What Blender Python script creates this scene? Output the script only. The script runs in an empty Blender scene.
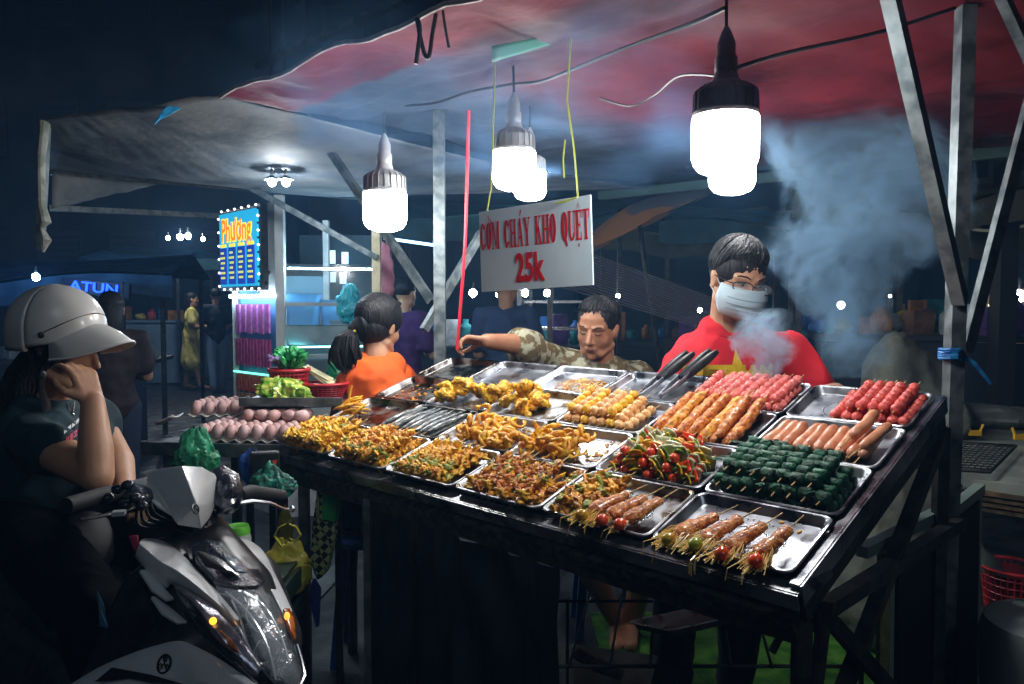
import bpy, math, random
from math import sin, cos, pi, radians
from mathutils import Vector, Matrix, Quaternion, noise
from mathutils.bvhtree import BVHTree
random.seed(7)
SC = bpy.context.scene
COL = SC.collection
# ---------------- camera, world, light, exposure ----------------
cam_d = bpy.data.cameras.new("camera"); cam = bpy.data.objects.new("camera", cam_d); COL.objects.link(cam)
FPX = 770.0; PITCH = 0.049; CH = 1.4
cam_d.sensor_width = 36; cam_d.lens = 36 * FPX / 1024; cam_d.clip_start = 0.05; cam_d.clip_end = 500
cam.location = (0, 0, CH); cam.rotation_euler = (pi / 2 - PITCH, 0, 0)
SC.camera = cam
world = bpy.data.worlds.new("World"); SC.world = world; world.use_nodes = True
wn = world.node_tree; bg = wn.nodes["Background"]
sky = wn.nodes.new("ShaderNodeTexSky"); sky.sky_type = 'NISHITA'; sky.sun_disc = False
sky.sun_elevation = radians(-3.5); sky.sun_rotation = radians(160)
wn.links.new(sky.outputs[0], bg.inputs[0]); bg.inputs[1].default_value = 0.10
sun_d = bpy.data.lights.new("street_fill", 'SUN'); sun_d.energy = 0.24; sun_d.angle = radians(20); sun_d.color = (0.72, 0.86, 1.0)  # added fill light, stands in for an unseen street lamp behind the camera
sun = bpy.data.objects.new("street_fill", sun_d); COL.objects.link(sun); sun.rotation_euler = (radians(52), radians(0), radians(14))
SC.view_settings.view_transform = 'Standard'; SC.view_settings.look = 'None'; SC.view_settings.exposure = 0.0; SC.view_settings.gamma = 1
SC.render.engine = 'CYCLES'
cy = SC.cycles; cy.use_denoising = True; cy.max_bounces = 6; cy.diffuse_bounces = 3; cy.glossy_bounces = 3
cy.transmission_bounces = 4; cy.volume_bounces = 1; cy.transparent_max_bounces = 12; cy.sample_clamp_indirect = 4.0
cy.caustics_reflective = False; cy.caustics_refractive = False; cy.volume_step_rate = 1.5; cy.volume_max_steps = 128
BULB = 76.0
HAZE = 0.009
# ---------------- helpers ----------------
def P(u, v, Y):
    xr = (u - 512) / FPX; yr = (342 - v) / FPX; c, s = cos(PITCH), sin(PITCH)
    dy = c + yr * s; dz = -s + yr * c
    return Vector((xr / dy * Y, Y, CH + dz / dy * Y))
def PZ(u, v, z):
    a = P(u, v, 1.0); return P(u, v, (z - CH) / (a.z - CH))
WM = {}
def reg(o, m): WM[o.name] = m; return o
def thing(name, label=None, cat=None, loc=(0, 0, 0), rz=0, group=None, mat=None, kind=None):
    o = bpy.data.objects.new(name, None); COL.objects.link(o); o.empty_display_size = 0.05
    m = mat if mat is not None else Matrix.Translation(Vector(loc)) @ Matrix.Rotation(rz, 4, 'Z')
    o.matrix_world = m; WM[o.name] = m.copy(); tag(o, label, cat, group, kind); return o
def tag(o, label=None, cat=None, group=None, kind=None):
    if label: o['label'] = label
    if cat: o['category'] = cat
    if group: o['group'] = group
    if kind: o['kind'] = kind
    return o
def kids(o): return KID.get(o.name, [])
KID = {}
def copy_tree(o, parent=None, m=None):
    c = o.copy(); COL.objects.link(c)
    if parent is not None:
        c.parent = parent; KID.setdefault(parent.name, []).append(c)
    if m is not None: c.matrix_world = m; WM[c.name] = m.copy()
    for ch in list(kids(o)): copy_tree(ch, c)
    return c
class MB:
    def __init__(s): s.v = []; s.f = []
    def add(s, vs, fs, m=None):
        b = len(s.v)
        s.v += [(m @ Vector(v)) if m else Vector(v) for v in vs]; s.f += [tuple(i + b for i in f) for f in fs]; return s
    def box(s, c, d, m=None, rz=0):
        x, y, z = d[0] / 2, d[1] / 2, d[2] / 2; R = Matrix.Translation(Vector(c)) @ Matrix.Rotation(rz, 4, 'Z')
        if m: R = m @ R
        vs = [(i * x, j * y, k * z) for i in (-1, 1) for j in (-1, 1) for k in (-1, 1)]
        return s.add(vs, [(0, 1, 3, 2), (4, 6, 7, 5), (0, 4, 5, 1), (2, 3, 7, 6), (0, 2, 6, 4), (1, 5, 7, 3)], R)
    def tube(s, pts, r, n=8, caps=True, m=None, flat=1.0, square=False):
        pts = [Vector(p) for p in pts]; rs = r if isinstance(r, (list, tuple)) else [r] * len(pts)
        vs = []; fs = []; t0 = (pts[1] - pts[0]).normalized()
        up = Vector((0, 0, 1)) if abs(t0.z) < .9 else Vector((1, 0, 0))
        a = t0.cross(up).normalized()
        for i, p in enumerate(pts):
            t = ((pts[min(i + 1, len(pts) - 1)] - pts[max(i - 1, 0)])).normalized()
            a = (a - t * a.dot(t)).normalized(); b = t.cross(a)
            for k in range(n):
                an = 2 * pi * (k + (.5 if square else 0)) / n; vs.append(p + (a * cos(an) + b * sin(an) * flat) * rs[i])
        for i in range(len(pts) - 1):
            for k in range(n):
                fs.append((i * n + k, i * n + (k + 1) % n, (i + 1) * n + (k + 1) % n, (i + 1) * n + k))
        if caps:
            fs.append(tuple(range(n - 1, -1, -1))); L = (len(pts) - 1) * n; fs.append(tuple(range(L, L + n)))
        return s.add(vs, fs, m)
    def bar(s, a, b, w, m=None): return s.tube([a, b], w * .7071, 4, True, m, square=True)
    def cap(s, p0, r0, p1, r1, n=12):
        p0 = Vector(p0); p1 = Vector(p1); d = p1 - p0; L = d.length or 1e-6; d = d / L; pts = []; rs = []
        for k in range(4): an = pi / 2 * (1 - k / 4) ; pts.append(p0 - d * r0 * sin(an) * .999); rs.append(max(r0 * cos(an), r0 * .04))
        pts.append(p0); rs.append(r0); pts.append(p1); rs.append(r1)
        for k in range(1, 5): an = pi / 2 * k / 4; pts.append(p1 + d * r1 * sin(an) * .999); rs.append(max(r1 * cos(an), r1 * .04))
        return s.tube(pts, rs, n)
    def ell(s, c, r, m=None, nu=16, nv=10, fn=None):
        vs = []; fs = []; r = r if isinstance(r, (tuple, list)) else (r, r, r); R = Matrix.Translation(Vector(c)) @ (m.to_4x4() if m else Matrix())
        for j in range(1, nv):
            th = pi * j / nv
            for i in range(nu):
                ph = 2 * pi * i / nu; q = Vector((sin(th) * cos(ph) * r[0], sin(th) * sin(ph) * r[1], cos(th) * r[2]))
                vs.append(fn(q) if fn else q)
        for j in range(nv - 2):
            for i in range(nu): fs.append((j * nu + i, (j + 1) * nu + i, (j + 1) * nu + (i + 1) % nu, j * nu + (i + 1) % nu))
        t = len(vs); vs += [fn(Vector((0, 0, r[2]))) if fn else (0, 0, r[2]), fn(Vector((0, 0, -r[2]))) if fn else (0, 0, -r[2])]
        for i in range(nu):
            fs.append((t, i, (i + 1) % nu)); L = (nv - 2) * nu; fs.append((t + 1, L + (i + 1) % nu, L + i))
        return s.add(vs, fs, R)
    def lathe(s, prof, n=24, m=None, caps=True):
        vs = []; fs = []
        for (r, z) in prof:
            for k in range(n): vs.append((r * cos(2 * pi * k / n), r * sin(2 * pi * k / n), z))
        for j in range(len(prof) - 1):
            for k in range(n): fs.append((j * n + k, j * n + (k + 1) % n, (j + 1) * n + (k + 1) % n, (j + 1) * n + k))
        if caps: fs.append(tuple(range(n - 1, -1, -1))); L = (len(prof) - 1) * n; fs.append(tuple(range(L, L + n)))
        return s.add(vs, fs, m)
    def grid(s, fn, nu, nv, m=None):
        vs = [fn(i / nu, j / nv) for j in range(nv + 1) for i in range(nu + 1)]
        fs = [(j * (nu + 1) + i, j * (nu + 1) + i + 1, (j + 1) * (nu + 1) + i + 1, (j + 1) * (nu + 1) + i) for j in range(nv) for i in range(nu)]
        return s.add(vs, fs, m)
    def plate(s, pts, th, nrm=None):
        # closed slab from a polygon of 3-D points, extruded by th away from nrm
        pts = [Vector(p) for p in pts]
        if nrm is None:
            nrm = Vector((0, 0, 0))
            for i in range(len(pts)): nrm += pts[i].cross(pts[(i + 1) % len(pts)])
            nrm.normalize()
        n = len(pts); vs = pts + [p + nrm * th for p in pts]
        fs = [tuple(range(n)), tuple(range(2 * n - 1, n - 1, -1))] + [(i, i + n, (i + 1) % n + n, (i + 1) % n) for i in range(n)]
        return s.add(vs, fs)
    def build(s, name, mat, parent=None, world=False, smooth=35, loc=None, disp=None):
        me = bpy.data.meshes.new(name)
        vs = s.v
        if parent is not None and world:
            iv = WM[parent.name].inverted(); vs = [iv @ v for v in vs]
        me.from_pydata([tuple(v) for v in vs], [], s.f); me.update()
        if smooth:
            me.shade_smooth(); me.set_sharp_from_angle(angle=radians(smooth))
        if mat: me.materials.append(mat)
        return link(name, me, parent, loc)
def link(name, me, parent=None, loc=None):
    o = bpy.data.objects.new(name, me); COL.objects.link(o)
    if parent is not None:
        o.parent = parent; KID.setdefault(parent.name, []).append(o)
        WM[o.name] = WM[parent.name] @ (Matrix.Translation(Vector(loc)) if loc is not None else Matrix())
    else: WM[o.name] = Matrix.Translation(Vector(loc)) if loc is not None else Matrix()
    if loc is not None: o.location = loc
    return o
def bake(o):
    dg = bpy.context.evaluated_depsgraph_get(); dg.update()
    me = bpy.data.meshes.new_from_object(o.evaluated_get(dg)); old = o.data; o.modifiers.clear(); me.name = o.name; o.data = me
    bpy.data.meshes.remove(old); return o
def fuse(name, mb, vox, mat, parent=None, world=False, smooth=4, wr=0, wrs=6):
    o = mb.build(name, mat, parent, world, smooth=0)
    r = o.modifiers.new("r", 'REMESH'); r.mode = 'VOXEL'; r.voxel_size = vox; r.use_smooth_shade = True
    if smooth: q = o.modifiers.new("s", 'SMOOTH'); q.factor = .5; q.iterations = smooth
    bake(o)
    if wr:
        me = o.data; M = WM[o.name]
        ns = [v.normal.copy() for v in me.vertices]
        for v, n in zip(me.vertices, ns):
            w = v.co * wrs; k = abs(noise.noise(Vector((w.x * 1.6, w.y * 1.6, w.z * .6)))) + .5 * abs(noise.noise(w * 2.3))
            v.co += n * (wr * (.35 - k) * 2)
    for p in o.data.polygons: p.use_smooth = True
    if not o.data.materials: o.data.materials.append(mat)
    return o
def lump(mb, r, amp, fr, seed, nu=20, nv=14, c=(0, 0, 0), rot=None):
    sv = Vector((seed * 3.1, seed * 1.7, seed * .9)); mr = max(r) if isinstance(r, (tuple, list)) else r
    def fn(q):
        k = q / mr * fr + sv
        return q * (1 + amp * (noise.noise(k) + .5 * noise.noise(k * 2.3)))
    return mb.ell(c, r, rot, nu, nv, fn)
# ---------------- materials ----------------
MT = {}
def M(name, c1, c2=None, sc=8, rough=.6, metal=0, bump=0, bsc=40, rand=0.0, coat=0, emis=0, alpha=1, trans=0, lo=.4, hi=.6, ior=1.45, wave=0, sss=0, det=4, spec=.5, stretch=None, rmap=0, thin=False):
    if name in MT: return MT[name]
    m = bpy.data.materials.new(name); m.use_nodes = True; nt = m.node_tree; b = nt.nodes["Principled BSDF"]
    N = nt.nodes.new; Lk = nt.links.new
    b.inputs['Roughness'].default_value = rough; b.inputs['Metallic'].default_value = metal; b.inputs['IOR'].default_value = ior
    b.inputs['Coat Weight'].default_value = coat; b.inputs['Coat Roughness'].default_value = .12; b.inputs['Specular IOR Level'].default_value = spec
    b.inputs['Alpha'].default_value = alpha; b.inputs['Transmission Weight'].default_value = trans
    if sss: b.inputs['Subsurface Weight'].default_value = sss; b.inputs['Subsurface Radius'].default_value = (1, .4, .2); b.inputs['Subsurface Scale'].default_value = .008
    tc = N('ShaderNodeTexCoord'); vec = tc.outputs['Object']
    oi = N('ShaderNodeObjectInfo'); ad = N('ShaderNodeVectorMath'); ad.operation = 'MULTIPLY_ADD'
    Lk(oi.outputs['Random'], ad.inputs[0]); ad.inputs[1].default_value = (17, 9, 5); Lk(vec, ad.inputs[2]); vec2 = ad.outputs[0]
    if stretch:
        mp = N('ShaderNodeMapping'); Lk(vec2, mp.inputs[0]); mp.inputs['Scale'].default_value = stretch; vec2 = mp.outputs[0]
    col = None
    if c2 is not None or rmap:
        nz = N('ShaderNodeTexNoise'); nz.inputs['Scale'].default_value = sc; nz.inputs['Detail'].default_value = det; Lk(vec2, nz.inputs['Vector'])
        rp = N('ShaderNodeValToRGB'); rp.color_ramp.elements[0].position = lo; rp.color_ramp.elements[1].position = hi
        rp.color_ramp.elements[0].color = (*c1, 1); rp.color_ramp.elements[1].color = (*(c2 or c1), 1); Lk(nz.outputs[0], rp.inputs[0]); col = rp.outputs[0]
        if rmap:
            mr = N('ShaderNodeMapRange'); Lk(nz.outputs[0], mr.inputs[0]); mr.inputs[1].default_value = .35; mr.inputs[2].default_value = .65
            mr.inputs[3].default_value = max(rough - rmap, .02); mr.inputs[4].default_value = min(rough + rmap, 1); Lk(mr.outputs[0], b.inputs['Roughness'])
    if rand:
        hs = N('ShaderNodeHueSaturation'); mr = N('ShaderNodeMapRange'); Lk(oi.outputs['Random'], mr.inputs[0]); mr.inputs[3].default_value = 1 - rand; mr.inputs[4].default_value = 1 + rand
        Lk(mr.outputs[0], hs.inputs['Value'])
        if col: Lk(col, hs.inputs['Color'])
        else: hs.inputs['Color'].default_value = (*c1, 1)
        col = hs.outputs[0]
    if col: Lk(col, b.inputs['Base Color'])
    else: b.inputs['Base Color'].default_value = (*c1, 1)
    if bump:
        bn = N('ShaderNodeTexNoise'); bn.inputs['Scale'].default_value = bsc; bn.inputs['Detail'].default_value = 5; Lk(vec2, bn.inputs['Vector'])
        bp = N('ShaderNodeBump'); bp.inputs['Strength'].default_value = bump; bp.inputs['Distance'].default_value = .01; Lk(bn.outputs[0], bp.inputs['Height']); Lk(bp.outputs[0], b.inputs['Normal'])
    if emis:
        b.inputs['Emission Strength'].default_value = emis; b.inputs['Emission Color'].default_value = (*c1, 1)
    MT[name] = m; return m
steel = M('steel', (.26, .28, .31), (.46, .48, .52), sc=14, rough=.34, metal=1, bump=.12, bsc=30, rmap=.12)
greasy = M('greasy_steel', (.20, .15, .09), (.42, .44, .46), sc=18, rough=.36, metal=1, bump=.15, bsc=35, lo=.36, hi=.52, rmap=.14)
dirty = M('dirty_steel', (.05, .04, .03), (.35, .34, .33), sc=16, rough=.3, metal=1, bump=.3, bsc=30, lo=.42, hi=.62, rmap=.2)
galv = M('galvanised', (.075, .10, .11), (.17, .20, .21), sc=22, rough=.5, metal=.5, bump=.1, bsc=60, rmap=.1)
dark = M('dark_metal', (.018, .02, .022), (.05, .05, .05), sc=20, rough=.5, metal=.3, bump=.3)
blackp = M('black_plastic', (.012, .013, .015), (.03, .03, .033), sc=30, rough=.35)
rubber = M('black_rubber', (.015, .015, .016), rough=.7)
wood = M('bamboo', (.62, .44, .20), (.42, .27, .10), sc=60, rough=.6, rand=.15)
asph = M('asphalt', (.012, .014, .020), (.03, .032, .04), sc=6, rough=.55, bump=.5, bsc=120, rmap=.25)
OILY = dict(coat=.32, rough=.45, bump=.45, bsc=120, rand=.16, sss=.0)
f_yellow = M('fried_yellow', (.78, .34, .012), (.95, .60, .04), sc=45, **OILY)
f_orange = M('fried_orange', (.76, .27, .012), (.96, .54, .04), sc=60, **OILY)
f_brown = M('grilled_brown', (.44, .14, .014), (.90, .42, .045), sc=80, **OILY)
f_meat = M('glazed_meat', (.34, .065, .012), (.74, .27, .05), sc=90, **OILY)
f_green = M('okra', (.20, .24, .02), (.42, .42, .06), sc=40, **OILY)
f_red = M('red_meatball', (.50, .045, .035), (.74, .13, .10), sc=60, **OILY)
f_pink = M('pink_meatball', (.60, .09, .08), (.82, .22, .18), sc=60, **OILY)
f_tan = M('tan_ball', (.74, .34, .11), (.90, .55, .24), sc=60, **OILY)
f_saus = M('sausage_skin', (.50, .18, .09), (.66, .29, .16), sc=30, coat=.3, rough=.4, bump=.15, bsc=60, rand=.12)
f_leaf = M('betel_leaf', (.003, .040, .020), (.014, .115, .055), sc=70, coat=.06, rough=.6, bump=.8, bsc=90, rand=.25)
f_tom = M('tomato_red', (.80, .045, .010), (.86, .09, .015), sc=20, coat=.8, rough=.25, rand=.15)
f_tomy = M('tomato_yellow', (.60, .26, .01), (.50, .36, .02), sc=20, coat=.8, rough=.25)
f_tomg = M('tomato_green', (.28, .38, .02), (.36, .40, .03), sc=20, coat=.8, rough=.25)
f_onion = M('onion', (.58, .60, .36), (.74, .74, .52), sc=30, coat=.4, rough=.35, sss=.1)
f_pepg = M('pepper_green', (.10, .26, .02), (.24, .38, .06), sc=20, coat=.6, rough=.3)
f_pepy = M('pepper_yellow', (.82, .55, .01), (.72, .40, .01), sc=20, coat=.6, rough=.3)
f_enoki = M('enoki', (.95, .70, .20), (.90, .55, .10), sc=30, coat=.3, rough=.5)
f_seed = M('sesame', (.85, .72, .45), rough=.5)
f_fish = M('grey_fish', (.035, .045, .05), (.14, .17, .17), sc=50, coat=.7, rough=.3, bump=.4, bsc=90, rand=.2)
f_sauce = M('orange_sauce', (.45, .15, .01), (.62, .34, .03), sc=50, coat=.8, rough=.25, bump=.4)
skin = M('skin', (.42, .22, .13), (.50, .28, .17), sc=9, rough=.5, sss=.15, bump=.06, bsc=200)
skin2 = M('skin_tan', (.30, .135, .07), (.36, .175, .10), sc=12, rough=.45, sss=.12, bump=.08, bsc=160)
hairm = M('black_hair', (.004, .004, .005), (.014, .013, .015), sc=120, rough=.5, spec=.3, bump=.6, bsc=160, stretch=(1, 1, .12))
# ---------------- the sloping display table ----------------
YAW = 0.781; TILT = 0.316; CA = 0.30; CB = 0.203
tr = Vector((cos(YAW), -sin(YAW), 0)); tv = Vector((sin(YAW) * cos(TILT), cos(YAW) * cos(TILT), sin(TILT))); tn = tr.cross(tv)
TM = Matrix(((tr.x, tv.x, tn.x, .4836), (tr.y, tv.y, tn.y, 1.3035), (tr.z, tv.z, tn.z, CH - .4653), (0, 0, 0, 1)))
TW, TD = 6.04 * CA, 4 * CB
ground_mb = MB().grid(lambda a, b: Vector(((a - .5) * 160, -20 + b * 160, 0.012 * noise.noise(Vector((a * 300, b * 300, 0))))), 80, 80)
tag(ground_mb.build('ground', asph), kind='structure')
tb = thing('display_table', 'long sloping steel food display table covered in trays of skewers', 'display table', mat=Matrix.Translation(TM @ Vector((-TW / 2, TD / 2, 0)) * 1.0 - Vector((0, 0, 0))))
def tl(x, y, z): return TM @ Vector((x, y, z))
mb = MB(); mb.box((-TW / 2 + .005, TD / 2, -.036), (TW + .01, TD + .02, .012), TM); mb.build('table_top', dirty, tb, True)
mb = MB(); mb.box((-TW / 2 + .004, -.004, -.025), (TW + .02, .030, .006), TM); mb.box((-TW / 2 + .004, -.021, -.039), (TW + .02, .004, .030), TM)
mb.build('front_ledge', M('ledge_steel', (.10, .10, .09), (.45, .47, .50), sc=9, rough=.3, metal=.9, bump=.3, bsc=40, lo=.4, hi=.6, rmap=.15), tb, True)
mb = MB(); mb.box((-TW / 2, -.020, -.076), (TW + .01, .03, .022), TM); mb.build('front_rail', M('mottled_rail', (.03, .03, .027), (.10, .095, .08), sc=40, rough=.5, metal=.5, bump=.5, lo=.45, hi=.6), tb, True)
mb = MB(); mb.box((-TW / 2, -.014, -.108), (TW + .01, .028, .03), TM); mb.build('lower_rail', M('mottled_rail2', (.03, .03, .026), (.09, .085, .07), sc=30, rough=.6, metal=.3, bump=.5), tb, True)
mb = MB(); mb.box((.004, TD / 2 + .002, -.0150), (.018, TD + .02, .006), TM); mb.box((.015, TD / 2 + .002, -.034), (.004, TD + .02, .040), TM)
mb.build('side_ledge', steel, tb, True)
mb = MB(); mb.box((.004, TD / 2, -.075), (.02, TD + .0, .03), TM); mb.build('side_rail', dark, tb, True)
for x, y, w in ((-1.27, -.03, .02), (.005, .0, .028), (.005, TD, .028), (-TW, .0, .03), (-TW, TD, .03)):
    p = tl(x, y, -.09); m_ = MB().bar((p.x, p.y, .01), p, w)
    if y > .5: pass
    m_.build('leg', galv if w < .025 else dark, tb, True)
mb = MB(); p0 = tl(.005, TD, -.1); p1 = tl(.005, 0, -.1)
mb.bar(p0, (p1.x + .05, p1.y + .06, .55), .028); mb.build('brace', dark, tb, True)
mb = MB(); mb.bar(tl(-.02, .02, -.13), tl(.03, TD, -.35), .03); mb.build('brace', dark, tb, True)
# hanging black plastic skirt on the front
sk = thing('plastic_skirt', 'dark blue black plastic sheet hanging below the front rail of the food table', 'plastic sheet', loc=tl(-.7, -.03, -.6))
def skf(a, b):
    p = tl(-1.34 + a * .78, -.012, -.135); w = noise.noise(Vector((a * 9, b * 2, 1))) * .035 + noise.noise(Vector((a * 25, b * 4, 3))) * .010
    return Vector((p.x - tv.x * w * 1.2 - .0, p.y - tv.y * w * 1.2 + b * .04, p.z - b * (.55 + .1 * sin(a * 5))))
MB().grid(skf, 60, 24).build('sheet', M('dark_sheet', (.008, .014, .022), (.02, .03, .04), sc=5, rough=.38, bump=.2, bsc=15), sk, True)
# ---------------- trays ----------------
def rrect(w, d, r, z, n=5):
    out = []
    for cx, cy_, a0 in ((w / 2 - r, d / 2 - r, 0), (-w / 2 + r, d / 2 - r, 90), (-w / 2 + r, -d / 2 + r, 180), (w / 2 - r, -d / 2 + r, 270)):
        for k in range(n + 1):
            an = radians(a0 + 90 * k / n); out.append(Vector((cx + r * cos(an), cy_ + r * sin(an), z)))
    return out
def rings(mb, rs):
    b = []
    for ring in rs: b.append(len(mb.v)); mb.v += ring
    n = len(rs[0])
    for i in range(len(rs) - 1):
        for k in range(n): mb.f.append((b[i] + k, b[i] + (k + 1) % n, b[i + 1] + (k + 1) % n, b[i + 1] + k))
    mb.f.append(tuple(b[-1] + k for k in range(n)))
TWX, TDY = .294, .198
def tray_mesh(matn):
    mb = MB(); w, d = TWX, TDY
    rings(mb, [rrect(w, d, .022, -.004), rrect(w + .001, d + .001, .022, -.001), rrect(w - .003, d - .003, .021, .0005), rrect(w - .012, d - .012, .018, .0), rrect(w - .018, d - .018, .017, -.003),
               rrect(w - .026, d - .026, .017, -.017), rrect(w - .032, d - .032, .016, -.020), rrect(w - .044, d - .044, .014, -.0205)])
    return mb
TRAYS = {}
tray_lab = {
 (0, 0): 'steel tray at front right corner with four enoki skewers and a bare floor', (1, 0): 'steel tray with sliced squid and three tomato tipped skewers',
 (2, 0): 'front row tray with brown meat and okra skewers', (3, 0): 'front row tray with golden squid skewers, fourth from right',
 (4, 0): 'front row tray with orange brown meat skewers, second from left', (5, 0): 'front row tray with yellow skewers, at the left corner',
 (0, 1): 'steel tray holding the dark green leaf wrapped rolls', (1, 1): 'steel tray holding the tomato and onion vegetable skewers',
 (2, 1): 'tray of orange fried squid beside the vegetable skewers', (3, 1): 'tray of golden squid rings behind the front row',
 (4, 1): 'dark tray filled with grey fish', (5, 1): 'tray with a heap of yellow strips at its left end',
 (0, 2): 'steel tray holding the brown sausages', (1, 2): 'steel tray holding the long grilled meat kebabs', (2, 2): 'steel tray holding the tan ball skewers',
 (3, 2): 'tray with a tall yellow chicken piece next to the tan balls', (4, 2): 'tray heaped with large yellow chicken pieces', (5, 2): 'empty dirty steel tray in front of the orange shirt',
 (0, 3): 'half empty tray with red meatballs at the back right corner', (1, 3): 'back tray packed with pink meatballs', (2, 3): 'back tray with black handled tongs lying in it',
 (3, 3): 'back tray with orange crumbs and sauce on its floor', (4, 3): 'empty back tray in front of the patterned shirt', (5, 3): 'empty back tray at the left corner by the post'}
tmeshes = {}
RT = random.Random(3)
for (c, r), lab in tray_lab.items():
    mm = {(5, 2): dirty, (5, 3): dirty, (5, 1): dirty, (4, 1): dirty, (4, 3): steel, (4, 0): greasy, (3, 0): greasy, (2, 0): greasy, (5, 0): greasy, (2, 1): greasy, (3, 1): greasy, (3, 2): greasy, (1, 0): greasy}.get((c, r), steel)
    key = mm.name
    if key not in tmeshes: tmeshes[key] = tray_mesh(mm)
    m = TM @ Matrix.Translation((-(c + .5) * CA + RT.uniform(-.002, .002), (r + .5) * CB + RT.uniform(-.001, .001), .0)) @ Matrix.Rotation(radians(RT.uniform(-.8, .8)), 4, 'Z')
    o = tmeshes[key].build('tray', mm); o.matrix_world = m; WM[o.name] = m.copy(); tag(o, lab, 'tray', 'steel trays on the display table')
    TRAYS[(c, r)] = m @ Matrix.Translation((0, 0, -.020))
for (c, r) in ((0, 0), (0, 3), (1, 0)):
    mb = MB(); 
    for k in range(46):
        an = 2 * pi * k / 46; mb.ell((.085 * cos(an), .062 * sin(an), .0005), (.0022, .0022, .0009), nu=6, nv=4)
    mb.tube([(.052 * cos(a * pi / 12), .036 * sin(a * pi / 12), .0004) for a in range(25)], .0008, 5)
    mb.build('embossing', M('bright_steel', (.8, .82, .85), rough=.25, metal=1), None)
    o = COL.objects[-1]; tro = [q for q in COL.objects if q.get('label') == tray_lab[(c, r)]][0]
    o.parent = tro; o.location = (0, 0, -.020); KID.setdefault(tro.name, []).append(o)
# ---------------- food ----------------
class Pool:
    def __init__(s, makers): s.p = [m() for m in makers]; s.used = [False] * len(s.p); s.i = 0
    def put(s, m, lab, cat, group, k=None):
        k = (s.i if k is None else k) % len(s.p); s.i += 1
        o = s.p[k] if not s.used[k] else copy_tree(s.p[k]); s.used[k] = True
        o.matrix_world = m; WM[o.name] = m.copy(); tag(o, lab, cat, group); return o
def L(x, y, z=0, rz=0, rx=0, ry=0):
    return Matrix.Translation((x, y, z)) @ Matrix.Rotation(radians(rz), 4, 'Z') @ Matrix.Rotation(radians(rx), 4, 'X') @ Matrix.Rotation(radians(ry), 4, 'Y')
ordn = ['first', 'second', 'third', 'fourth', 'fifth', 'sixth', 'seventh', 'eighth', 'ninth', 'tenth', 'eleventh', 'twelfth']
ICO = {}
def lump_mesh(name, r, amp, fr, seed, mat, nu=18, nv=12):
    mb = MB(); lump(mb, r, amp, fr, seed, nu, nv)
    me = bpy.data.meshes.new(name); me.from_pydata([tuple(v) for v in mb.v], [], mb.f); me.shade_smooth(); me.materials.append(mat); return me
def stick(root, y0, y1, z=0, r=.0016, name='stick'):
    MB().tube([(0, y0, z), (0, y1, z)], [r, r * .9], 6).build(name, wood, root)
def ball_maker(mat, n, r, name, seed, amp=.05, gap=.93, sq=1.0):
    def f():
        root = thing(name + '_skewer'); ms = [lump_mesh(name, (r, r * 1.03, r * sq), amp, 1.8, seed * 10 + k, mat) for k in range(3)]
        for i in range(n):
            o = link(name, ms[(i + seed) % 3], root, (RT.uniform(-.001, .001), (i + .5) * r * 2 * gap, RT.uniform(-.001, .001))); o.rotation_euler = (RT.uniform(0, 6), 0, RT.uniform(0, 6))
        stick(root, -.012, n * r * 2 * gap + .028); return root
    return f
def long_maker(mat, ln, r, name, seed, amp, fr, s0=.0, s1=.045, gr=False):
    def f():
        root = thing(name + '_skewer'); mb = MB(); sv = Vector((seed * 5.3, 2, 7))
        pts = []; rs = []; n = 26
        for i in range(n + 1):
            t = i / n; pts.append((.0015 * sin(t * 5 + seed), t * ln, .001 * sin(t * 9))); rs.append(max(.0015, r * min(1, (1 - abs(2 * t - 1) ** 7)) ** .5))
        b = len(mb.v); mb.tube(pts, rs, 18)
        for i, v in enumerate(mb.v):
            ax = Vector((0, v.y, 0)); d = v - ax
            mb.v[i] = ax + d * (1 + amp * (noise.noise(v * fr + sv) + .6 * noise.noise(v * fr * 2.2 + sv)))
        mb.build(name, mat, root, smooth=80); stick(root, -s0, ln + s1); return root
    return f
ordn = ['first', 'second', 'third', 'fourth', 'fifth', 'sixth', 'seventh', 'eighth', 'ninth', 'tenth', 'eleventh', 'twelfth']
def T_(c, r): return TRAYS[(c, r)]
# row 4: red meatballs (right part) and pink meatballs
pr = Pool([ball_maker(f_red, 6, .0135, 'meatball', s) for s in range(2)])
for i in range(7):
    sk_ = -.030 + i * .0262
    pr.put(T_(0, 3) @ L(sk_, -.082 + .002 * RT.random(), .016, RT.uniform(-3, 3)), ordn[i] + ' red meatball skewer from the left in the back right corner tray', 'skewer', 'red meatball skewers')
for i in range(5):
    pr.put(T_(0, 3) @ L(.0 + i * .026, -.060, .037, RT.uniform(-4, 4)), ordn[i] + ' red meatball skewer lying on top in the back right corner tray', 'skewer', 'red meatball skewers')
pp = Pool([ball_maker(f_pink, 6, .0138, 'meatball', s + 4) for s in range(2)])
for i in range(10):
    pp.put(T_(1, 3) @ L(-.125 + i * .0275, -.085 + .004 * RT.random(), .018, RT.uniform(-3, 3)), ordn[i] + ' pink meatball skewer from the left in the packed back tray', 'skewer', 'pink meatball skewers')
for i in range(9):
    pp.put(T_(1, 3) @ L(-.110 + i * .0275, -.068 + .004 * RT.random(), .036, RT.uniform(-4, 4)), ordn[i] + ' pink meatball skewer of the top layer in the packed back tray', 'skewer', 'pink meatball skewers')
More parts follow.
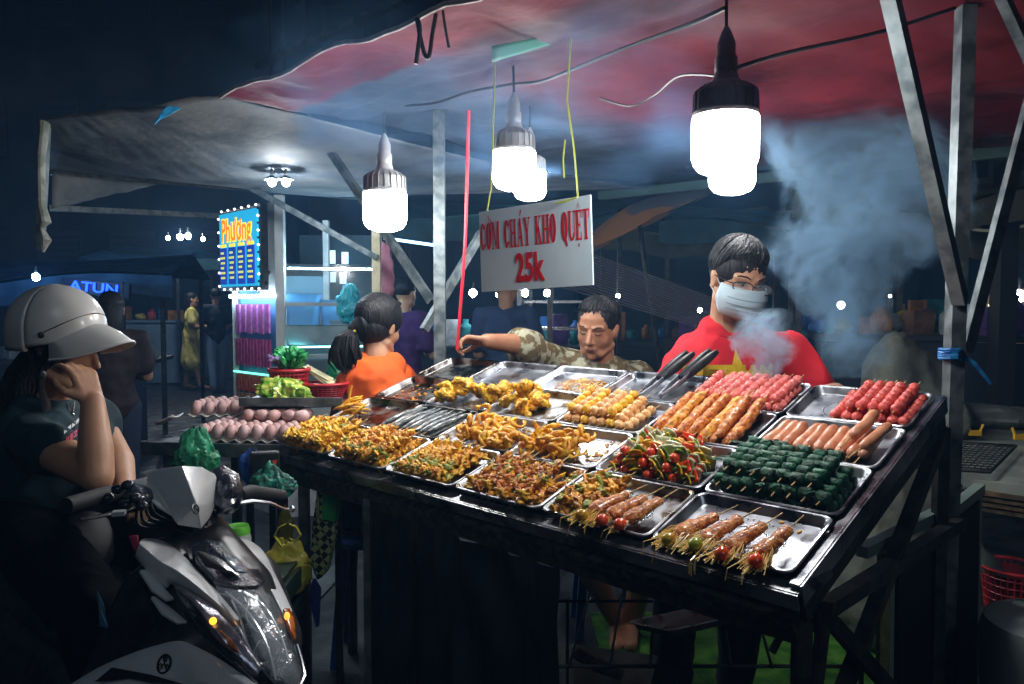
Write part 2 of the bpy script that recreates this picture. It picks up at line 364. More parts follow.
# row 3: sausages, kebabs, tan balls
ps = Pool([long_maker(f_saus, .118, .0128, 'sausage', s, .05, 30, .045, -.02) for s in range(2)])
for i in range(10):
    ps.put(T_(0, 2) @ L(-.120 + i * .0245, -.062, .020, RT.uniform(-6, 4) - 3, 2), ordn[i] + ' sausage from the left in the row of brown sausages', 'sausage', 'skewered brown sausages')
for i in range(8):
    ps.put(T_(0, 2) @ L(-.105 + i * .0245, -.055, .006, RT.uniform(-6, 4) - 3, 0), ordn[i] + ' sausage of the lower layer under the row of brown sausages', 'sausage', 'skewered brown sausages')
ps.put(T_(0, 2) @ L(.072, -.030, .048, -8, 5), 'brown sausage lying topmost on the right end of the sausage row', 'sausage', 'skewered brown sausages')
ps.put(T_(0, 2) @ L(.098, -.050, .034, -12, 3), 'brown sausage leaning askew at the right end below the topmost one', 'sausage', 'skewered brown sausages')
pk = Pool([long_maker(f_meat if s != 1 else f_brown, .20, .0135, 'kebab', s, .42, 75, .01, .035) for s in range(3)])
for i in range(7):
    pk.put(T_(1, 2) @ L(-.118 + i * .037, -.075, .022 + .004 * (i % 2), RT.uniform(-3, 3), 7), ordn[i] + ' long grilled kebab from the left, stick pointing to the pink meatballs', 'skewer', 'long grilled kebabs')
for i in range(6):
    pk.put(T_(1, 2) @ L(-.100 + i * .037, -.080, .010, RT.uniform(-3, 3), 3), ordn[i] + ' grilled kebab of the lower layer in the kebab tray', 'skewer', 'long grilled kebabs')
pt = Pool([ball_maker(f_tan, 5, .0148, 'fried_ball', 1, .12), ball_maker(f_tan, 5, .0142, 'fried_ball', 2, .12), ball_maker(f_yellow, 5, .0142, 'fried_ball', 3, .2)])
for i in range(8):
    pt.put(T_(2, 2) @ L(-.118 + i * .030, -.078, .018, RT.uniform(-4, 4)), ordn[i] + ' tan ball skewer of the bottom layer in its tray', 'skewer', 'tan ball skewers')
for i in range(7):
    pt.put(T_(2, 2) @ L(-.118 + i * .029, -.062 + .01 * RT.random(), .042 if i < 6 else .030, RT.uniform(-5, 5), 3), ordn[i] + ' tan and yellow ball skewer from the left in the upper layer', 'skewer', 'tan ball skewers', k=(2, 0, 2, 0, 1, 2, 1)[i])
# yellow chicken pieces
def chicken(seed):
    def f():
        mb = MB(); R = random.Random(seed); a = Vector((0, 0, 0)); b_ = Vector((R.uniform(.02, .03), R.uniform(-.02, .02), R.uniform(.0, .02))); c_ = b_ + Vector((R.uniform(.008, .02), R.uniform(.015, .03), R.uniform(-.01, .015)))
        mb.cap(a, .019, b_, .012, 14); mb.cap(b_, .0135, c_, .0065 if seed % 2 else .011, 14); mb.cap(a, .012, a + Vector((-.015, .01, .004)), .010, 12)
        o = fuse('chicken_piece', mb, .0022, f_yellow, smooth=3)
        sv = Vector((seed, seed * 2.7, 0))
        for v in o.data.vertices: v.co += v.normal * (.0035 * noise.noise(v.co * 110 + sv) + .0028 * noise.noise(v.co * 230 + sv))
        return o
    return f
pc = Pool([chicken(s) for s in range(1, 6)])
RC = random.Random(11)
for i in range(19):
    x = -.11 + .22 * RC.random(); y = -.065 + .12 * RC.random(); z = .020 + .045 * RC.random() * (1 - abs(y) / .12)
    pc.put(T_(4, 2) @ L(x, y, z, RC.uniform(0, 360), RC.uniform(-50, 50), RC.uniform(-50, 50)), 'yellow chicken piece in the big heap of the middle tray', 'chicken piece', 'large yellow chicken pieces')
for i in range(10):
    x = -.11 + .15 * RC.random(); y = -.06 + .10 * RC.random(); z = .018 + .02 * RC.random()
    pc.put(T_(3, 2) @ L(x, y, z, RC.uniform(0, 360), RC.uniform(-40, 40), RC.uniform(-40, 40)), 'yellow chicken piece in the tray left of the tan balls', 'chicken piece', 'large yellow chicken pieces')
pc.put(T_(3, 2) @ L(-.055, .02, .068, 70, -75, 10), 'yellow chicken piece sticking up tallest left of the tan balls', 'chicken piece', 'large yellow chicken pieces', k=0)
# curls of squid
def curl(seed, mat, big=1.0):
    def f():
        mb = MB(); R = random.Random(seed); rr = R.uniform(.010, .017) * big; pts = []; rs = []; n = 16; sw = R.uniform(3.2, 5.2)
        for i in range(n + 1):
            t = i / n; an = t * sw; q = rr * (1 + .35 * t); pts.append((q * cos(an), q * sin(an), .006 * sin(t * 7) + .008 * t)); rs.append(.0062 * big * (1 + .35 * sin(t * 12 + seed)) * (1 - .4 * t))
        mb.tube(pts, rs, 10)
        sv = Vector((seed, 3, 1)); mb.v = [v + v.normalized() * (.0028 * noise.noise(v * 210 + sv)) for v in mb.v]
        return mb.build('squid_piece', mat, smooth=80)
    return f
pq = Pool([curl(s, f_orange if s % 3 else f_yellow, 1.25) for s in range(6)])
for i in range(42):
    t = RC.random(); x = -.11 + .16 * t; y = -.065 + .13 * RC.random(); z = .010 + .055 * RC.random() * (1 - t * .7)
    pq.put(T_(3, 1) @ L(x, y, z, RC.uniform(0, 360), RC.uniform(-60, 60), RC.uniform(-60, 60)), 'golden fried squid ring in the heap behind the front row', 'squid piece', 'golden squid pieces')
for i in range(30):
    x = .04 + .09 * RC.random(); y = -.075 + .05 * RC.random(); z = .008 + .025 * RC.random()
    pq.put(T_(3, 1) @ L(x, y, z, RC.uniform(0, 360), RC.uniform(-60, 60), RC.uniform(-60, 60)), 'orange fried squid curl spread at the near right end of its tray', 'squid piece', 'golden squid pieces')
for i in range(44):
    x = -.115 + .17 * RC.random(); y = -.070 + .10 * RC.random(); z = .008 + .038 * RC.random()
    pq.put(T_(2, 1) @ L(x, y, z, RC.uniform(0, 360), RC.uniform(-60, 60), RC.uniform(-60, 60)), 'orange fried squid curl in the tray beside the vegetable skewers', 'squid piece', 'orange squid pieces')
# meat skewers of mixed chunks
def mixed(seed, mats, n, r, name, ln, green=True):
    def f():
        root = thing(name + '_skewer'); R = random.Random(seed)
        for i in range(n):
            g = green and R.random() < green; m = f_green if g else mats[R.randrange(len(mats))]
            me = lump_mesh('okra_slice' if g else 'meat_chunk', (r * R.uniform(1.1, 1.8), r * R.uniform(.5, .95), r * R.uniform(.5, .8)), .85, 2.6, seed * 20 + i, m, 20, 14)
            o = link('okra_slice' if g else 'meat_chunk', me, root, (R.uniform(-.004, .004), (i + .5) * ln / n, R.uniform(-.002, .003))); o.rotation_euler = (R.uniform(-.6, .6), R.uniform(-.6, .6), R.uniform(0, 6))
        stick(root, -.010, ln + .035); return root
    return f
specs = {(5, 0): ([f_yellow, f_yellow, f_orange], .04, 'yellow meat skewer in the left corner tray', 'yellow meat skewers', 22),
         (4, 0): ([f_orange, f_brown, f_orange], .05, 'orange brown meat skewer in the tray right of the yellow skewers', 'orange brown meat skewers', 22),
         (3, 0): ([f_orange, f_yellow, f_orange], .06, 'golden squid skewer in the tray left of the okra skewers', 'golden squid skewers', 17),
         (2, 0): ([f_brown, f_meat, f_orange], .13, 'brown meat and okra skewer of its tray', 'brown meat and okra skewers', 15)}
for (c, r), (mats, gr, lab, grp, n) in specs.items():
    po = Pool([mixed(c * 10 + s, mats, 10, .0118, 'meat', .15, gr) for s in range(4)])
    for i in range(n):
        lay = i % 3 if c > 3 else i % 2; k = i // (3 if c > 3 else 2); nn = n / (3 if c > 3 else 2)
        x = -.122 + (k + .5) / nn * (.235 if c != 3 else .20) + RC.uniform(-.006, .006); y = -.080 - .004 * lay + (.012 if lay else 0) * RC.random()
        if c == 2: y += .012 * sin(i * 1.9)
        po.put(T_(c, r) @ L(x, y, .012 + lay * .017, RC.uniform(-9, 9), RC.uniform(-2, 4)), ordn[min(k, 11)] + ' ' + lab + ', ' + (['bottom', 'middle', 'top'][lay] if c > 3 else ['lower', 'upper'][lay]) + ' layer', 'skewer', grp)
# sliced squid and greens on the second tray
po = Pool([mixed(90 + s, [f_orange, f_brown], 8, .0125, 'squid_slice', .14, .2) for s in range(3)])
for i in range(8):
    po.put(T_(1, 0) @ L(-.120 + (i // 2) * .026, -.085 + .02 * (i % 2), .012 + (i % 2) * .018, RC.uniform(-18, 4)), ordn[i // 2] + ' squid and pepper skewer left of the tomato tipped ones, ' + ['lower', 'upper'][i % 2] + ' layer', 'skewer', 'squid and green pepper skewers')
# mushroom wraps
def mushroom(seed, tm):
    def f():
        root = thing('mushroom_skewer'); R = random.Random(seed); mb = MB()
        for i in range(62):
            a = R.uniform(-1, 1); zz = R.uniform(-.007, .009); st = Vector((a * .012, .07, zz)); e = Vector((a * .034 + R.uniform(-.006, .006), .002 + R.uniform(-.022, .022) + abs(a) * .014, zz * .6 - .004))
            md = st.lerp(e, .55) + Vector((R.uniform(-.004, .004), 0, R.uniform(.0, .006)))
            mb.tube([st, md, e], [.0010, .0009, .0008], 5)
            if R.random() < .6: mb.ell(e, (.0021, .0021, .0017), nu=6, nv=4)
        for i in range(2):
            a = R.uniform(-1, 1); mb.tube([(a * .02, .02, 0), (a * .035, -.02, -.002), (a * .04 + R.uniform(-.01, .01), -.032, -.012 - R.random() * .016)], [.0012, .0011, .0010], 5)
        mb.build('mushroom_bunch', f_enoki, root)
        mb = MB(); pts = []; rs = []
        for i in range(17):
            t = i / 16; pts.append((0, .035 + t * .105, .002)); rs.append(.0175 * (min(1, t * 5 + .45)) * (1 - .45 * t) * (.3 if i == 16 else 1) * 1.12)
        mb.tube(pts, rs, 18); sv = Vector((seed * 3, 1, 1))
        for i, v in enumerate(mb.v):
            ax = Vector((0, v.y, 0)); d = v - ax; d.z *= .75; mb.v[i] = ax + d * (1 + .28 * noise.noise(v * 75 + sv) + .16 * noise.noise(v * 170 + sv))
        o = mb.build('meat_wrap', f_meat, root, smooth=80)
        sd = MB()
        for i in range(110):
            v = mb.v[R.randrange(len(mb.v))]; sd.ell(v, (.0011, .0017, .0009), Matrix.Rotation(R.uniform(0, 6), 3, 'Z'), 6, 4)
        sd.build('sesame', f_seed, root)
        lump_o = MB(); lump(lump_o, (.0135, .0145, .0130), .04, 1, seed, 18, 12); lump_o.build('tomato', tm, root, loc=(.010, .012, .008))
        stick(root, .0, .19, .002); return root
    return f
pm = Pool([mushroom(1, f_tomy), mushroom(2, f_tomg), mushroom(3, f_tom), mushroom(4, f_tom)])
for i, (x, lab) in enumerate(((-.105, 'enoki skewer tipped with a yellow tomato'), (-.048, 'enoki skewer tipped with a green tomato'), (.012, 'enoki skewer tipped with a red tomato, next to the green one'), (.078, 'enoki skewer with red tomato at the very right corner of the table'))):
    pm.put(T_(0, 0) @ L(x, -.118 + (.0, .004, -.004, -.002)[i], .028, (-22, -18, -14, -6)[i], 0), lab, 'skewer', 'enoki and meat skewers')
for i, (x, k, lab) in enumerate(((-.030, 0, 'meat skewer with a yellow tomato beside the sliced squid'), (.025, 2, 'meat skewer with a red tomato, middle of the three beside the squid'), (.072, 3, 'meat skewer with a red tomato nearest the enoki skewers'))):
    o = pm.put(T_(1, 0) @ L(x, -.108, .026, (-20, -16, -12)[i], 0), lab, 'skewer', 'enoki and meat skewers', k=k)
    if i: 
        for ch in [q for q in kids(o)]:
            if ch.name.startswith('mushroom_bunch'): ch.scale = (.45, .8, .6)
# leaf rolls
def leafroll(seed):
    def f():
        root = thing('leaf_roll_skewer'); R = random.Random(seed)
        for i in range(5):
            mb = MB(); pts = []; rs = []; n = 8
            for k in range(n + 1): t = k / n; pts.append((-.0145 + t * .029, 0, 0)); rs.append(.0146 * (1 - .08 * abs(2 * t - 1) ** 4) * (.75 if k in (0, n) else 1))
            mb.tube(pts, rs, 14); sv = Vector((seed, i * 3.3, 0))
            mb.v = [Vector((v.x, v.y * .98, v.z * .85)) * (1 + .10 * noise.noise(v * 90 + sv)) for v in mb.v]
            for k in range(3):
                a = R.uniform(0, 6); mb.grid(lambda p, q: Vector((-.016 + p * .02 * (k - 1.2) - .003 + q * .012, cos(a + p) * .0142, sin(a + p) * .0122 + q * .003)), 3, 3)
            o = mb.build('leaf_roll', f_leaf, root, smooth=70, loc=(R.uniform(-.001, .001), (i + .5) * .027, R.uniform(-.001, .001))); o.rotation_euler = (R.uniform(0, 6), 0, R.uniform(-.12, .12))
        stick(root, -.018, .15); return root
    return f
pl = Pool([leafroll(s) for s in range(4)])
for lay in range(3):
    for i in range(8 - (lay == 2)):
        x = -.105 + i * .0315 - (.008 if lay == 1 else 0); y = -.075 + (.012 if lay == 2 else -.006 * lay) + (.012 if i < 3 and lay == 2 else 0) + RC.uniform(-.004, .004)
        pl.put(T_(0, 1) @ L(x, y, .013 + lay * .0225, RC.uniform(-3, 3)), (ordn[i] + ' leaf roll skewer from the left in the top layer') if lay == 2 else (ordn[i] + ' leaf roll skewer from the left in the ' + ('middle' if lay else 'bottom') + ' layer'), 'skewer', 'green leaf roll skewers')
# vegetable skewers
def veg(seed):
    def f():
        root = thing('vegetable_skewer'); R = random.Random(seed); y = .0
        seq = (['tomato'] if seed % 2 else ['pepper_yellow']) + R.sample(['onion', 'pepper_green', 'pepper_yellow', 'meat', 'pepper_red', 'onion', 'onion', 'pepper_yellow', 'pepper_green', 'pepper_red'], 9)
        for i, k in enumerate(seq):
            if k == 'tomato':
                tm = f_tomy if R.random() < .3 else f_tom
                me = lump_mesh('tomato', (.0125, .0125, .012), .04, 1, seed + i, tm); o = link('tomato', me, root, (0, y + .011, 0)); y += .021
            elif k == 'meat':
                me = lump_mesh('meat_chunk', (.012, .009, .011), .4, 1.6, seed + i, f_brown); o = link('meat_chunk', me, root, (0, y + .008, 0)); y += .014
            else:
                mt = {'onion': f_onion, 'pepper_green': f_pepg, 'pepper_yellow': f_pepy, 'pepper_red': f_tom}[k]; s_ = .0175 if k == 'onion' else .0135
                mb = MB(); mb.grid(lambda a, b: Vector(((a - .5) * 2 * s_, .004 * (1 - (2 * a - 1) ** 2 - (2 * b - 1) ** 2), (b - .5) * 2 * s_)), 5, 5)
                o = mb.build(k if k == 'onion' else 'pepper', mt, root, loc=(0, y + .005, 0)); sd = o.modifiers.new('s', 'SOLIDIFY'); sd.thickness = .0038; bake(o); y += .0105
            o.rotation_euler = (R.uniform(-.8, .8), R.uniform(0, 6), R.uniform(-.7, .7))
        stick(root, -.006, y + .03); return root
    return f
pv = Pool([veg(s) for s in range(30, 36)])
for lay in range(3):
    for i in range(7 - lay):
        x = -.105 + i * .034 + lay * .014; y = -.080 + lay * .012 + RC.uniform(-.006, .006)
        pv.put(T_(1, 1) @ L(x, y, .015 + lay * .020, RC.uniform(-10, 6)), (ordn[i] + ' vegetable skewer from the left on top of the pile') if lay == 2 else ordn[i] + ' vegetable skewer from the left in the ' + ('middle' if lay else 'bottom') + ' layer', 'skewer', 'vegetable skewers')
# grey fish
def fish(seed):
    def f():
        root = thing('fish_skewer'); mb = MB(); pts = []; rs = []
        for i in range(19):
            t = i / 18; pts.append((.002 * sin(t * 6 + seed), -.08 + t * .16, .002 * sin(t * 4))); rs.append(max(.002, .0125 * sin(pi * min(1, t * .92 + .08)) ** .6))
        mb.tube(pts, rs, 14); sv = Vector((seed * 7, 0, 0)); mb.v = [Vector((v.x, v.y, v.z * .7)) + Vector((0, 0, 1)) * .003 * noise.noise(v * 120 + sv) for v in mb.v]
        mb.grid(lambda a, b: Vector(((a - .5) * .022 * b, .078 + b * .016, .001)), 2, 2); mb.build('fish', f_fish, root, smooth=80); stick(root, -.10, -.03); return root
    return f
pf = Pool([fish(s) for s in range(3)])
for i in range(16):
    pf.put(T_(4, 1) @ L(-.122 + (i // 2) * .033, -.005 + RC.uniform(-.004, .004), .011 + (i % 2) * .014, RC.uniform(-12, 2)), ordn[i // 2] + (' grey fish of the upper layer in the dark tray' if i % 2 else ' grey fish of the lower layer in the dark tray'), 'fish', 'grey fish in the dark tray')
# yellow strips
def strip(seed):
    def f():
        mb = MB(); R = random.Random(seed); b_ = R.uniform(-.012, .012); pts = [((.008 + b_) * sin(t * pi / 8), -.045 + .09 * t / 8, .010 * sin(t * pi / 8) + .004 * t / 8 * seed) for t in range(9)]
        mb.tube(pts, [.003, .0055, .0065, .007, .007, .0065, .0055, .0045, .0025], 10, flat=.7)
        mb.v = [v + Vector((0, 0, 1)) * .0015 * noise.noise(v * 150) for v in mb.v]; return mb.build('fried_strip', f_yellow if seed % 2 else f_orange, smooth=80)
    return f
pst = Pool([strip(s) for s in range(4)])
for i in range(15):
    pst.put(T_(5, 1) @ L(-.110 + .085 * RC.random(), -.02 + RC.uniform(-.035, .035), .010 + .003 * i, RC.uniform(-75, -15), RC.uniform(-18, 28)), 'yellow fried strip in the small heap at the left end of its tray', 'fried strip', 'yellow fried strips')
pst.put(T_(5, 1) @ L(-.100, .0, .06, -20, 65), 'yellow fried strip standing up out of the small heap', 'fried strip', 'yellow fried strips')
# sauce films and crumbs
def film(c, r, x, y, rx, ry, name, lab, mat, n=60, seed=1):
    R = random.Random(seed); mb = MB()
    for i in range(n):
        a = R.uniform(0, 2 * pi); q = R.random() ** .6; px, py = x + rx * q * cos(a), y + ry * q * sin(a); s_ = R.uniform(.0016, .0055)
        lump(mb, (s_ * R.uniform(1, 1.8), s_, s_ * .35), .4, 1.4, i, 8, 5, (px, py, .001), Matrix.Rotation(R.uniform(0, 6), 3, 'Z'))
    o = mb.build(name, mat, smooth=80); o.matrix_world = T_(c, r); WM[o.name] = T_(c, r).copy(); tag(o, lab, 'crumbs', kind='stuff')
film(3, 3, .02, -.01, .10, .06, 'crumbs', 'orange crumbs and sauce left on the floor of the back tray', f_sauce, 320, 4)
film(2, 1, .10, .02, .05, .06, 'crumbs', 'sauce spots on the bare right end of the orange squid tray', f_sauce, 60, 5)
film(3, 1, .02, .03, .10, .05, 'crumbs', 'sauce spots on the bare back of the golden squid tray', f_sauce, 90, 6)
film(2, 0, .0, -.03, .125, .06, 'crumbs', 'brown sauce and crumbs under the meat and okra skewers', f_brown, 300, 7)
film(5, 2, .0, .0, .12, .08, 'crumbs', 'dark crumbs on the empty dirty tray by the orange shirt', f_brown, 50, 8)
film(0, 0, .06, .05, .06, .03, 'crumbs', 'a few orange crumbs on the bare floor of the corner tray', f_orange, 6, 9)
# tongs
def tongs(m, lab):
    root = thing('tongs', lab, 'tongs', mat=m, group='black handled tongs')
    for s_ in (-1, 1):
        mb = MB(); mb.grid(lambda a, b: Vector((s_ * (.003 + .011 * sin(b * pi * .9)) + (a - .5) * .003, b * .17, (a - .5) * .016)), 2, 14)
        o = mb.build('arm', steel, root); q = o.modifiers.new('s', 'SOLIDIFY'); q.thickness = .002; bake(o)
        mb = MB(); mb.tube([(s_ * (.008 + .006 * k / 5), .10 + .15 * k / 5, 0) for k in range(6)], [.007, .0105, .0115, .0115, .0105, .007], 12, flat=1.25); mb.build('handle', blackp, root)
tongs(T_(2, 3) @ L(.0, -.085, .020, -10, 11), 'black handled tongs lying left in the back tray')
tongs(T_(2, 3) @ L(.075, -.085, .026, -12, 12), 'black handled tongs lying nearest the pink meatballs')
# ---------------- stall frame ----------------
sf = thing('stall_frame', 'galvanised steel frame of posts, beams and braces holding up the tarps', 'stall frame', loc=(1.03, 1.88, 0))
def fr(name, a, b, w, m=galv):
    MB().bar(a, b, w).build(name, m, sf, True)
pR = PZ(950, 400, 1.25); pR = P(950, 400, 1.93)
fr('post', (pR.x, pR.y, 0), (pR.x + .012, pR.y, 2.13), .036)
pL = P(440, 340, 3.15); fr('post', (pL.x, pL.y, 0), (pL.x, pL.y, 2.30), .046)
fr('brace', P(884, -30, 1.60), P(960, 302, 1.90), .030)
fr('brace', P(1052, 20, 2.05), P(966, 352, 1.98), .026)
fr('brace', P(990, -30, 1.8), P(1040, 80, 1.95), .024)
fr('brace', P(296, 100, 3.7), P(432, 302, 3.2), .030)
fr('brace', P(482, 232, 3.3), P(424, 330, 3.12), .030)
fr('brace', P(248, 186, 4.5), P(378, 258, 4.3), .032)
fr('beam', P(50, 171, 4.62), P(366, 197, 5.6), .045)
fr('beam', P(48, 208, 4.6), P(218, 216, 5.6), .035)
fr('beam', P(600, 196, 5.05), P(1060, 146, 3.45), .05, M('beam_green', (.05, .12, .11), rough=.5))
fr('post', P(376, 196, 4.32), P(378, 480, 4.32), .045, M('worn_post', (.38, .36, .22), (.55, .50, .35), sc=20, rough=.6))
fr('post', P(46, 122, 3.42), P(40, 250, 3.45), .03)
fr('beam', (-.93, 2.86, 2.27), (1.5, .45, 2.27), .022)
# strap knots
def knot(c, r, name, lab, mat, sd=1):
    t = thing(name, lab, 'tie', loc=c, group='ties on the stall frame'); R = random.Random(sd); mb = MB()
    for k in range(5):
        mb.tube([Vector((r * cos(a * .7), r * sin(a * .7), (k - 2) * r * .22 + R.uniform(-.1, .1) * r)) for a in range(10)], r * .22, 6)
    mb.build('wrap', mat, t); e = MB(); e.tube([(r, 0, 0), (r * 2.4, -.01, -r * 1.0), (r * 4.3, -.01, -r * 3.2)], [r * .3, r * .26, r * .18], 6); e.build('loose_end', mat, t); return t
bluem = M('blue_rope', (.01, .10, .35), (.02, .25, .55), sc=40, rough=.5)
knot(P(950, 354, 1.925), .023, 'strap_tie', 'blue strap tied round the right post with a loose end', bluem)
bt = thing('rope_tie', 'bright blue rope tied on the front edge of the grey tarp', 'tie', loc=P(165, 113, 3.0), group='ties on the stall frame')
mb = MB()
for k in range(6): mb.tube([P(154 + k, 124 - k, 3.03), P(163 + k * .6, 112 + k * .8, 3.0 + .003 * k), P(172 + k * 1.6, 103 + k, 3.02)], .004, 5)
mb.build('rope', M('blue_rope2', (.01, .22, .50), (.03, .4, .7), sc=40, rough=.5), bt, True)
# ---------------- tarps ----------------
def stallxy(s, t): return Vector((.4836 - .71 * s + .704 * t, 1.3035 + .704 * s + .71 * t))
def tarp_mat():
    m = bpy.data.materials.new('striped_tarp'); m.use_nodes = True; nt = m.node_tree; b = nt.nodes["Principled BSDF"]; N = nt.nodes.new; Lk = nt.links.new
    at = N('ShaderNodeUVMap'); at.uv_map = 'st'; sp = N('ShaderNodeSeparateXYZ'); Lk(at.outputs[0], sp.inputs[0])
    nz = N('ShaderNodeTexNoise'); nz.inputs['Scale'].default_value = 2.5; nz.inputs['Detail'].default_value = 6; Lk(at.outputs[0], nz.inputs['Vector'])
    a1 = N('ShaderNodeMath'); a1.operation = 'MULTIPLY_ADD'; Lk(nz.outputs[0], a1.inputs[0]); a1.inputs[1].default_value = .02; Lk(sp.outputs[1], a1.inputs[2])
    rp = N('ShaderNodeValToRGB'); Lk(a1.outputs[0], rp.inputs[0]); e = rp.color_ramp.elements
    pink = (.22, .030, .05, 1); grey = (.075, .030, .05, 1); red = (.13, .008, .014, 1)
    e[0].position = 0; e[0].color = pink; e[1].position = 1; e[1].color = red
    for p_, c in ((.07, pink), (.10, grey), (.15, grey), (.19, red)):
        q = e.new(p_); q.color = c
    # left part is blue grey throughout behind the front stripe
    st = N('ShaderNodeMapRange'); st.interpolation_type = 'SMOOTHSTEP'; Lk(sp.outputs[0], st.inputs[0]); st.inputs[1].default_value = .70; st.inputs[2].default_value = .86
    rp2 = N('ShaderNodeValToRGB'); Lk(a1.outputs[0], rp2.inputs[0]); f = rp2.color_ramp.elements; f[0].position = .105; f[0].color = pink; f[1].position = .118; f[1].color = (.09, .125, .19, 1)
    mx = N('ShaderNodeMix'); mx.data_type = 'RGBA'; Lk(st.outputs[0], mx.inputs[0]); Lk(rp.outputs[0], mx.inputs[6]); Lk(rp2.outputs[0], mx.inputs[7])
    d = N('ShaderNodeTexNoise'); d.inputs['Scale'].default_value = 7; d.inputs['Detail'].default_value = 8; d.inputs['Roughness'].default_value = .7; Lk(at.outputs[0], d.inputs['Vector'])
    dr = N('ShaderNodeValToRGB'); dr.color_ramp.elements[0].position = .3; dr.color_ramp.elements[0].color = (.45, .45, .45, 1); dr.color_ramp.elements[1].position = .65; dr.color_ramp.elements[1].color = (1, 1, 1, 1); Lk(d.outputs[0], dr.inputs[0])
    mu = N('ShaderNodeMix'); mu.data_type = 'RGBA'; mu.blend_type = 'MULTIPLY'; mu.inputs[0].default_value = 1; Lk(mx.outputs[2], mu.inputs[6]); Lk(dr.outputs[0], mu.inputs[7]); Lk(mu.outputs[2], b.inputs['Base Color'])
    b.inputs['Roughness'].default_value = .7; b.inputs['Specular IOR Level'].default_value = .2
    bn = N('ShaderNodeTexNoise'); bn.inputs['Scale'].default_value = 40; Lk(at.outputs[0], bn.inputs['Vector']); bp = N('ShaderNodeBump'); bp.inputs['Strength'].default_value = .35; bp.inputs['Distance'].default_value = .02; Lk(bn.outputs[0], bp.inputs['Height']); Lk(bp.outputs[0], b.inputs['Normal'])
    return m
S0, S1, TT = -1.6, 2.17, 2.9
def tz(s, t):
    z = 2.15 + .05 * sin(t * 2.2) * (1 - .2 * s) - .06 * sin(pi * min(1, max(0, t) / TT)) * (1 + .6 * sin(s * 2.1 + .6))
    z += .03 * noise.noise(Vector((s * 1.6, t * 3.2, 0))) + .012 * noise.noise(Vector((s * 7, t * 3, 4))) + .010 * sin(s * 14 + 3 * t) * max(0, 1 - abs(t) * 2.5)
    w = Vector((s * 1.3 + t * .9, t * 1.6 - s * .5, 7)); z += .030 * (abs(noise.noise(w * 1.5)) - .2) + .010 * (abs(noise.noise(w * 4.5)) - .2) + .004 * abs(noise.noise(Vector((s * 16 + t * 5, t * 3, 2)))); z += .008 * max(0, 1 - abs((t % .95) - .475) * 30)
    return z
def tarp(a, b):
    s = S0 + a * (S1 - S0); t = b * TT; q = stallxy(s, t); return Vector((q.x, q.y, tz(s, t)))
mb = MB().grid(tarp, 260, 200); o = mb.build('red_tarp', tarp_mat())
uv = o.data.uv_layers.new(name='st'); nu = 261
for lp in o.data.loops:
    i = lp.vertex_index; uv.data[lp.index].uv = ((i % nu) / 260, (i // nu) / 200)
md = o.modifiers.new('s', 'SOLIDIFY'); md.thickness = .003
tag(o, 'large red and grey striped tarp roofing the food stall', 'tarp')
mb = MB(); mb.tube([tarp(a / 60, 0) + Vector((0, 0, -.004)) for a in range(61)], .007, 6); hm = mb.build('hem', M('hem_rope', (.55, .50, .50), (.35, .33, .35), sc=20, rough=.6)); hm.parent = o; KID[o.name] = [hm]
# a green patch and a hanging fold near the front
mb = MB(); A_ = P(492, 40, 2.12)
mb.grid(lambda a, b: P(492 + 95 * a, 46 - 18 * a + 16 * b * (1 - a * .7), 2.12 + .10 * a + .05 * b) , 10, 4); gp = mb.build('green_patch', M('green_patch', (.05, .22, .16), rough=.6)); gp.modifiers.new('s', 'SOLIDIFY').thickness = .002
tag(gp, 'green cloth scrap tucked under the red tarp above the hanging sign', 'cloth scrap')
gm = M('grey_tarp', (.10, .125, .15), (.23, .245, .25), sc=4, rough=.75, bump=.25, bsc=30, det=8)
A = Vector((-2.04, 3.36, 2.2)); B = Vector((-1.07, 2.85, 2.16)); D_ = Vector((-2.78, 4.64, 2.2)); C_ = Vector((.95, 4.9, 2.12)); E_ = Vector((-1.09, 5.69, 2.2))
def gt(a, b):
    n_ = A.lerp(B, a); f_ = D_.lerp(E_, a / .55) if a < .55 else E_.lerp(C_, (a - .55) / .45)
    p = n_.lerp(f_, b); sag = .09 * sin(pi * b) * (.4 + sin(pi * a)); p.z += -sag + .022 * noise.noise(Vector((a * 4, b * 3, 2))) + .003 * noise.noise(Vector((a * 30, b * 12, 2)))
    return p
o = MB().grid(gt, 70, 50).build('grey_tarp', gm); o.modifiers.new('s', 'SOLIDIFY').thickness = .003
tag(o, 'weathered grey tarp stretched over the left side of the stall', 'tarp')
mb = MB().grid(lambda a, b: P(52 + a * 125, 171 + b * 38 * (1 - a) + a * 9, 4.6 + a * .4).__add__(Vector((0, 0, .012 * noise.noise(Vector((a * 9, b * 3, 0)))))), 20, 6)
o = mb.build('grey_flap', gm); o.modifiers.new('s', 'SOLIDIFY').thickness = .003; tag(o, 'small triangular grey flap hanging below the left beam', 'tarp')
# rolled cloth hanging on the left post
mb = MB(); mb.tube([P(45, 122, 3.38), P(41, 160, 3.36), P(42, 205, 3.36), P(46, 222, 3.36), P(42, 228, 3.36), P(47, 240, 3.36), P(43, 252, 3.36)], [.03, .022, .024, .030, .012, .026, .008], 10, flat=.6)
o = mb.build('rolled_cloth', M('cloth_olive', (.16, .17, .13), (.34, .34, .30), sc=12, rough=.8, bump=.4)); tag(o, 'twisted grey cloth hanging down the leftmost post', 'cloth')
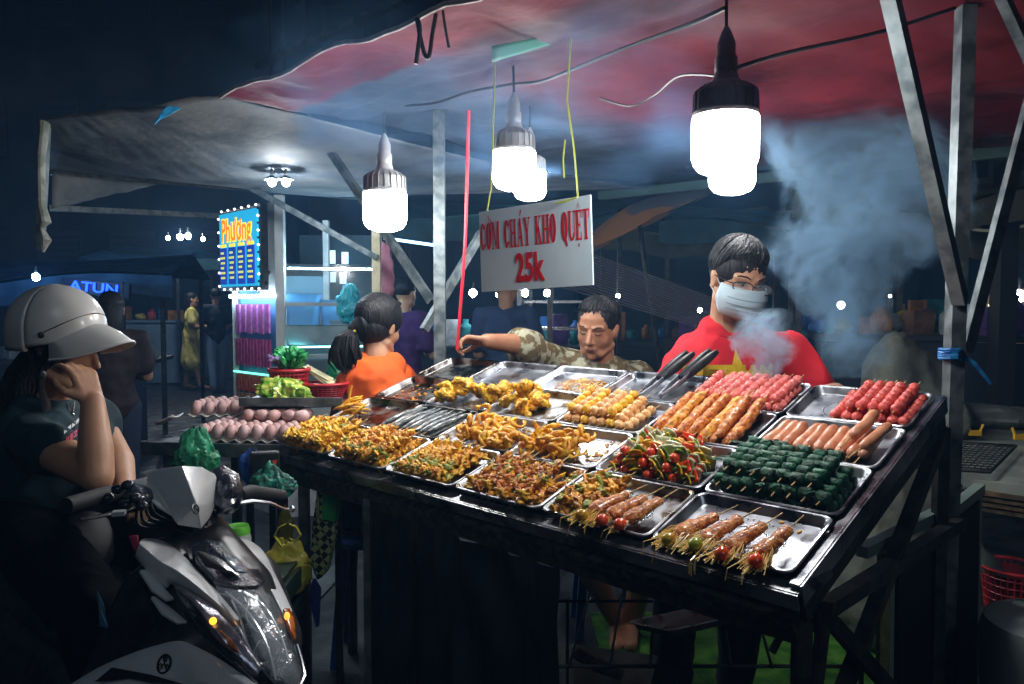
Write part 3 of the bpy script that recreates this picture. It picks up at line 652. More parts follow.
# wires, straps
wire = M('black_wire', (.02, .02, .022), rough=.5)
def cable(name, lab, pts, r=.004, mat=wire, cat='cable', sub=6):
    pts = [Vector(p) for p in pts]; out = []
    for i in range(len(pts) - 1):
        p0, p1, p2, p3 = pts[max(i - 1, 0)], pts[i], pts[i + 1], pts[min(i + 2, len(pts) - 1)]
        for k in range(sub):
            t = k / sub; out.append(.5 * ((2 * p1) + (p2 - p0) * t + (2 * p0 - 5 * p1 + 4 * p2 - p3) * t * t + (-p0 + 3 * p1 - 3 * p2 + p3) * t ** 3))
    out.append(pts[-1]); o = MB().tube(out, r, 6).build(name, mat); return tag(o, lab, cat)
cable('power_cable', 'sagging black power cable running under the tarp to the front lamp', [P(955, 8, 1.9), P(880, 32, 1.85), P(790, 52, 1.76), P(742, 66, 1.68), P(733, 72, 1.66)], .005)
cable('power_cable', 'thin cable looping from the front lamp towards the sign', [P(720, 76, 1.66), P(680, 76, 1.9), P(655, 95, 2.1), P(630, 106, 2.2), P(600, 98, 2.3)], .003)
cable('power_cable', 'long cable running from the roof to the middle lamps', [P(725, 8, 1.66), P(690, 24, 1.75), P(620, 50, 2.0), P(545, 80, 2.4), P(515, 84, 2.5), P(470, 92, 2.7), P(430, 104, 2.9), P(380, 106, 3.1)], .005)
cable('strap', 'black strap looped over the front edge of the red tarp', [P(416, 64, 2.0), P(420, 30, 2.0), P(417, 20, 2.02), P(424, 52, 2.0), P(429, 56, 2.0), P(433, 30, 2.02), P(440, -5, 2.03)], .006, cat='strap')
cable('strap', 'short black strap end beside the looped strap on the tarp edge', [P(441, -8, 2.02), P(444, 20, 2.0), P(449, 48, 2.0)], .004, cat='strap')
# ---------------- lamps ----------------
diff_m = bpy.data.materials.new('lit_diffuser'); diff_m.use_nodes = True; b_ = diff_m.node_tree.nodes["Principled BSDF"]; b_.inputs['Base Color'].default_value = (.9, .9, .9, 1); b_.inputs['Emission Color'].default_value = (.98, .97, .95, 1); b_.inputs['Emission Strength'].default_value = BULB
hous_d = M('lamp_housing_dark', (.13, .10, .11), (.20, .16, .17), sc=20, rough=.5, metal=.1, bump=.2)
hous_l = M('lamp_housing_pale', (.40, .42, .43), (.5, .52, .54), sc=20, rough=.45, metal=.2)
def lamp(u, v, Y, w, lab, hm, top, tilt=0, neck=1.0):
    c = P(u, v, Y); r = w * Y / FPX / 2; t = thing('hanging_lamp', lab, 'lamp', loc=c, rz=0.3 * u, group='big LED bulbs hanging under the tarp')
    h = r * 1.75
    MB().lathe([(r * .02, -h * .52), (r * .45, -h * .50), (r * .78, -h * .43), (r * .93, -h * .33), (r, -h * .20), (r, h * .46), (r * .97, h * .5)], 40, caps=True).build('diffuser', diff_m, t)
    mb = MB(); mb.lathe([(r * .98, h * .5), (r * .99, h * .56), (r * .93, h * .60), (r * .90, h * .90), (r * .70, h * 1.03), (r * .42, h * 1.10), (r * .34, h * 1.25)], 40)
    for k in range(20):
        a = 2 * pi * k / 20; m_ = Matrix.Rotation(a, 4, 'Z'); mb.plate([m_ @ Vector((r * .88, -.0012, h * .58)), m_ @ Vector((r * .985, -.0012, h * .58)), m_ @ Vector((r * .965, -.0012, h * .92)), m_ @ Vector((r * .72, -.0012, h * 1.03))], .0024)
    mb.build('housing', hm, t, smooth=30)
    mb = MB(); mb.lathe([(r * .30, h * 1.22), (r * .34, h * 1.26), (r * .34, h * 1.50), (r * .28, h * 1.55), (r * .28, h * (1.6 + .15 * neck)), (r * .15, h * (1.75 + .2 * neck)), (r * .05, h * (1.85 + .2 * neck))], 20); mb.build('socket', hous_d if hm is hous_d else hous_l, t)
    MB().tube([(0, 0, h * 1.8), (.002, 0, (top + h * 1.8) / 2), (0, 0, top)], .004, 6).build('cord', wire, t)
    if tilt: t.rotation_euler = (radians(tilt), 0, 0)
lamp(725, 146, 1.68, 65, 'largest hanging LED bulb with dark housing, at the front of the stall', hous_d, .42)
lamp(732, 174, 2.42, 45, 'hanging LED bulb just behind and below the largest one', hous_d, .42)
lamp(514, 171, 2.5, 43, 'LED bulb with a pale ribbed housing hanging above the sign', hous_l, .42)
lamp(530, 186, 3.0, 32, 'smaller LED bulb half hidden behind the one above the sign', hous_l, .35)
lamp(385, 212, 2.75, 43, 'leftmost LED bulb hanging over the woman in the orange shirt', hous_l, .35)
# ---------------- hanging sign ----------------
sP = [P(479.5, 212, 2.36), P(591, 194.5, 2.09), P(592, 285, 2.09), P(481, 292, 2.36)]
sx = (sP[1] - sP[0]); sw = sx.length; sx.normalize(); sy = ((sP[0] + sP[1]) / 2 - (sP[3] + sP[2]) / 2); sh = sy.length; sy = (sy - sx * sy.dot(sx)).normalized(); sz = sx.cross(sy)
sc_ = (sP[0] + sP[1] + sP[2] + sP[3]) / 4
SM = Matrix(((sx.x, sy.x, sz.x, sc_.x), (sx.y, sy.y, sz.y, sc_.y), (sx.z, sy.z, sz.z, sc_.z), (0, 0, 0, 1)))
sg = thing('hanging_sign', 'white board lettered in red with a dish and its price, hanging by yellow cords', 'sign', mat=SM)
redp = M('red_paint', (.80, .012, .02), (.68, .01, .02), sc=30, rough=.45)
MB().box((0, 0, -.003), (sw, sh, .006)).build('board', M('white_board', (.60, .76, .86), (.68, .83, .92), sc=6, rough=.4, bump=.05), sg)
CW = {}
def glyph(ch):
    """heavy condensed serif capitals in a 1 x 1.9 cell -> list of polygons"""
    H = 1.9; T = .40; t = .16; out = []
    def R_(x0, y0, x1, y1): out.append([(x0, y0), (x1, y0), (x1, y1), (x0, y1)])
    def ser(x0, x1, y): R_(x0, y, x1, y + .10)
    def ring(x0, x1, y0, y1, a0=0, a1=360, th=T):
        cx, cy2, rx, ry = (x0 + x1) / 2, (y0 + y1) / 2, (x1 - x0) / 2, (y1 - y0) / 2; n = 20
        for k in range(n):
            p, q = radians(a0 + (a1 - a0) * k / n), radians(a0 + (a1 - a0) * (k + 1) / n)
            out.append([(cx + rx * cos(p), cy2 + ry * sin(p)), (cx + rx * cos(q), cy2 + ry * sin(q)), (cx + (rx - th) * cos(q), cy2 + (ry - t) * sin(q)), (cx + (rx - th) * cos(p), cy2 + (ry - t) * sin(p))])
    if ch == 'C': ring(0, .95, 0, H, 38, 322); R_(.80, 1.25, .92, 1.8); R_(.80, .2, .92, .5); w = .95
    elif ch in 'OƠQ':
        ring(0, 1, 0, H); w = 1.0
        if ch == 'Ơ': out.append([(.80, 1.62), (.98, 1.62), (1.10, 2.10), (.95, 2.12)]); out.append([(.45, 2.35), (.60, 2.35), (.72, 2.02), (.62, 2.02)])
        if ch == 'Q': out.append([(.45, .30), (.65, .34), (1.0, -.30), (.72, -.36)])
    elif ch == 'M':
        R_(.06, 0, .20, H); R_(.98, 0, 1.28, H); out.append([(.06, H), (.36, H), (.78, .1), (.62, .0)]); out.append([(.62, 0), (.78, .1), (1.12, H), (1.0, H)]); ser(-.03, .3, 0); ser(.88, 1.38, 0); ser(-.03, .3, H - .1); ser(1.0, 1.38, H - .1); w = 1.36
    elif ch == 'H': R_(.08, 0, .38, H); R_(.72, 0, 1.02, H); R_(.3, .88, .8, 1.02); [ser(a, a + .5, y) for a in (-.02, .62) for y in (0, H - .1)]; w = 1.1
    elif ch in 'AÁ':
        out.append([(.10, 0), (.22, 0), (.62, H), (.46, H)]); out.append([(.72, 0), (1.05, 0), (.68, H), (.44, H)]); R_(.25, .55, .8, .68); ser(-.02, .36, 0); ser(.62, 1.14, 0); w = 1.1
        if ch == 'Á': out.append([(.48, 2.05), (.62, 2.05), (.90, 2.42), (.70, 2.46)])
    elif ch == 'Y': R_(.40, 0, .70, .85); out.append([(.02, H), (.34, H), (.70, .8), (.42, .75)]); out.append([(.86, H), (.98, H), (.68, .8), (.55, .8)]); ser(.28, .82, 0); ser(-.06, .42, H - .1); ser(.72, 1.1, H - .1); w = 1.06
    elif ch == 'K': R_(.08, 0, .38, H); out.append([(.38, .78), (.38, 1.0), (.80, H), (.94, H)]); out.append([(.46, 1.05), (.62, 1.25), (1.10, 0), (.76, 0)]); [ser(a, b, y) for a, b, y in ((-.02, .48, 0), (-.02, .48, H - .1), (.62, 1.16, 0), (.62, 1.06, H - .1))]; w = 1.12
    elif ch == 'U': ring(.08, 1.0, 0, 1.0, 180, 360, .26); R_(.08, .5, .36, H); R_(.88, .5, 1.0, H); ser(-.02, .46, H - .1); ser(.74, 1.1, H - .1); w = 1.06
    elif ch == 'Ẹ':
        R_(.08, 0, .38, H); R_(0, 0, .86, .12); R_(0, H - .12, .84, H); R_(.3, .9, .66, 1.02); R_(.78, 0, .88, .5); R_(.76, 1.4, .86, H); R_(.60, .74, .68, 1.18); w = .92
        out.append([(.40 + .10 * cos(a * pi / 4), -.32 + .13 * sin(a * pi / 4)) for a in range(8)]); out.append([(.28, 2.02), (.38, 2.02), (.52, 2.28), (.46, 2.34)]); out.append([(.46, 2.34), (.52, 2.28), (.66, 2.02), (.74, 2.02)])
    elif ch == 'T': R_(.34, 0, .64, H); R_(0, H - .12, .98, H); R_(0, 1.35, .09, H); R_(.89, 1.35, .98, H); ser(.22, .76, 0); w = 1.0
    else: w = .62
    return out, w + .12
def lettering(text, x0, x1, y0, hh, slope=0):
    items = []; x = 0
    for ch in text: g, w = glyph(ch); items.append((x, g)); x += w
    k = (x1 - x0) / x; ky = hh / 1.9; mb = MB(); n = 0
    for ox, g in items:
        for poly in g:
            zt = .0012 + .00004 * (n % 5); n += 1
            pts = [Vector((x0 + (ox + p[0]) * k, y0 + p[1] * ky + slope * (ox + p[0]) * k, zt)) for p in poly]
            ar = sum(pts[i].x * pts[(i + 1) % len(pts)].y - pts[(i + 1) % len(pts)].x * pts[i].y for i in range(len(pts)))
            if ar < 0: pts.reverse()
            mb.add(pts, [tuple(range(len(pts)))])
    return mb
lettering('CƠM CHÁY KHO QUẸT', -sw / 2 + .004, sw / 2 - .002, sh * .5 - .118, .082).build('dish_lettering', redp, sg, smooth=0)
def text(body, size, mat, parent=None, name='lettering', m=None, off=.0, ext=.0006, sx=1, al='CENTER', sp=1.0):
    c = bpy.data.curves.new(name, 'FONT'); c.body = body; c.size = size; c.extrude = ext; c.offset = off; c.align_x = al; c.align_y = 'CENTER'; c.resolution_u = 4; c.space_character = sp
    t = bpy.data.objects.new(name, c); COL.objects.link(t); bpy.context.view_layer.update()
    me = bpy.data.meshes.new_from_object(t.evaluated_get(bpy.context.evaluated_depsgraph_get())); bpy.data.objects.remove(t); bpy.data.curves.remove(c)
    me.name = name; me.materials.clear(); me.materials.append(mat)
    mm = (m or Matrix()) @ Matrix.Diagonal((sx, 1, 1, 1)); me.transform(mm); return link(name, me, parent)
text('25k', .112, redp, sg, 'price_lettering', Matrix.Translation((-.014, -.062, .0016)), off=.0036, sx=.62, ext=.0003)
ycord = M('yellow_cord', (.55, .62, .10), rough=.6)
for (u0, v0, u1, v1, Y, pts) in ((487, 211, 492, 168, 2.34, None), (578, 197, 567, 100, 2.12, None)):
    a = P(u0, v0, Y); b = P(u1, v1, Y); c = Vector((b.x + .01, b.y, 2.12))
    MB().tube([a, a.lerp(b, .5) + Vector((.004, 0, 0)), b, c], .0028, 6).build('cord', ycord, sg, True)
MB().tube([P(565, 140, 2.13), P(563, 160, 2.12), P(564, 178, 2.12)], .0026, 5).build('cord', ycord, sg, True)
MB().tube([P(577, 197, 2.10), P(566, 201, 2.12), P(556, 203, 2.14)], .003, 5).build('cord', ycord, sg, True)
# red strap hanging by the left post
cable('red_strap', 'red strap hanging beside the left post, gripped by a hand', [P(469, 110, 2.75), P(467, 180, 2.8), P(465, 245, 2.82), P(461, 300, 2.84), P(457, 350, 2.84)], .0065, M('red_strap', (.55, .02, .04), rough=.5), 'strap')
# ---------------- people ----------------
def frame(fwd, up=(0, 0, 1), roll=0):
    f = Vector(fwd).normalized(); r = f.cross(Vector(up)).normalized(); u = r.cross(f)
    m = Matrix((r, f, u)).transposed()
    return m @ Matrix.Rotation(radians(roll), 3, 'Y')
def head(mb, c, R, s=1.0, nose=1.0, jaw=1.0):
    def q(x, y, z): return c + R @ Vector((x * s, y * s, z * s))
    mb.ell(q(0, -.012, .030), (.076 * s, .096 * s, .092 * s), R)
    mb.ell(q(0, .018, -.022), (.066 * s * jaw, .070 * s, .085 * s), R)
    mb.ell(q(0, .040, -.075), (.044 * s * jaw, .042 * s, .036 * s), R)
    mb.cap(q(0, .068, -.100), .017 * s, q(0, .050, -.098), .022 * s)
    for k in (-1, 1):
        mb.cap(q(k * .030, .050, -.088), .021 * s, q(k * .050 * jaw, .0, -.066), .022 * s)
        mb.ell(q(k * .038, .046, -.030), (.028 * s, .026 * s, .030 * s), R)
        mb.cap(q(k * .014, .083, .022), .0085 * s, q(k * .048, .066, .022), .009 * s, 8)
        mb.ell(q(k * .077, -.008, -.012), (.008 * s, .017 * s, .029 * s), R, 12, 8); mb.ell(q(k * .080, -.014, .004), (.010 * s, .014 * s, .016 * s), R, 10, 8)
        mb.cap(q(k * .010, .092, -.038), .0075 * s, q(k * .013, .086, -.037), .007 * s, 8)
    mb.cap(q(0, .084, .008), .0075 * s, q(0, .104 * (1 + .02 * nose), -.030), .0105 * s * nose, 10)
    mb.cap(q(-.020, .080, -.062), .006 * s, q(.020, .080, -.062), .006 * s, 8); mb.cap(q(-.014, .086, -.058), .0055 * s, q(.014, .086, -.058), .0055 * s, 8); mb.cap(q(-.013, .084, -.069), .0065 * s, q(.013, .084, -.069), .0065 * s, 8)
    return q
def face(q, R, root, s=1.0, open_=1.0, lipc=None):
    for k in (-1, 1):
        br = MB().tube([q(k * .014, .0905, .023), q(k * .028, .088, .030), q(k * .043, .078, .029), q(k * .053, .066, .023)], [.0022 * s, .0034 * s, .0030 * s, .0012 * s], 6, flat=.6); br.build('eyebrow', hairm, root, True)
        lidm = M('eyelid', (.03, .018, .014), rough=.6)
        if open_ < .4: MB().tube([q(k * .017, .0795, .002), q(k * .026, .0835, -.002), q(k * .037, .0815, -.002), q(k * .046, .072, .002)], .0022 * s, 6).build('eyelid', lidm, root, True); continue
        ey = MB().ell(q(k * .031, .0745, .004), (.0135 * s, .0075 * s, .0085 * s * open_), R, 12, 8).build('eye', M('eye_white', (.35, .33, .31), rough=.3), root, True)
        MB().ell(q(k * .031, .0800, .002), (.006 * s, .004 * s, .006 * s * open_), R, 10, 8).build('iris', M('iris', (.01, .007, .005), rough=.1), root, True)
        MB().tube([q(k * .017, .078, .005), q(k * .026, .0835, .0105 * open_), q(k * .037, .0815, .0105 * open_), q(k * .046, .072, .005)], .0018 * s, 6).build('eyelid', lidm, root, True)
    if lipc: MB().tube([q(-.024, .079, -.0635), q(-.010, .0905, -.0615), q(0, .0905, -.0625), q(.010, .0905, -.0615), q(.024, .079, -.0635)], [.001, .0032, .0032, .0032, .001], 8, flat=1.3).build('lips', lipc, root, True)
def hand(mb, w, D, Nn, s=1.0, curl=.5, side=1, spread=.12, curls=None):
    D = Vector(D).normalized(); Nn = Vector(Nn); Nn = (Nn - D * Nn.dot(D)).normalized(); X = D.cross(Nn) * side
    for k in range(4):
        x = (-.027 + .018 * k) * s; kn = w + D * (.085 - .004 * abs(k - 1.4)) * s + X * x; mb.cap(w + X * x * .65 + D * .008, .0135 * s, kn, .0105 * s, 10)
        L_ = (.068, .078, .074, .058)[k] * s; d = (D + X * spread * (k - 1.5)).normalized(); p = kn; an = 0; c_ = curls[k] if curls else curl
        for j, (fr_, rr) in enumerate(((.44, .0088), (.31, .0080), (.25, .0070))):
            an += c_ * (.9, 1.0, .7)[j]; dd = d * cos(an) + Nn * sin(an); n_ = p + dd * L_ * fr_; mb.cap(p, (rr + .0006) * s, n_, rr * s, 10); p = n_
    b0 = w + D * .018 * s - X * .022 * s; b1 = b0 + (D * .6 - X * .75 + Nn * .35).normalized() * .040 * s; b2 = b1 + (D * .85 - X * .15 + Nn * .5).normalized() * .032 * s; b3 = b2 + (D * .9 + X * .2 + Nn * .45).normalized() * .025 * s
    mb.cap(b0, .015 * s, b1, .0115 * s, 10); mb.cap(b1, .0105 * s, b2, .0095 * s, 10); mb.cap(b2, .0095 * s, b3, .0078 * s, 10)
def limb(mb, pts, rs, n=14):
    for i in range(len(pts) - 1): mb.cap(pts[i], rs[i], pts[i + 1], rs[i + 1], n)
def trunk(mb, neck, pel, R, k=1.0, g=0.0, shw=.18):
    ax = (neck - pel); up = ax.normalized(); r = R.col[0]; f = up.cross(r) * 1.0; f = -f if f.dot(R.col[1]) < 0 else f; T = Matrix((r, f, up)).transposed(); L_ = ax.length
    for t, w, d, h in ((.02, .155, .115, .13), (.25, .135, .105, .14), (.50, .145, .108, .15), (.70, .160, .108, .14), (.84, .140, .085, .09)):
        mb.ell(pel + ax * t, ((w + g * 1.3) * k, (d + g * 1.5) * k, (h + g * 1.6) * k), T, 20, 12)
    return T
def shortsleeve(mb, sh, el, r0, frac, flare=1.12):
    e = sh.lerp(el, frac); mb.cap(sh, r0, e, r0 * flare * .92, 18)
def hairstrands(mb, pts_fn, n, r, seed=1):
    R = random.Random(seed)
    for i in range(n): mb.tube(pts_fn(R), [r, r * 1.1, r * .9, r * .4], 5)
def cap_hair(q, R, Rr, n, ax, ay, az, oz, hl, back, thin=.0035, part=-.25):
    hb = MB(); hb.ell(q(0, -.020, oz), (ax * .97, ay * .97, az * .97), R, 28, 18)
    for i in range(n):
        a = Rr.uniform(-pi, pi); f = abs(a); lim = hl if f < 1.0 else (hl + (back - hl) * min(1, (f - 1.0) / .5)); th1 = lim + Rr.uniform(-.16, .10); g = Rr.uniform(1.0, 1.055); th0 = Rr.uniform(.05, .9); tw = part * (1 if f < 1.5 else .3)
        pts = []
        for k in range(5):
            t = k / 4; th = th0 + (th1 - th0) * t; aa = a + tw * (1 - t); gg = g * (1 - .035 * t * t); pts.append(q(ax * gg * sin(th) * sin(aa), -.020 + ay * gg * sin(th) * cos(aa), oz + az * gg * cos(th)))
        hb.tube(pts, [thin * .6, thin, thin, thin * .8, thin * .2], 5)
    return hb
# ---- vendor in the red shirt ----
def vendor():
    c = P(738, 279, 2.42); R = frame((.24, -.92, -.32), roll=-5)
    root = thing('person', 'man in red star shirt, glasses and pale face mask, standing behind the trays', 'person', loc=(c.x - .03, c.y + .16, 0))
    mb = MB(); q = head(mb, c, R, 1.0)
    neck = c + Vector((-.015, .075, -.155)); pel = Vector((c.x - .05, c.y + .14, .86)); B_ = frame((.06, -1, 0))
    mb.cap(c + R @ Vector((0, -.03, -.05)), .052, neck, .056)
    trunk(mb, neck + Vector((0, 0, -.03)), pel, B_)
    sR = P(691, 353, 2.55); sL = P(789, 351, 2.55)           # image left / right shoulder
    eR = P(664, 408, 2.42); wR = P(690, 440, 2.18); eL = P(824, 398, 2.48); wL = P(836, 392, 2.28)
    limb(mb, [sR, eR, wR], [.055, .042, .030]); limb(mb, [sL, eL, wL], [.055, .042, .029])
    hand(mb, wR, (.25, -.6, -.35), (.2, -.3, -1), 1, .5, 1); hand(mb, wL, (.55, -.7, .05), (.1, -.3, -1), 1, .75, -1)
    for k in (-1, 1):
        hp = pel + Vector((k * .09, 0, -.04)); kn = hp + Vector((k * .02, -.02, -.42)); an = Vector((kn.x, kn.y + .03, .09)); limb(mb, [hp, kn, an], [.085, .058, .042]); mb.cap(an + Vector((0, .02, -.04)), .035, an + Vector((k * .01, -.16, -.06)), .028)
    fuse('body', mb, .005, skin, root, True, 7); body = COL.objects[-1]
    tag(body); face(q, R, root, 1.0, .75)
    # shirt
    mb = MB(); trunk(mb, neck + Vector((0, 0, -.045)), pel, B_, 1.0, .018); mb.cap(sR, .062, sL, .062); mb.cap(neck + Vector((-.03, .005, -.020)), .062, neck + Vector((.03, .005, -.020)), .062)
    mb.cap(neck + Vector((-.02, 0, -.028)), .060, sR + Vector((.01, 0, .0)), .060); mb.cap(neck + Vector((.02, 0, -.028)), .060, sL + Vector((-.01, 0, .0)), .060)
    shortsleeve(mb, sR, eR, .066, .80, 1.15); shortsleeve(mb, sL, eL, .066, .78, 1.15)
    sh = fuse('shirt', mb, .007, M('red_cotton', (.58, .008, .020), (.66, .012, .026), sc=6, rough=.8, bump=.25, bsc=300), root, True, 6, .012, 5)
    tr_ = MB(); 
    tr_.ell(pel + Vector((0, 0, -.02)), (.175, .125, .13))
    for k in (-1, 1):
        hp = pel + Vector((k * .09, 0, -.04)); kn = hp + Vector((k * .02, -.02, -.42)); limb(tr_, [hp, kn, Vector((kn.x, kn.y + .03, .12))], [.100, .078, .065])
    fuse('trousers', tr_, .009, M('dark_trousers', (.015, .02, .035), rough=.8), root, True, 4, .01, 6)
    MB().tube([neck + Matrix.Rotation(a * pi / 12, 3, 'Z') @ Vector((.066, 0, .018 - .022 * (1 + cos(a * pi / 12 + pi / 2)) / 1)) for a in range(25)], .0055, 6).build('collar', M('red_collar', (.45, .006, .015), rough=.8), root, True)
    # star and lettering laid on the cloth
    bv = BVHTree.FromObject(sh, bpy.context.evaluated_depsgraph_get()); iv = WM[root.name].inverted()
    def drape(me_vs, off):
        out = []
        for v in me_vs:
            loc = bv.ray_cast(iv @ v - Vector((0, .5, 0)), Vector((0, 1, 0)))[0]; out.append((WM[root.name] @ loc) + Vector((0, -off, 0)) if loc else v)
        return out
    sc0 = P(736, 380, 2.40); mb = MB(); pts = []
    for k in range(10):
        a = pi / 2 + k * pi / 5; rr = (.098 if k % 2 == 0 else .038); pts.append(Vector((sc0.x + rr * cos(a), sc0.y, sc0.z + rr * sin(a) * 1.0)))
    N = 10
    for k in range(10):
        a, b = pts[k], pts[(k + 1) % 10]
        vs = [Vector((0, 0, 0))] * 0; idx = {}
        for i in range(N + 1):
            for j in range(N + 1 - i):
                idx[(i, j)] = len(vs); vs.append(sc0 + (a - sc0) * i / N + (b - sc0) * j / N)
        fs = []
        for i in range(N):
            for j in range(N - i):
                fs.append((idx[(i, j)], idx[(i + 1, j)], idx[(i, j + 1)]))
                if i + j < N - 1: fs.append((idx[(i + 1, j)], idx[(i + 1, j + 1)], idx[(i, j + 1)]))
        mb.add(vs, fs)
    mb.v = drape(mb.v, .0025); yel = M('yellow_print', (.72, .48, .01), (.62, .40, .01), sc=30, rough=.7)
    mb.build('star_print', yel, root, True)
    t = text('VIETNAM', .066, yel, None, 'name_lettering', None, .0045, .0, 1.05)
    me = t.data; M4 = Matrix.Translation(P(730, 374, 2.4)) @ Matrix.Rotation(pi / 2, 4, 'X')
    bm_v = drape([M4 @ v.co for v in me.vertices], .005)
    for v, w_ in zip(me.vertices, bm_v): v.co = iv @ w_
    t.parent = root; KID[root.name].append(t)
    # mask
    def mk(a, b):
        ph = radians(-78 + 156 * a); th = radians(62 + 74 * b); rad = 1.0 + .03 * sin(b * pi) * 1 + (.012 * sin(b * 3 * pi * 2) * (1 - abs(2 * a - 1)))
        return c + R @ Vector((.083 * sin(ph) * sin(th) * rad * (.96 + .1 * (1 - b)), .018 + .097 * cos(ph) * sin(th) * rad, -.045 + .082 * cos(th)))
    mo = MB().grid(mk, 26, 26).build('face_mask', M('pale_mask', (.38, .52, .60), (.50, .62, .68), sc=4, rough=.85, bump=.15, bsc=200), root, True); mo.modifiers.new('s', 'SOLIDIFY').thickness = .0015
    plm = M('mask_fold', (.22, .32, .38), rough=.9)
    for b_ in (.30, .48, .64): MB().tube([mk(.16 + .68 * t / 12, b_) + (mk(.16 + .68 * t / 12, b_) - c).normalized() * .002 for t in range(13)], .0012, 5).build('pleat', plm, root, True)
    MB().tube([mk(t / 16, .02) for t in range(17)], .0022, 6).build('mask_edge', MT['pale_mask'], root, True)
    mb = MB()
    for k in (-1, 1):
        mb.tube([q(k * .070, .045, -.028), q(k * .076, .01, -.005), q(k * .082, -.018, .012)], .0014, 5); mb.tube([q(k * .070, .035, -.072), q(k * .076, .005, -.045), q(k * .082, -.018, -.030)], .0014, 5)
    mo2 = mb.build('ear_loop', M('loop_white', (.6, .65, .68), rough=.8), root, True)
    mb = MB(); gl = MB()
    for k in (-1, 1):
        rp = [q(k * .034 + .027 * cos(a) * (1 - .0 * abs(sin(a))), .103 - 7.0 * (.034 + .027 * cos(a)) ** 2, -.002 + .0165 * (abs(sin(a)) ** .7) * (1 if sin(a) > 0 else -1)) for a in [i * 2 * pi / 24 for i in range(25)]]
        mb.tube(rp, .0019, 6); gl.add(rp[:-1], [tuple(range(24))]); mb.tube([q(k * .060, .080, .004), q(k * .076, .05, .004), q(k * .083, -.01, .006)], .0019, 6)
    mb.tube([q(-.008, .102, .002), q(0, .105, .005), q(.008, .102, .002)], .0018, 6)
    mb.build('glasses', blackp, root, True); g = gl.build('lenses', M('lens', (.6, .7, .75), rough=.05, alpha=.12), root, True)
    hb = cap_hair(q, R, random.Random(5), 620, .086, .104, .098, .036, 1.16, 1.75)
    hb.build('hair', hairm, root, True)
    return root
vendor()
# ---- man in the patterned shirt ----
def patterned():
    c = P(597, 328, 3.10); R = frame((-.42, -.86, -.26), roll=-5)
    root = thing('person', 'man in a brown floral shirt reaching out his arm to the red strap', 'person', loc=(c.x + .02, c.y + .1, 0))
    mb = MB(); q = head(mb, c, R, 1.0, 1.25, 1.08); neck = c + Vector((.02, .06, -.15)); pel = Vector((c.x + .06, c.y + .14, .62)); B_ = frame((-.2, -1, 0))
    mb.cap(c + R @ Vector((0, -.03, -.05)), .056, neck, .062); trunk(mb, neck + Vector((0, 0, -.03)), pel, B_, 1.05)
    sR = P(552, 362, 3.22); eR = P(505, 352, 3.05); eR = P(522, 345, 3.08); wR = P(486, 341, 2.93); sL = P(637, 378, 3.25); eL = P(652, 430, 3.2); wL = P(640, 470, 2.95)
    limb(mb, [sR, eR, wR], [.060, .046, .029]); limb(mb, [sL, eL, wL], [.06, .045, .03])
    hand(mb, wR, (-1, -.25, .10), (0, -.4, -1), 1, .75, 1, .05, (.95, .9, .8, .7)); hand(mb, wL, (-.3, -1, -.1), (0, 0, -1), 1, .5, -1)
    k1 = P(560, 560, 3.0); 
    for k, kn, an in ((-1, Vector((.18, 3.0, .58)), PZ(618, 622, .06)), (1, Vector((.55, 2.95, .56)), Vector((.50, 3.15, .08)))):
        limb(mb, [pel + Vector((k * .10, 0, 0)), kn, an], [.085, .060, .042]); mb.cap(an + Vector((0, .02, -.02)), .036, an + Vector((-.03, -.16, -.035)), .028)
    fuse('body', mb, .005, skin2, root, True, 7); face(q, R, root, 1.0, .32, M('lip', (.24, .08, .05), rough=.5))
    fl = M('floral_shirt', (.10, .07, .028), (.30, .30, .21), sc=26, rough=.8, lo=.50, hi=.56, bump=.2, bsc=200, det=6)
    mb = MB(); trunk(mb, neck + Vector((0, 0, -.05)), pel, B_, 1.05, .025); mb.cap(sR, .066, sL, .066); mb.cap(neck + Vector((-.05, 0, -.03)), .066, neck + Vector((.05, 0, -.03)), .066); mb.cap(neck + Vector((-.02, 0, -.03)), .06, sR, .06); mb.cap(neck + Vector((.02, 0, -.03)), .06, sL, .06)
    shortsleeve(mb, sR, eR, .070, .95, 1.15); shortsleeve(mb, sL, eL, .070, .8)
    fuse('shirt', mb, .007, fl, root, True, 5, .014, 5)
    mb = MB()
    for k in (-1, 1): mb.plate([neck + Vector((k * .05, .02, .03)), neck + Vector((k * .082, -.04, .00)), neck + Vector((k * .070, -.092, -.055)), neck + Vector((k * .006, -.085, -.075))], .006)
    mb.build('collar', fl, root, True)
    mb = MB(); mb.ell(pel, (.19, .14, .13))
    for k, kn in ((-1, Vector((.18, 3.0, .58))), (1, Vector((.55, 2.95, .56)))): limb(mb, [pel + Vector((k * .10, 0, 0)), kn], [.105, .080])
    fuse('shorts', mb, .009, M('dark_shorts', (.02, .022, .03), rough=.8), root, True, 4)
    hb = cap_hair(q, R, random.Random(8), 520, .084, .100, .092, .036, 1.02, 1.6, .0028, -.1)
    hb.build('hair', hairm, root, True); return root
patterned()
# stool under the seated man
st_ = thing('stool', 'low plastic stool behind the table under the man in the floral shirt', 'stool', loc=(.40, 3.28, 0))
MB().lathe([(.15, .47), (.16, .49), (.15, .505), (.0, .505)], 24).build('seat', M('blue_plastic', (.02, .08, .30), rough=.4), st_)
for k in range(4):
    a = pi / 4 + k * pi / 2; MB().bar((.17 * cos(a), .17 * sin(a), 0), (.12 * cos(a), .12 * sin(a), .48), .035).build('leg', MT['blue_plastic'], st_)
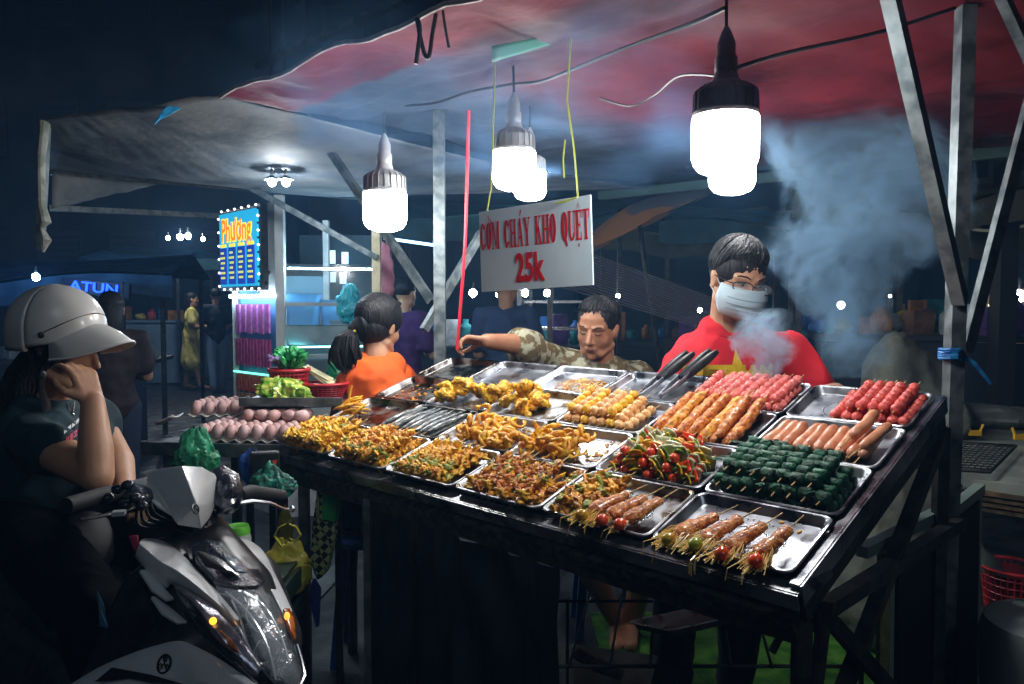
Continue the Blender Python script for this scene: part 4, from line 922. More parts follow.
# ---- woman in the orange shirt ----
def orange():
    c = P(380, 326, 3.05); R = frame((.52, .80, -.22), roll=4)
    root = thing('person', 'woman in an orange shirt seen from behind, dark ponytail with a yellow band', 'person', loc=(c.x, c.y - .05, 0))
    mb = MB(); q = head(mb, c, R, .96); neck = c + Vector((-.005, -.035, -.135)); pel = Vector((c.x - .05, c.y - .02, .62)); B_ = frame((.45, .89, 0))
    mb.cap(c + R @ Vector((0, -.02, -.05)), .048, neck, .052); trunk(mb, neck + Vector((0, 0, -.03)), pel, B_, .95)
    sL = P(350, 388, 3.00); sR = P(402, 380, 3.22); eL = sL + Vector((-.02, .04, -.28)); eR = sR + Vector((.10, .0, -.25)); wL = eL + Vector((.10, .18, -.02)); wR = eR + Vector((.02, .20, .02))
    limb(mb, [sL, eL, wL], [.05, .038, .027]); limb(mb, [sR, eR, wR], [.05, .038, .027]); hand(mb, wL, (.4, .9, 0), (0, 0, -1), .92); hand(mb, wR, (.3, .9, 0), (0, 0, -1), .92)
    for k in (-1, 1):
        hp = pel + B_ @ Vector((k * .09, 0, -.02)); kn = hp + Vector((.10, .34, -.02)); an = Vector((kn.x, kn.y, .08)); limb(mb, [hp, kn, an], [.085, .058, .04]); mb.cap(an, .035, an + Vector((.05, .14, -.04)), .026)
    fuse('body', mb, .005, skin, root, True, 7); face(q, R, root, .96, .8)
    org = M('orange_cotton', (.85, .13, .012), (.72, .10, .010), sc=5, rough=.8, bump=.2, bsc=300)
    mb = MB(); trunk(mb, neck + Vector((0, 0, -.055)), pel, B_, .95, .022); mb.cap(sL, .062, sR, .062); mb.cap(neck + Vector((-.045, 0, -.028)), .062, neck + Vector((.045, .02, -.028)), .062); mb.cap(neck + Vector((0, -.02, -.035)), .062, sL, .062); mb.cap(neck + Vector((0, 0, -.035)), .062, sR, .062); mb.ell(neck + Vector((-.01, -.02, -.10)), (.13, .10, .12)); shortsleeve(mb, sL, eL, .066, .6); shortsleeve(mb, sR, eR, .066, .6)
    fuse('shirt', mb, .007, org, root, True, 5, .013, 5)
    mb = MB(); mb.ell(pel, (.18, .16, .13))
    for k in (-1, 1): hp = pel + B_ @ Vector((k * .09, 0, -.02)); kn = hp + Vector((.10, .34, -.02)); limb(mb, [hp, kn, Vector((kn.x, kn.y, .14))], [.10, .075, .06])
    fuse('trousers', mb, .010, M('black_trousers', (.002, .002, .0025), rough=.9, spec=.05), root, True, 3)
    hb = MB(); hb.ell(q(0, -.020, .038), (.088, .104, .094), R, 28, 18); hb.ell(q(0, -.045, -.015), (.074, .066, .070), R, 24, 16)
    tie = q(-.034, -.118, -.035)
    hb.cap(q(-.012, -.090, -.015), .048, tie, .018); Rr = random.Random(3)
    for i in range(170):
        a = Rr.uniform(-2.4, 2.4); z0 = .055 * cos(a * .5); st = q(.080 * sin(a) * .98, .052 * cos(a), .05 + .068 * cos(a * .62)); mdl = q(.092 * sin(a) * .8 - .004, -.055, .040 + .070 * cos(a * .8) - .03); hb.tube([st, st.lerp(mdl, .5) + (st.lerp(mdl, .5) - c) * .12, mdl, tie + Vector((Rr.uniform(-.01, .01), 0, Rr.uniform(-.01, .01)))], [.002, .0045, .0045, .002], 5)
    o = hb.build('hair', hairm, root, True)
    pn = MB()
    for i in range(130):
        a = Rr.uniform(0, 2 * pi); w = Rr.uniform(.2, 1) * .050; ln = Rr.uniform(.75, 1.05)
        dx, dy = w * cos(a), w * sin(a); ww = Rr.uniform(-.01, .01)
        pn.tube([tie, tie + Vector((dx * .8 - .018, dy * .8 - .02, -.035 * ln)), tie + Vector((dx * 1.1 - .028, dy * 1.1 - .018, -.085 * ln)), tie + Vector((dx * 1.15 - .026 + ww, dy - .012, -.130 * ln)), tie + Vector((dx * .5 - .030 + ww * 2 + .01, dy * .5 - .01, -.170 * ln))], [.003, .006, .0065, .006, .0012], 5)
    pn.build('ponytail', hairm, root, True)
    tw = MB()
    for k in range(3): tw.tube([tie + Matrix.Rotation(a * pi / 8, 3, (R.col[1] + Vector((0, 0, -.4))).normalized()) @ (R.col[0] * (.021 + .001 * k)) + R.col[1] * .004 * k for a in range(17)], .0035, 6)
    tw.build('hair_band', M('yellow_band', (.72, .66, .05), rough=.6), root, True)
    MB().tube([neck + Matrix.Rotation(a * pi / 10, 3, 'Z') @ Vector((.062, 0, -.018)) for a in range(21)], .005, 6).build('collar', org, root, True)
    return root
orange()
stl = copy_tree(st_); stl.matrix_world = Matrix.Translation((-.56, 3.02, 0)); tag(stl, 'low plastic stool under the woman in the orange shirt', 'stool', None)
# ---- rider with the helmet ----
def rider():
    c = P(66, 348, 2.12); R = frame((.96, -.16, -.20), roll=3)
    root = thing('person', 'woman in a white cap style helmet holding her hand to her cheek on the scooter', 'person', loc=(-1.32, 2.22, 0))
    mb = MB(); q = head(mb, c, R, .97); neck = P(52, 408, 2.17); pel = Vector((-1.34, 2.24, .80)); B_ = frame((.80, -.58, 0))
    mb.cap(c + R @ Vector((0, -.02, -.05)), .046, neck, .052); trunk(mb, neck + Vector((0, 0, -.02)), pel, B_, .98)
    sR = P(34, 438, 2.03); eR = P(97, 477, 1.86); wR = P(93, 402, 1.95); sL = P(92, 418, 2.30); eL = P(120, 462, 2.22); wL = P(125, 492, 1.98)
    limb(mb, [sR, sR.lerp(eR, .5), eR], [.050, .050, .038]); limb(mb, [eR, eR.lerp(wR, .35), wR], [.040, .042, .029]); limb(mb, [sL, eL, wL], [.052, .040, .028])
    D_ = (P(79, 362, 1.97) - wR); hand(mb, wR, D_, (-.85, .50, .0), .98, .6, -1, .10, (.45, .6, .75, .9)); hand(mb, wL, (.7, -.6, -.1), (0, 0, -1), .92, .8, -1)
    for k, kn, an in ((1, Vector((-.98, 1.78, .66)), Vector((-.93, 1.80, .30))), (-1, Vector((-.80, 2.05, .66)), Vector((-.78, 2.0, .30)))):
        hp = pel + B_ @ Vector((k * .10, 0, -.02)); limb(mb, [hp, kn, an], [.088, .060, .042]); mb.cap(an, .036, an + Vector((.13, -.09, -.04)), .028)
    fuse('body', mb, .005, skin, root, True, 7); face(q, R, root, .97, .8, M('lip', (.24, .08, .05), rough=.5))
    teal = M('teal_cotton', (.004, .020, .030), (.006, .030, .042), sc=6, rough=.8, bump=.2, bsc=250)
    mb = MB(); trunk(mb, neck + Vector((0, 0, -.045)), pel, B_, .98, .022); mb.cap(sR + Vector((.02, .02, .0)), .066, sL, .060); mb.cap(neck + Vector((-.04, .02, -.03)), .060, neck + Vector((.04, -.02, -.03)), .060); mb.cap(neck + Vector((0, 0, -.03)), .06, sR, .06); shortsleeve(mb, sR, eR, .066, .36, 1.1); shortsleeve(mb, sL, eL, .068, .15)
    sh = fuse('shirt', mb, .007, teal, root, True, 5, .014, 5)
    bv = BVHTree.FromObject(sh, bpy.context.evaluated_depsgraph_get()); iv = WM[root.name].inverted(); W = WM[root.name]; cw = Vector((0, 0, CH)); 
    def drp(p, off=.003):
        d = (p - cw).normalized(); h = bv.ray_cast(iv @ cw, d)[0]; return (W @ h - d * off) if h else None
    pk_ = M('pink_print', (.55, .04, .10), rough=.7); wt = M('white_print', (.55, .58, .60), rough=.7)
    n_ = 0
    for nm, mat_, rows in (('white_lettering', wt, [(64, 432, 84, 416, 4)]), ('pink_print', pk_, [(66, 441, 86, 425, 6), (70, 447, 88, 433, 4)])):
        mb = MB(); Rr = random.Random(2)
        for (u0, v0, u1, v1, h) in rows:
            for k in range(5):
                a, b = k / 5, (k + .8) / 5; pts = [(u0 + (u1 - u0) * t, v0 + (v1 - v0) * t + s_ * h * .5) for t, s_ in ((a, -1), (b, -1), (b, 1), (a, 1))]
                pp_ = [drp(P(u, v, 2)) for u, v in pts]
                if all(pp_): mb.add(pp_, [(0, 1, 2, 3)])
        if mb.v: mb.build(nm, mat_, root, True)
    mb = MB(); mb.ell(pel + Vector((0, 0, -.02)), (.18, .17, .14))
    for k, kn, an in ((1, Vector((-.98, 1.78, .66)), Vector((-.93, 1.80, .30))), (-1, Vector((-.80, 2.05, .66)), Vector((-.78, 2.0, .30)))):
        limb(mb, [pel + B_ @ Vector((k * .10, 0, -.02)), kn, an], [.108, .080, .062])
    fuse('trousers', mb, .009, M('black_trousers', (.002, .002, .0025), rough=.9, spec=.05), root, True, 3, .01, 6)
    # long hair
    hb = MB(); hb.ell(q(0, -.02, .01), (.084, .100, .080), R, 20, 14); Rr = random.Random(9)
    for i in range(230):
        a = Rr.uniform(-1.15, 1.15); x = .085 * sin(a) * 1.05; y = -.035 - .075 * cos(a); sp_ = Rr.uniform(.6, 1.3)
        p0 = q(x, y + .02, -.005); p1 = q(x * 1.15, y - .02, -.08); p2 = p1 + Vector((-.05 * sp_ + x * .1, .02 * sin(a * 3), -.10)); p3 = p2 + Vector((-.02 * sp_, Rr.uniform(-.03, .03), -.12 - .08 * Rr.random())); hb.tube([p0, p1, p2, p3], [.007, .009, .009, .003], 5)
    for i in range(24): hb.tube([q(.078, .012, .02), q(.083, .004 - i * .0012, -.03), q(.080, -.008, -.07 - .002 * i), q(.075, -.02, -.14)], [.004, .004, .003, .001], 5)
    hb.build('hair', hairm, root, True)
    # necklace
    nk = [drp(P(u, v, 2), .004) for u, v in ((66, 398), (68, 405), (70, 411), (72.5, 415), (74, 410), (75, 402))]; nk = [p for p in nk if p]
    if len(nk) > 2: n1 = MB().tube(nk, .0016, 5); n1.ell(nk[len(nk) // 2], (.006, .004, .008)); n1.build('necklace', M('silver', (.8, .78, .7), rough=.2, metal=1), root, True)
    # helmet: a top-level thing worn on the head
    hc = P(58, 329, 2.12); HR = frame((.975, -.18, -.02), roll=2)
    hm_ = HR.to_4x4(); hm_.translation = hc
    hl = thing('helmet', 'white cap style helmet with a curved visor on the rider\'s head', 'helmet', mat=hm_)
    wh = M('helmet_white', (.50, .50, .48), (.56, .56, .54), sc=8, rough=.35, coat=.3)
    def shell(k):
        def fn(a, b):
            ph = a * 2 * pi; th = b * radians(103); z = cos(th); f = sin(ph)
            low = -.040 - .012 * cos(ph * 1 + pi / 2) * 0 + (-.012 if f < 0 else .020 * f) * 1
            x = .104 * k * sin(th) ** .92 * cos(ph); y = .121 * k * sin(th) ** .92 * sin(ph) - .004; zz = .112 * k * z if z > 0 else z / .225 * (-low)
            return Vector((x, y, zz))
        return fn
    so = MB().grid(shell(1), 64, 30).build('shell', wh, hl); so.modifiers.new('s', 'SOLIDIFY').thickness = .010
    def vis(a, b):
        x = (a * 2 - 1) * .098; base = .118 * math.sqrt(max(0, 1 - (x / .112) ** 2)) ; ext = .105 * math.sqrt(max(0, 1 - abs(a * 2 - 1) ** 2.6)); y = base * .96 + b * ext; z = .022 - .048 * (x / .1) ** 2 - b * .026 * (1 + .9 * b)
        return Vector((x, y, z))
    vo = MB().grid(vis, 30, 12).build('visor', wh, hl); vo.modifiers.new('s', 'SOLIDIFY').thickness = .006
    mb = MB(); mb.tube([vis(a / 30, 1) for a in range(31)], .0035, 6); mb.build('visor_edge', M('helmet_trim', (.55, .56, .58), rough=.3), hl)
    def sp(ph, th, k=1.006): return shell(k)(ph / 360, th / 103)
    mb = MB()
    for ph in (8, 130): mb.tube([sp(ph, t) for t in range(6, 100, 4)], .0024, 6)
    mb.build('seam', M('seam_light', (.62, .64, .66), rough=.4), hl); mb = MB(); mb.tube([sp(50 + t * .12, t) for t in range(6, 92, 4)], .0019, 6); mb.build('seam', M('seam_dark', (.12, .12, .13), rough=.5), hl)
    MB().tube([sp(a, 92 - 24 * sin(pi * (a - 20) / 140), 1.025) for a in range(22, 160, 5)], .0085, 8, flat=.5).build('band', M('chrome_band', (.75, .78, .8), (.1, .1, .1), sc=3, rough=.15, metal=1, lo=.45, hi=.5), hl)
    MB().ell(sp(20, 93, 1.035), (.010, .011, .011)).build('button', blackp, hl); MB().ell(sp(5, 100, 1.03), (.006, .006, .005)).build('button', blackp, hl); MB().ell(Vector((0, -.005, .118)), (.022, .022, .006)).build('cap_button', wh, hl)
    stp = MB(); stp.tube([q(.088, .035, .01), q(.092, .012, -.055), q(.080, .006, -.110), q(.062, .012, -.16), q(.058, .02, -.22)], [.008, .009, .012, .016, .022], 8, flat=.35); stp.tube([q(.088, -.045, .01), q(.092, -.01, -.055), q(.080, .006, -.110)], .008, 8, flat=.35); stp.tube([q(.080, .090, .02), q(.088, .05, -.02), q(.090, .012, -.055)], .006, 8, flat=.4); stp.build('chin_strap', blackp, hl, True)
    MB().ell(q(.097, .018, -.060), (.005, .010, .012), R).build('buckle', M('buckle', (.5, .52, .55), rough=.25, metal=.8), hl, True)
    return root
rider()
# ---------------- scooter ----------------
sc = thing('scooter', 'white and black motor scooter with wet headlight parked by the food table', 'scooter', loc=(-.95, 1.95, 0))
wp = M('wet_white_paint', (.66, .69, .70), (.74, .76, .77), sc=10, rough=.28, coat=.6, bump=.12, bsc=260)
bpnt = M('wet_black_paint', (.010, .014, .022), (.03, .04, .06), sc=60, rough=.16, coat=.8, bump=.25, bsc=300)
chrome = M('chrome', (.75, .78, .82), (.25, .28, .32), sc=45, rough=.08, metal=1, bump=.6, bsc=50)
def crv(p, n):
    out = []; 
    for i in range(len(p) - 1):
        p0, p1, p2, p3 = p[max(i - 1, 0)], p[i], p[i + 1], p[min(i + 2, len(p) - 1)]
        for k in range(n):
            t = k / n; out.append(.5 * ((2 * p1) + (p2 - p0) * t + (2 * p0 - 5 * p1 + 4 * p2 - p3) * t * t + (-p0 + 3 * p1 - 3 * p2 + p3) * t ** 3))
    out.append(p[-1]); return out
def loft(name, rows, mat, th=.006, n=4, m=2, parent=sc, label=None, smooth=30):
    R_ = [crv([P(*p) for p in r], n) for r in rows]; cols = list(zip(*R_)); cols = [crv(list(c_), m) for c_ in cols]; nu = len(cols) - 1; nv = len(cols[0]) - 1
    o = MB().grid(lambda a, b: cols[round(a * nu)][round(b * nv)], nu, nv).build(name, mat, parent, True, smooth=smooth)
    s_ = o.modifiers.new('s', 'SOLIDIFY'); s_.thickness = th; s_.offset = 0; b = o.modifiers.new('b', 'BEVEL'); b.width = .002; b.segments = 2; b.limit_method = 'ANGLE'
    return o
def slab(name, pts, mat, th=.008, parent=sc, bev=.002):
    ps = [P(*p) for p in pts]; c_ = sum(ps, Vector()) / len(ps); mb = MB(); vs = [c_] + ps; n = len(ps); mb.add(vs, [(0, i + 1, (i + 1) % n + 1) for i in range(n)])
    o = mb.build(name, mat, parent, True, smooth=25); s_ = o.modifiers.new('s', 'SOLIDIFY'); s_.thickness = th; s_.offset = 0
    if bev: b = o.modifiers.new('b', 'BEVEL'); b.width = bev; b.segments = 2; b.limit_method = 'ANGLE'
    return o
# handlebar cowl: two facets meeting in a ridge
mb = MB(); V = [P(*p) for p in ((150, 472, 1.66), (165, 469, 1.64), (182, 467.5, 1.62), (199, 468, 1.69), (206, 473, 1.73), (215, 476, 1.76), (212, 505, 1.72), (206, 518, 1.67), (199, 527, 1.60), (180, 523, 1.60), (166, 505, 1.61), (147, 479, 1.63), (196, 505, 1.57))]
mb.add(V, [(0, 1, 12, 10, 11), (1, 2, 12), (2, 3, 12), (3, 4, 5, 6, 12), (6, 7, 8, 12), (8, 9, 12), (9, 10, 12)])
o = mb.build('handlebar_cowl', wp, sc, True, smooth=15); s_ = o.modifiers.new('s', 'SOLIDIFY'); s_.thickness = .008; b = o.modifiers.new('b', 'BEVEL'); b.width = .003; b.segments = 2
slab('cowl_wing', [(132, 481, 1.62), (148, 477, 1.63), (155, 483, 1.62), (166, 503, 1.60), (174, 517, 1.60), (158, 508, 1.60), (146, 496, 1.60)], wp)
mb = MB(); mb.ell(P(178, 505, 1.72), (.10, .06, .05), Matrix.Rotation(-.6, 3, 'Z')); mb.ell(P(228, 494, 1.76), (.035, .04, .048)); mb.ell(P(130, 498, 1.60), (.05, .05, .03)); mb.cap(P(190, 515, 1.72), .04, P(215, 560, 1.72), .05)
fuse('handlebar_core', mb, .007, bpnt, sc, True, 3)
slab('cockpit_panel', [(212, 470, 1.76), (222, 467, 1.78), (238, 476, 1.79), (240, 490, 1.77), (234, 506, 1.73), (222, 512, 1.71), (214, 505, 1.71)], bpnt, .02)
MB().tube([P(240, 494, 1.80), P(250, 492, 1.84), P(282, 496, 1.96)], [.014, .018, .016], 14).build('grip', rubber, sc, True)
mb = MB(); mb.tube([P(238, 503, 1.76), P(252, 501, 1.79), P(270, 503, 1.83), P(284, 509, 1.87), P(290, 509, 1.89)], [.007, .0085, .007, .005, .005], 10, flat=.6); mb.ell(P(292, 509, 1.89), .0085); mb.build('brake_lever', M('alloy', (.55, .57, .6), rough=.3, metal=1), sc, True)
MB().tube([P(128, 492, 1.60), P(110, 494, 1.55), P(66, 506, 1.44)], [.014, .018, .016], 14).build('grip', rubber, sc, True)
mb = MB(); mb.tube([P(140, 505, 1.57), P(120, 512, 1.50), P(96, 517, 1.44), P(80, 520, 1.42)], [.006, .008, .006, .006], 8, flat=.6); mb.build('brake_lever', blackp, sc, True)
mb = MB()
for (u, v) in ((128, 485), (135, 498), (142, 506), (126, 505), (108, 498), (118, 489)): mb.ell(P(u, v, 1.52), (.013, .012, .010))
mb.build('switches', M('dark_switch', (.05, .055, .07), rough=.2, metal=.4), sc, True)
MB().box(P(119, 513, 1.46), (.022, .02, .008), None, .3).build('silver_switch_edge', M('switch_silver', (.6, .65, .7), rough=.3, metal=.6), sc, True)  # small silver piece among the switches
for i in range(4):
    cable('brake_cable', None, [P(150 - i * 4, 498 + i * 2, 1.62), P(155 - i * 5, 514 + i * 4, 1.6), P(178, 524 + i * 2, 1.66), P(205, 540, 1.72)], .0035); c_ = COL.objects[-1]; del c_['category']; c_.parent = sc; c_.matrix_parent_inverse = WM[sc.name].inverted(); KID[sc.name].append(c_)
# black body core
mb = MB(); mb.cap(P(200, 540, 1.74), .07, P(225, 600, 1.66), .11); mb.cap(P(225, 600, 1.66), .11, P(262, 650, 1.62), .085); mb.cap(P(165, 560, 1.62), .05, P(205, 640, 1.56), .07); mb.cap(P(258, 575, 1.80), .05, P(280, 640, 1.66), .05)
mb.cap(P(160, 600, 1.66), .09, P(120, 700, 1.72), .10); mb.cap((-.92, 1.92, .30), .13, (-1.5, 2.35, .42), .16); mb.cap((-1.15, 2.10, .55), .13, (-1.62, 2.42, .66), .15); mb.cap(P(180, 660, 1.55), .09, (-.92, 1.92, .28), .12)
fuse('body', mb, .009, blackp, sc, True, 4)
slab('nose_panel', [(190, 547, 1.62), (205, 541, 1.64), (232, 545, 1.70), (247, 553, 1.70), (264, 583, 1.62), (258, 588, 1.56), (238, 589, 1.53), (214, 583, 1.53), (196, 563, 1.57)], bpnt, .012)
slab('nose_vent', [(196, 551, 1.565), (206, 553, 1.57), (226, 569, 1.535), (228, 573, 1.53), (205, 567, 1.54)], rubber, .004)
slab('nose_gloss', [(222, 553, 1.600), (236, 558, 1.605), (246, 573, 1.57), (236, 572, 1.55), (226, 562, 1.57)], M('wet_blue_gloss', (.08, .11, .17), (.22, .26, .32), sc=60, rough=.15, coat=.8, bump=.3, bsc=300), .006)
loft('front_wing', [[(141, 541, 1.58), (152, 539.5, 1.59), (167, 544, 1.60), (184, 558, 1.59), (203, 577, 1.55), (221, 598, 1.51), (239, 620, 1.47)], [(139, 544, 1.53), (149, 552, 1.53), (161, 562, 1.52), (177, 571, 1.51), (197, 586, 1.49), (217, 603, 1.475), (237, 621, 1.46)], [(136, 556, 1.55), (148, 570, 1.54), (166, 587, 1.53), (172, 583, 1.53), (192, 593, 1.51), (213, 607, 1.49), (235, 622, 1.465)]], wp, label='near')
loft('front_wing', [[(233, 541, 1.80), (246, 540, 1.82), (262, 551, 1.82), (273, 572, 1.76), (283, 592, 1.68), (292, 612, 1.60)], [(234, 544, 1.76), (244, 550, 1.76), (255, 563, 1.73), (265, 580, 1.68), (275, 600, 1.61), (286, 622, 1.54)]], wp)
slab('side_fin', [(139, 571, 1.53), (145, 570, 1.54), (160, 584, 1.53), (174, 600, 1.52), (167, 601, 1.51), (152, 591, 1.51)], wp)
slab('side_fin', [(151, 597, 1.52), (156, 598, 1.53), (172, 610, 1.52), (187, 623, 1.51), (178, 624, 1.50), (162, 614, 1.50)], wp)
slab('blue_side_strip', [(97, 590, 1.62), (103, 603, 1.62), (109, 628, 1.60), (100, 627, 1.60)], M('blue_plastic2', (.03, .12, .20), rough=.3), .006)
slab('pink_reflector', [(129, 536, 1.56), (138, 535, 1.56), (139, 546, 1.56), (135, 552, 1.56)], M('pink_plastic', (.60, .06, .14), rough=.5), .006)
# headlight
hl_ = thing('headlight_empty', None, None); bpy.data.objects.remove(hl_)
mb = MB(); mb.ell(P(240, 615, 1.58), (.060, .05, .055), Matrix.Rotation(.5, 3, 'Y')); mb.ell(P(265, 650, 1.55), (.055, .05, .065)); mb.ell(P(282, 668, 1.53), (.035, .03, .04))
Rr = random.Random(4)
for i in range(26):
    u = 226 + 62 * Rr.random(); v = 592 + (u - 226) * .9 + Rr.uniform(-8, 22); a = P(u, v, 1.53 - (v - 590) * .0003); mb.box(a, (.03 * Rr.random() + .008, .02, .004), Matrix.Rotation(0, 4, 'Z'), Rr.uniform(0, 3))
rf = mb.build('reflector', chrome, sc, True)
mb = MB(); mb.lathe([(.0, .0), (.016, .004), (.026, .012), (.031, .024), (.031, .034)], 24, Matrix.Translation(P(268, 652, 1.475)) @ Matrix.Rotation(radians(95), 4, 'X') @ Matrix.Rotation(radians(180), 4, 'X') @ Matrix.Rotation(radians(-30), 4, 'Y')); mb.build('projector_lens', M('lens_glass', (.25, .3, .35), rough=.03, coat=1, metal=.5), sc, True)
MB().tube([P(268 + 13 * cos(a * pi / 10), 652 + 15 * sin(a * pi / 10), 1.47) for a in range(21)], .003, 8).build('projector_ring', M('bright_steel2', (.8, .82, .85), rough=.15, metal=1), sc, True)
for tp in (((226, 592, 1.50), (246, 610, 1.46), (262, 634, 1.44), (272, 660, 1.42), (276, 680, 1.41)), ((244, 592, 1.53), (264, 606, 1.51), (280, 634, 1.49), (290, 664, 1.46)), ((232, 600, 1.49), (240, 618, 1.45), (246, 640, 1.43), (256, 662, 1.42)), ((250, 600, 1.51), (262, 612, 1.49), (268, 626, 1.47), (258, 632, 1.46), (246, 616, 1.48), (250, 600, 1.51)), ((222, 604, 1.48), (238, 626, 1.44), (250, 650, 1.425))):
    MB().tube(crv([P(*p) for p in tp], 5), .0022, 6).build('reflector_edge', M('bright_steel3', (.85, .88, .92), rough=.2, metal=.7), sc, True)
gls = M('clear_lens', (.70, .78, .85), rough=.04, alpha=.16, coat=1, bump=.15, bsc=200)
loft('headlight_lens', [[(216, 586, 1.52), (236, 590, 1.50), (258, 590, 1.53), (272, 596, 1.57)], [(222, 612, 1.46), (245, 618, 1.42), (270, 614, 1.46), (284, 622, 1.53)], [(238, 640, 1.44), (258, 648, 1.39), (282, 644, 1.43), (294, 650, 1.50)], [(258, 664, 1.43), (274, 676, 1.38), (294, 672, 1.42), (301, 672, 1.47)], [(274, 682, 1.43), (285, 690, 1.40), (298, 688, 1.43), (303, 684, 1.46)]], gls, .003, 3, 3, smooth=60)
# right hand side signal lens with the lit amber lamp
loft('signal_lens', [[(173, 583, 1.52), (186, 586, 1.51), (206, 601, 1.48), (226, 620, 1.45), (244, 642, 1.43), (262, 668, 1.41)], [(176, 590, 1.49), (188, 598, 1.47), (204, 616, 1.44), (220, 636, 1.42), (236, 654, 1.41), (258, 674, 1.40)], [(184, 604, 1.50), (192, 614, 1.49), (203, 628, 1.47), (215, 642, 1.45), (232, 660, 1.43), (254, 678, 1.41)]], M('smoked_lens', (.30, .30, .36), (.14, .14, .18), sc=40, rough=.08, coat=1, metal=.6, bump=.2, bsc=120), .004, 3, 3, smooth=60)
amb = M('amber_lit', (1.0, .42, .03), emis=2.5, rough=.4); MB().ell(P(213, 621, 1.425), (.007, .006, .007)).build('signal_lamp', amb, sc, True)
slab('amber_reflector', [(214, 630, 1.43), (221, 630, 1.425), (232, 640, 1.42), (242, 655, 1.405), (234, 651, 1.41), (220, 640, 1.42)], M('amber_plastic', (.60, .16, .02), (.3, .06, .01), sc=60, rough=.2, coat=.8, bump=.4, bsc=90), .005)
slab('amber_reflector', [(283, 609, 1.56), (289, 609, 1.58), (294, 620, 1.55), (295, 640, 1.50), (290, 632, 1.50), (286, 620, 1.53)], MT['amber_plastic'], .006)
MB().ell(P(287, 616, 1.53), (.006, .006, .008)).build('signal_lamp', M('amber_dim', (1.0, .35, .05), emis=2.0, rough=.4), sc, True)
MB().tube([P(296, 645, 1.50), P(301, 662, 1.48), P(304, 676, 1.46), P(298, 690, 1.42)], .005, 8).build('trim', M('bright_steel2', (.8, .82, .85)), sc, True)
MB().tube([P(262, 690, 1.395), P(236, 664, 1.40), P(214, 646, 1.43), P(196, 628, 1.46), P(184, 612, 1.49)], .0035, 8).build('trim', bpnt, sc, True)
# lower side fairing with the round mark
loft('side_fairing', [[(60, 692, 1.56), (98, 669, 1.53), (132, 654, 1.50), (160, 645, 1.48), (178, 641, 1.46), (192, 645, 1.45), (222, 661, 1.42), (262, 690, 1.38)], [(70, 705, 1.52), (105, 690, 1.48), (140, 680, 1.45), (165, 678, 1.43), (185, 678, 1.42), (205, 682, 1.40), (232, 692, 1.38), (262, 708, 1.36)], [(80, 760, 1.50), (110, 745, 1.47), (145, 735, 1.45), (170, 732, 1.44), (190, 732, 1.43), (210, 736, 1.42), (236, 746, 1.40), (262, 760, 1.40)]], wp, .008)
slab('side_groove', [(95, 682, 1.477), (112, 667.5, 1.470), (150, 675, 1.425), (182, 684, 1.402), (150, 682, 1.423), (116, 675, 1.458)], rubber, .003, bev=0)
def mark(c, R, r, parent):
    mb = MB(); X, Y_ = R
    mb.tube([c + (X * cos(a * pi / 16) + Y_ * sin(a * pi / 16)) * r for a in range(33)], r * .13, 6)
    N_ = X.cross(Y_)
    for k in range(3):
        a = pi / 2 + k * 2 * pi / 3; d = X * cos(a) + Y_ * sin(a); e = N_.cross(d)
        mb.tube([c, c + d * r * .95], r * .07, 6)
        for s_ in (-1, 1): mb.tube([c + d * r * .30 + e * s_ * r * .05, c + d * r * .40 + e * s_ * r * .26, c + d * r * .82 + e * s_ * r * .24], r * .07, 6)
    mb.build('round_mark', M('mark_black', (.012, .012, .014), rough=.3), parent, True)
c_ = P(164, 664, 1.438); mark(c_, ((P(174, 664, 1.428) - c_).normalized(), (P(166, 654, 1.443) - c_).normalized()), .0165, sc)
c_ = P(195.5, 509, 1.540); mark(c_, ((P(206, 507, 1.58) - c_).normalized(), (P(193, 498, 1.555) - c_).normalized()), .0115, sc)
# seat, deck, wheels (mostly out of view)
mb = MB(); mb.cap((-1.20, 2.13, .72), .10, (-1.75, 2.53, .78), .11); fuse('seat', mb, .012, rubber, sc, True, 3)
def wheel(c, parent=sc):
    d = Vector((.59, .81, 0)); a = Matrix.Translation(c) @ d.to_track_quat('Z', 'Y').to_matrix().to_4x4()
    w = MB().lathe([(.17, -.035), (.21, -.045), (.24, -.03), (.25, 0), (.24, .03), (.21, .045), (.17, .035), (.17, -.035)], 32, a, caps=False).build('wheel', rubber, parent, True); m_ = MB().lathe([(.165, -.03), (.165, .03), (.05, .02), (.05, -.02), (.165, -.03)], 20, a, caps=False); m_.build('rim', dark, w, False, loc=None); COL.objects[-1].matrix_parent_inverse = Matrix(); 
    r_ = COL.objects[-1]; iv_ = WM[parent.name].inverted()
    for v in r_.data.vertices: v.co = iv_ @ v.co
wheel(Vector((-.56, 1.66, .25))); wheel(Vector((-1.62, 2.42, .25)))
MB().tube([(-.56, 1.66, .25), (-.62, 1.72, .7)], .03, 10).build('fork', dark, sc, True)
MB().box((-.98, 1.96, .24), (.32, .30, .05), None, -.63).build('deck', rubber, sc, True)
